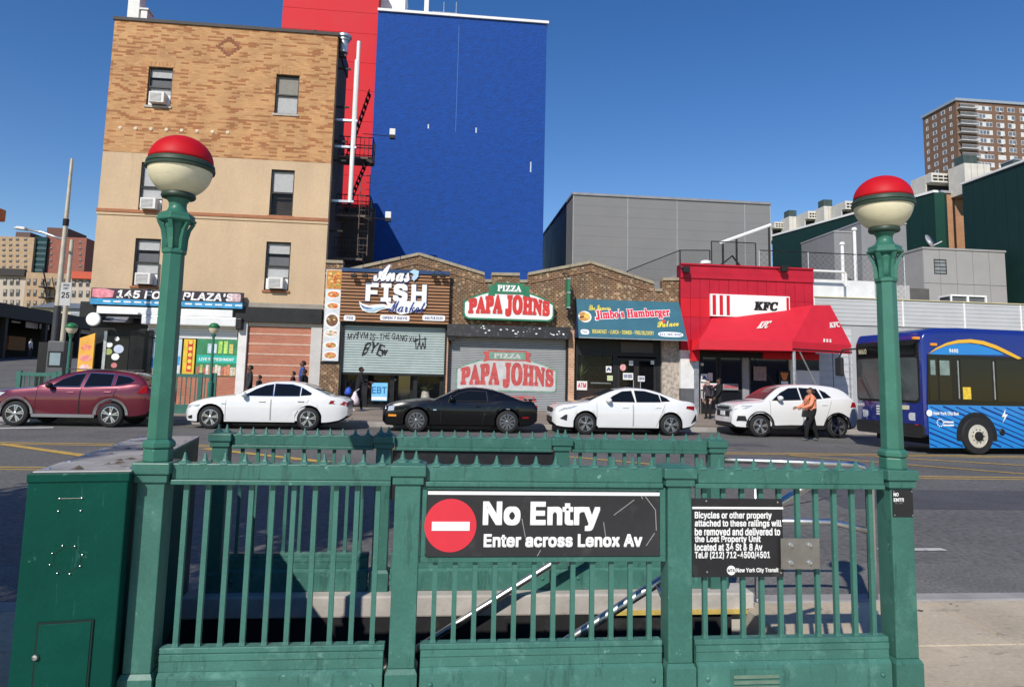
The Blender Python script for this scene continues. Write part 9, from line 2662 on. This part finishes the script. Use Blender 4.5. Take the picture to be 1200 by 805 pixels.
# ================================================================== far left background
def atx(x, y, X):
    d = ray(x, y)
    return Vector((0, 0, HC))+d*(X/d.x)
def far_house(name, label, px, Y, wallm, cols, rows, wpx, z0=0, cornice=None, sillm=None, depth=14):
    """street house seen from afar: wall, windows with panes, cornice"""
    r = rect(*px, Y)
    t = thing(name, label, 'building', ((r[0]+r[1])/2, Y, z0))
    bx('wall', wallm, t, r[0], r[1], Y, Y+depth, z0, r[3])
    if cornice:
        bx('cornice', cornice, t, r[0]-.1, r[1]+.1, Y-.7, Y, r[3]-.9, r[3]+.3)
    for y_ in rows:
        for x_ in cols:
            w_, h_ = wpx
            a = rect(x_-w_/2, y_-h_/2, x_+w_/2, y_+h_/2, Y)
            f = bx('window', mat('far_frame', (.16, .13, .11), .6), t, a[0], a[1], Y-.10, Y-.005, a[2], a[3])
            bx('pane', mat('far_pane', (.05, .055, .06), .12, var=.5, scale=.2), f, a[0]+.1, a[1]-.1, Y-.13, Y-.101, a[2]+.1, (a[2]+a[3])/2)
            bx('blind', mat('far_blind', (.34, .33, .30), .8, var=.4, scale=.3), f, a[0]+.1, a[1]-.1, Y-.13, Y-.101, (a[2]+a[3])/2+.05, a[3]-.1)
    return t, r
tanf = brick_mat('far_tan', (.46, .32, .19), (.42, .28, .16), (.42, .32, .22), bw=.5, bh=.2, var=.12)
redf = brick_mat('far_red', (.30, .10, .07), (.26, .085, .06), (.28, .14, .10), bw=.5, bh=.2, var=.12)
creamf = mat('far_cream', (.50, .43, .34), .85, var=.12, scale=.3)
t, r = far_house('tower_block', 'tan brick tower block at the far left', (-30, 277, 38, 330), 210, tanf, (4.5, 12.5, 20.5, 30), (280.5, 287, 293, 299.5, 306, 312.5), (3.4, 3.2))
bx('roof_house', mat('far_brown', (.12, .08, .07), .8), t, at(21, 274, 212).x, at(38, 274, 212).x, 211, 220, r[3]-2, at(30, 273, 212).z)
t, r = far_house('glass_block', 'dark green glazed block between the tan and red towers', (38.5, 277.5, 53, 330), 211, mat('far_glass', (.012, .04, .045), .25, var=.2), (), (), (1, 1))
for k in range(7):
    z = at(45, 284+k*6.5, 211).z
    bx('floor_band', mat('far_band', (.05, .10, .10), .5), t, r[0], r[1], 210.9, 210.999, z-.4, z+.3)
t, r = far_house('tower_block', 'red brick tower block left of the tan apartment house', (53, 278, 99.5, 330), 212, redf, (60, 94), (284, 291, 298, 305, 312), (2.6, 3))
bx('roof_house', mat('far_redbrown', (.14, .07, .055), .8, var=.2), t, at(54.5, 275, 213).x, at(79, 275, 213).x, 213, 224, r[3]-2, at(65, 267, 213).z)
t, r = far_house('row_house', 'cream row house with black cornice at the far left', (-30, 317, 28, 380), 125, creamf, (6, 14, 21), (330, 343, 355.5), (4, 8), cornice=coping_dark)
t, r = far_house('row_house', 'tan brick row house with arched windows behind the speed sign', (28, 320, 82, 380), 124, tanf, (33.5, 41, 50, 57, 66, 74), (330.5, 343.5, 356), (3.6, 7.5))
esc = MB()
for y_ in (337, 349.5):
    a = rect(48, y_-1, 60, y_+.5, 123)
    esc.box(a[0], a[1], 122.2, 123.9, a[2], a[3])
    esc.tube([(a[0]+.3, 122.5, a[2]+3.2), (a[1]-.4, 122.5, a[2])], .12, 5)
esc.build('fire_escape', iron, t)
t, r = far_house('row_house', 'pale row house with bright red cornice next to the apartment house', (82, 321, 110, 380), 123, creamf, (86.5, 94.5, 103), (332, 344.5), (4, 7.5), cornice=mat('far_redtrim', (.55, .10, .05), .7))
t = thing('low_building', 'low cream building with blue grey roof beyond the canopy', 'building', (-40, 96, 4))
a = rect(24, 361, 105, 395, 96)
bx('wall', mat('low_cream', (.62, .52, .32), .8, var=.1, scale=.3), t, a[0], a[1], 96, 106, 2, a[3])
b = rect(46, 352.5, 104, 361, 96)
MB().hexa([(b[0]-1, 95.5, a[3]+.01), (b[1], 95.5, a[3]+.01), (b[1], 106, a[3]+.01), (b[0]-1, 106, a[3]+.01), (b[0], 99, b[3]), (b[1], 99, b[3]), (b[1], 106, b[3]), (b[0], 106, b[3])]).build('roof', mat('low_roof', (.17, .19, .21), .7, var=.2, scale=.3), t)
for k in range(4):
    z = at(92, 362+k*3.5, 95.9).z
    bx('shutter_band', mat('low_shutter', (.40, .45, .48), .5), t, at(82, 366, 95.9).x, at(104, 366, 95.9).x, 95.9, 95.99, z-.3, z)
# long canopy in front of shops across the avenue
CXp = -36.
cn = thing('canopy_hall', 'long low hall with deep dark canopy across the avenue', 'building', (CXp-5, 65, 2.5))
ct = atx(0, 354.4, CXp)
hgt = 1.15
darkc = mat('canopy_dark', (.050, .047, .045), .7, var=.15, scale=.5)
bx('canopy', darkc, cn, CXp-14, CXp, 40, 92, ct.z-hgt, ct.z)
bx('back_wall', interior, cn, CXp-14, CXp-6, 40, 92, 1, ct.z-hgt-.01)
for k in range(9):
    yy = 44+k*6
    bx('post', darkc, cn, CXp-.6, CXp-.2, yy, yy+.35, 1, ct.z-hgt-.002)
for x0, x1, y0, y1 in ((31, 44, 377, 385.5), (47, 57.5, 379, 386.5), (62, 68, 381, 388), (14, 24, 376, 379), (76, 88, 382, 390), (90, 106, 384, 392)):
    A, B = atx(x0, y0, CXp-1), atx(x1, y1, CXp-1)
    bx('sign_panel', wallw, cn, CXp-1.05, CXp-1, min(A.y, B.y), max(A.y, B.y), B.z, A.z)
A, B = atx(11, 393.5, CXp-2), atx(29, 411, CXp-2)
bx('brown_panel', mat('brown_panel', (.33, .16, .055), .7, var=.2, scale=.8), cn, CXp-2.3, CXp-2, A.y, B.y, B.z, A.z)
# ---------------- poles, signs and kiosk on the far corner
PY = 26.3
polem = mat('pole_tan', (.50, .45, .36), .55, .2, var=.15, scale=3)
p0, p1 = at(64, 398, PY), at(82, 186, PY)
pole = thing('street_pole', 'tall slender tan street pole at the far corner with a lamp arm', 'street pole', (p0.x, PY, .2))
MB().cyl((p0.x, PY, .2), (p0.x, PY, 3.9), .13, .12, n=10).build('lower_shaft', mat('pole_dark', (.06, .06, .065), .5, .3), pole, smooth=40)
MB().cyl((p0.x, PY, 3.9), (p0.x, PY, p1.z), .11, .05, n=10).build('upper_shaft', polem, pole, smooth=40)
zb_ = at(77, 260, PY).z
MB().cyl((p0.x, PY, zb_-.15), (p0.x, PY, zb_+.1), .10, n=10).build('collar', iron, pole)
q0, q1, q2, q3 = at(74, 281, PY), at(62, 277, PY), at(50, 272.5, PY), at(30, 268.5, PY)
MB().tube([(p0.x, PY, q0.z), q1, q2, q3], .05, 6).build('lamp_arm', galv, pole, smooth=True)
lh = rect(17, 266, 30, 270, PY)
MB().prism([(lh[0], lh[2]+.04), (lh[1]+.05, lh[2]), (lh[1]+.05, lh[3]-.02), (lh[0]+.15, lh[3])], PY-.15, PY+.15).build('lamp_head', acwhite, pole, bevel=.03)
a0 = at(74, 392, PY+.6)
p2 = thing('street_pole', 'shorter tan pole carrying the speed sign', 'street pole', (a0.x, PY+.6, .2))
MB().cyl((a0.x, PY+.6, .2), (a0.x, PY+.6, at(80, 281, PY+.6).z), .10, .07, n=10).build('shaft', polem, p2, smooth=40)
MB().lathe([(.14, 0), (.10, .3), (.09, .4)], (a0.x, PY+.6, .2), n=10).build('base', wpipe, p2)
rs_ = rect(70.5, 331, 83, 358, PY-.2)
sp_ = thing('speed_sign', 'white speed limit 25 sign on the far corner pole', 'sign', ((rs_[0]+rs_[1])/2, PY-.2, rs_[2]))
bx('plate', mat('worn_white', (.48, .48, .47), .5, var=.1), sp_, rs_[0], rs_[1], PY-.2, PY-.18, rs_[2], rs_[3])
w_, h_ = rs_[1]-rs_[0], rs_[3]-rs_[2]
text('lettering', '25', (rs_[0]+w_*.14, rs_[1]-w_*.12, rs_[2]+h_*.32, rs_[2]+h_*.58), PY-.205, spray, sp_, bold=.02)
text('lettering', 'SPEED', (rs_[0]+w_*.2, rs_[1]-w_*.2, rs_[2]+h_*.84, rs_[2]+h_*.93), PY-.205, spray, sp_, bold=.01)
text('lettering', 'LIMIT', (rs_[0]+w_*.25, rs_[1]-w_*.25, rs_[2]+h_*.70, rs_[2]+h_*.79), PY-.205, spray, sp_, bold=.01)
ki = thing('kiosk', 'dark grey street kiosk with pale screen at the far corner', 'kiosk', (at(64, 415, PY-.3).x, PY-.3, .2))
k0 = rect(54, 399.5, 74, 445, PY-.3)
bx('cabinet', mat('kiosk_grey', (.10, .10, .105), .5, var=.15), ki, k0[0], k0[1], PY-.3, PY+.3, .2, k0[3], bevel=.03)
bx('side_panel', iron, ki, k0[0]-.32, k0[0]-.002, PY-.25, PY+.25, .2, k0[3]-.05)
s0 = rect(58.5, 413.5, 71, 428, PY-.3)
bx('screen_frame', iron, ki, s0[0]-.06, s0[1]+.06, PY-.32, PY-.301, s0[2]-.06, s0[3]+.06)
bx('screen', mat('screen', (.22, .30, .33), .1, var=.15), ki, s0[0], s0[1], PY-.33, PY-.3205, s0[2], s0[3])
tl = thing('traffic_signal', 'orange-red traffic signal cut by the left edge of the photo', 'traffic signal', (at(0, 250, 20).x, 20, 6))
c = at(-1, 252, 20)
bx('housing', mat('signal_orange', (.62, .15, .05), .5, var=.1), tl, c.x-.25, c.x+.10, 19.85, 20.15, c.z-.17, c.z+.17, bevel=.04)
MB().lathe([(.10, 0), (.11, -.10), (.09, -.1), (.08, 0)], (c.x-.05, 19.85, c.z), n=12, axis='Y').build('visor', iron, tl)
MB().tube([(c.x-.1, 20, c.z-.17), (c.x-.1, 20, c.z-.30), (c.x-1.2, 20, c.z-.32)], .03, 6).build('bracket', iron, tl)
# far stair entrance: green railings and two green-topped lamps
def far_rail(label, x0, x1, yt, Y):
    a, b = at(x0, yt, Y), at(x1, yt, Y)
    z0 = S23(Y)
    t = thing('railing', label, 'railing', (a.x, Y, z0))
    zt = a.z
    bx('top_rail', green, t, a.x, b.x, Y-.04, Y+.04, zt-.12, zt)
    bx('kick_plate', green, t, a.x, b.x, Y-.04, Y+.04, z0, z0+.3)
    n = int((b.x-a.x)/.16)
    for k in range(n+1):
        x = a.x+.03+(b.x-a.x-.06)*k/n
        big = k % 7 == 0 or k == n
        bx('post' if big else 'baluster', green, t, x-(.07 if big else .015), x+(.07 if big else .015), Y-(.05 if big else .015), Y+(.05 if big else .015), z0+.3, zt-.121 if not big else zt+.05)
far_rail('green railing of the far stair entrance in front of the food shop', 196, 253, 437.5, 25.6)
far_rail('green railing at the corner behind the bonnet of the dark red SUV', 22, 72, 436, 24.9)
for x, yg, lb in ((251, 384.5, 'green-topped globe lamp in front of the green drinks poster'), (84, 384.5, 'green-topped globe lamp between the kiosk and the orange poster')):
    Y = 25.5
    c = at(x, yg, Y)
    t = thing('globe_lamp', lb, 'lamp', (c.x, Y, S23(Y)), 'green-topped lamps of the far stair')
    MB().lathe([(.09, 0), (.09, 1.1), (.055, 1.15), (.045, c.z-.35-S23(Y)), (.09, c.z-.22-S23(Y))], (c.x, Y, S23(Y)), n=8).build('pole', lampgreen, t)
    MB().lathe([(.07, -.2), (.15, -.12), (.19, 0)], (c.x, Y, c.z), n=16, caps=False).build('lower_globe', creamglobe, t, smooth=True)
    MB().lathe([(.20, 0), (.17, .10), (.10, .17), (0, .19)], (c.x, Y, c.z), n=16).build('green_dome', mat('dome_green', (.02, .16, .06), .4), t, smooth=True)
# ---------------- unseen trees added left of the view to shade the near lane and pavement
bark = mat('bark', (.10, .075, .055), .9, var=.3, scale=6)
leafg = mat('tree_leaf', (.07, .11, .03), .6, var=.3, scale=2)
for tx, ty, rm_, lb in ((-8.3, .9, 2.4, 'unseen leafy tree added for shade, farther from the stair, left of the view'), (-5.7, 2.7, 2.4, 'unseen leafy tree added for shade, nearer to the stair, left of the view'), (-6.1, -2.3, 1.4, 'small unseen leafy tree added for shade, behind the viewpoint, left of the view')):
    tr = thing('shade_tree', lb, 'tree', (tx, ty, SW), 'unseen shade trees on the near pavement')
    rt = random.Random(int(-tx*10))
    tk = MB().tube([(tx, ty, SW), (tx+.05, ty, 1.5), (tx, ty+.05, 3.2)], [.19, .15, .12], 9)
    ends = []
    for k in range(9):
        c, s = math.cos(k*2.4), math.sin(k*2.4)
        e = Vector((tx+.72*rm_*c, ty+.68*rm_*s, rt.uniform(4.6, 7.0)))
        tk.tube([(tx, ty, rt.uniform(2.4, 3.2)), (tx+.8*c, ty+.8*s, 4.0), e], [.08, .05, .02], 6)
        ends.append(e)
    tk.build('trunk', bark, tr, smooth=True)
    lv = MB()
    while len(lv.v) < 5200*rm_**2:
        p = rt.choice(ends)+Vector((rt.gauss(0, .75), rt.gauss(0, .75), rt.gauss(-.1, .55)))
        if (p.x-tx)**2+(p.y-ty)**2 > rm_*rm_: continue
        a = Vector((rt.gauss(0, 1), rt.gauss(0, 1), rt.gauss(0, .6))).normalized()*.11
        b = a.orthogonal().normalized()*.06
        lv.add([p-a, p+b, p+a, p-b], [(0, 1, 2, 3)])
    lv.build('crown', leafg, tr)['kind'] = 'stuff'
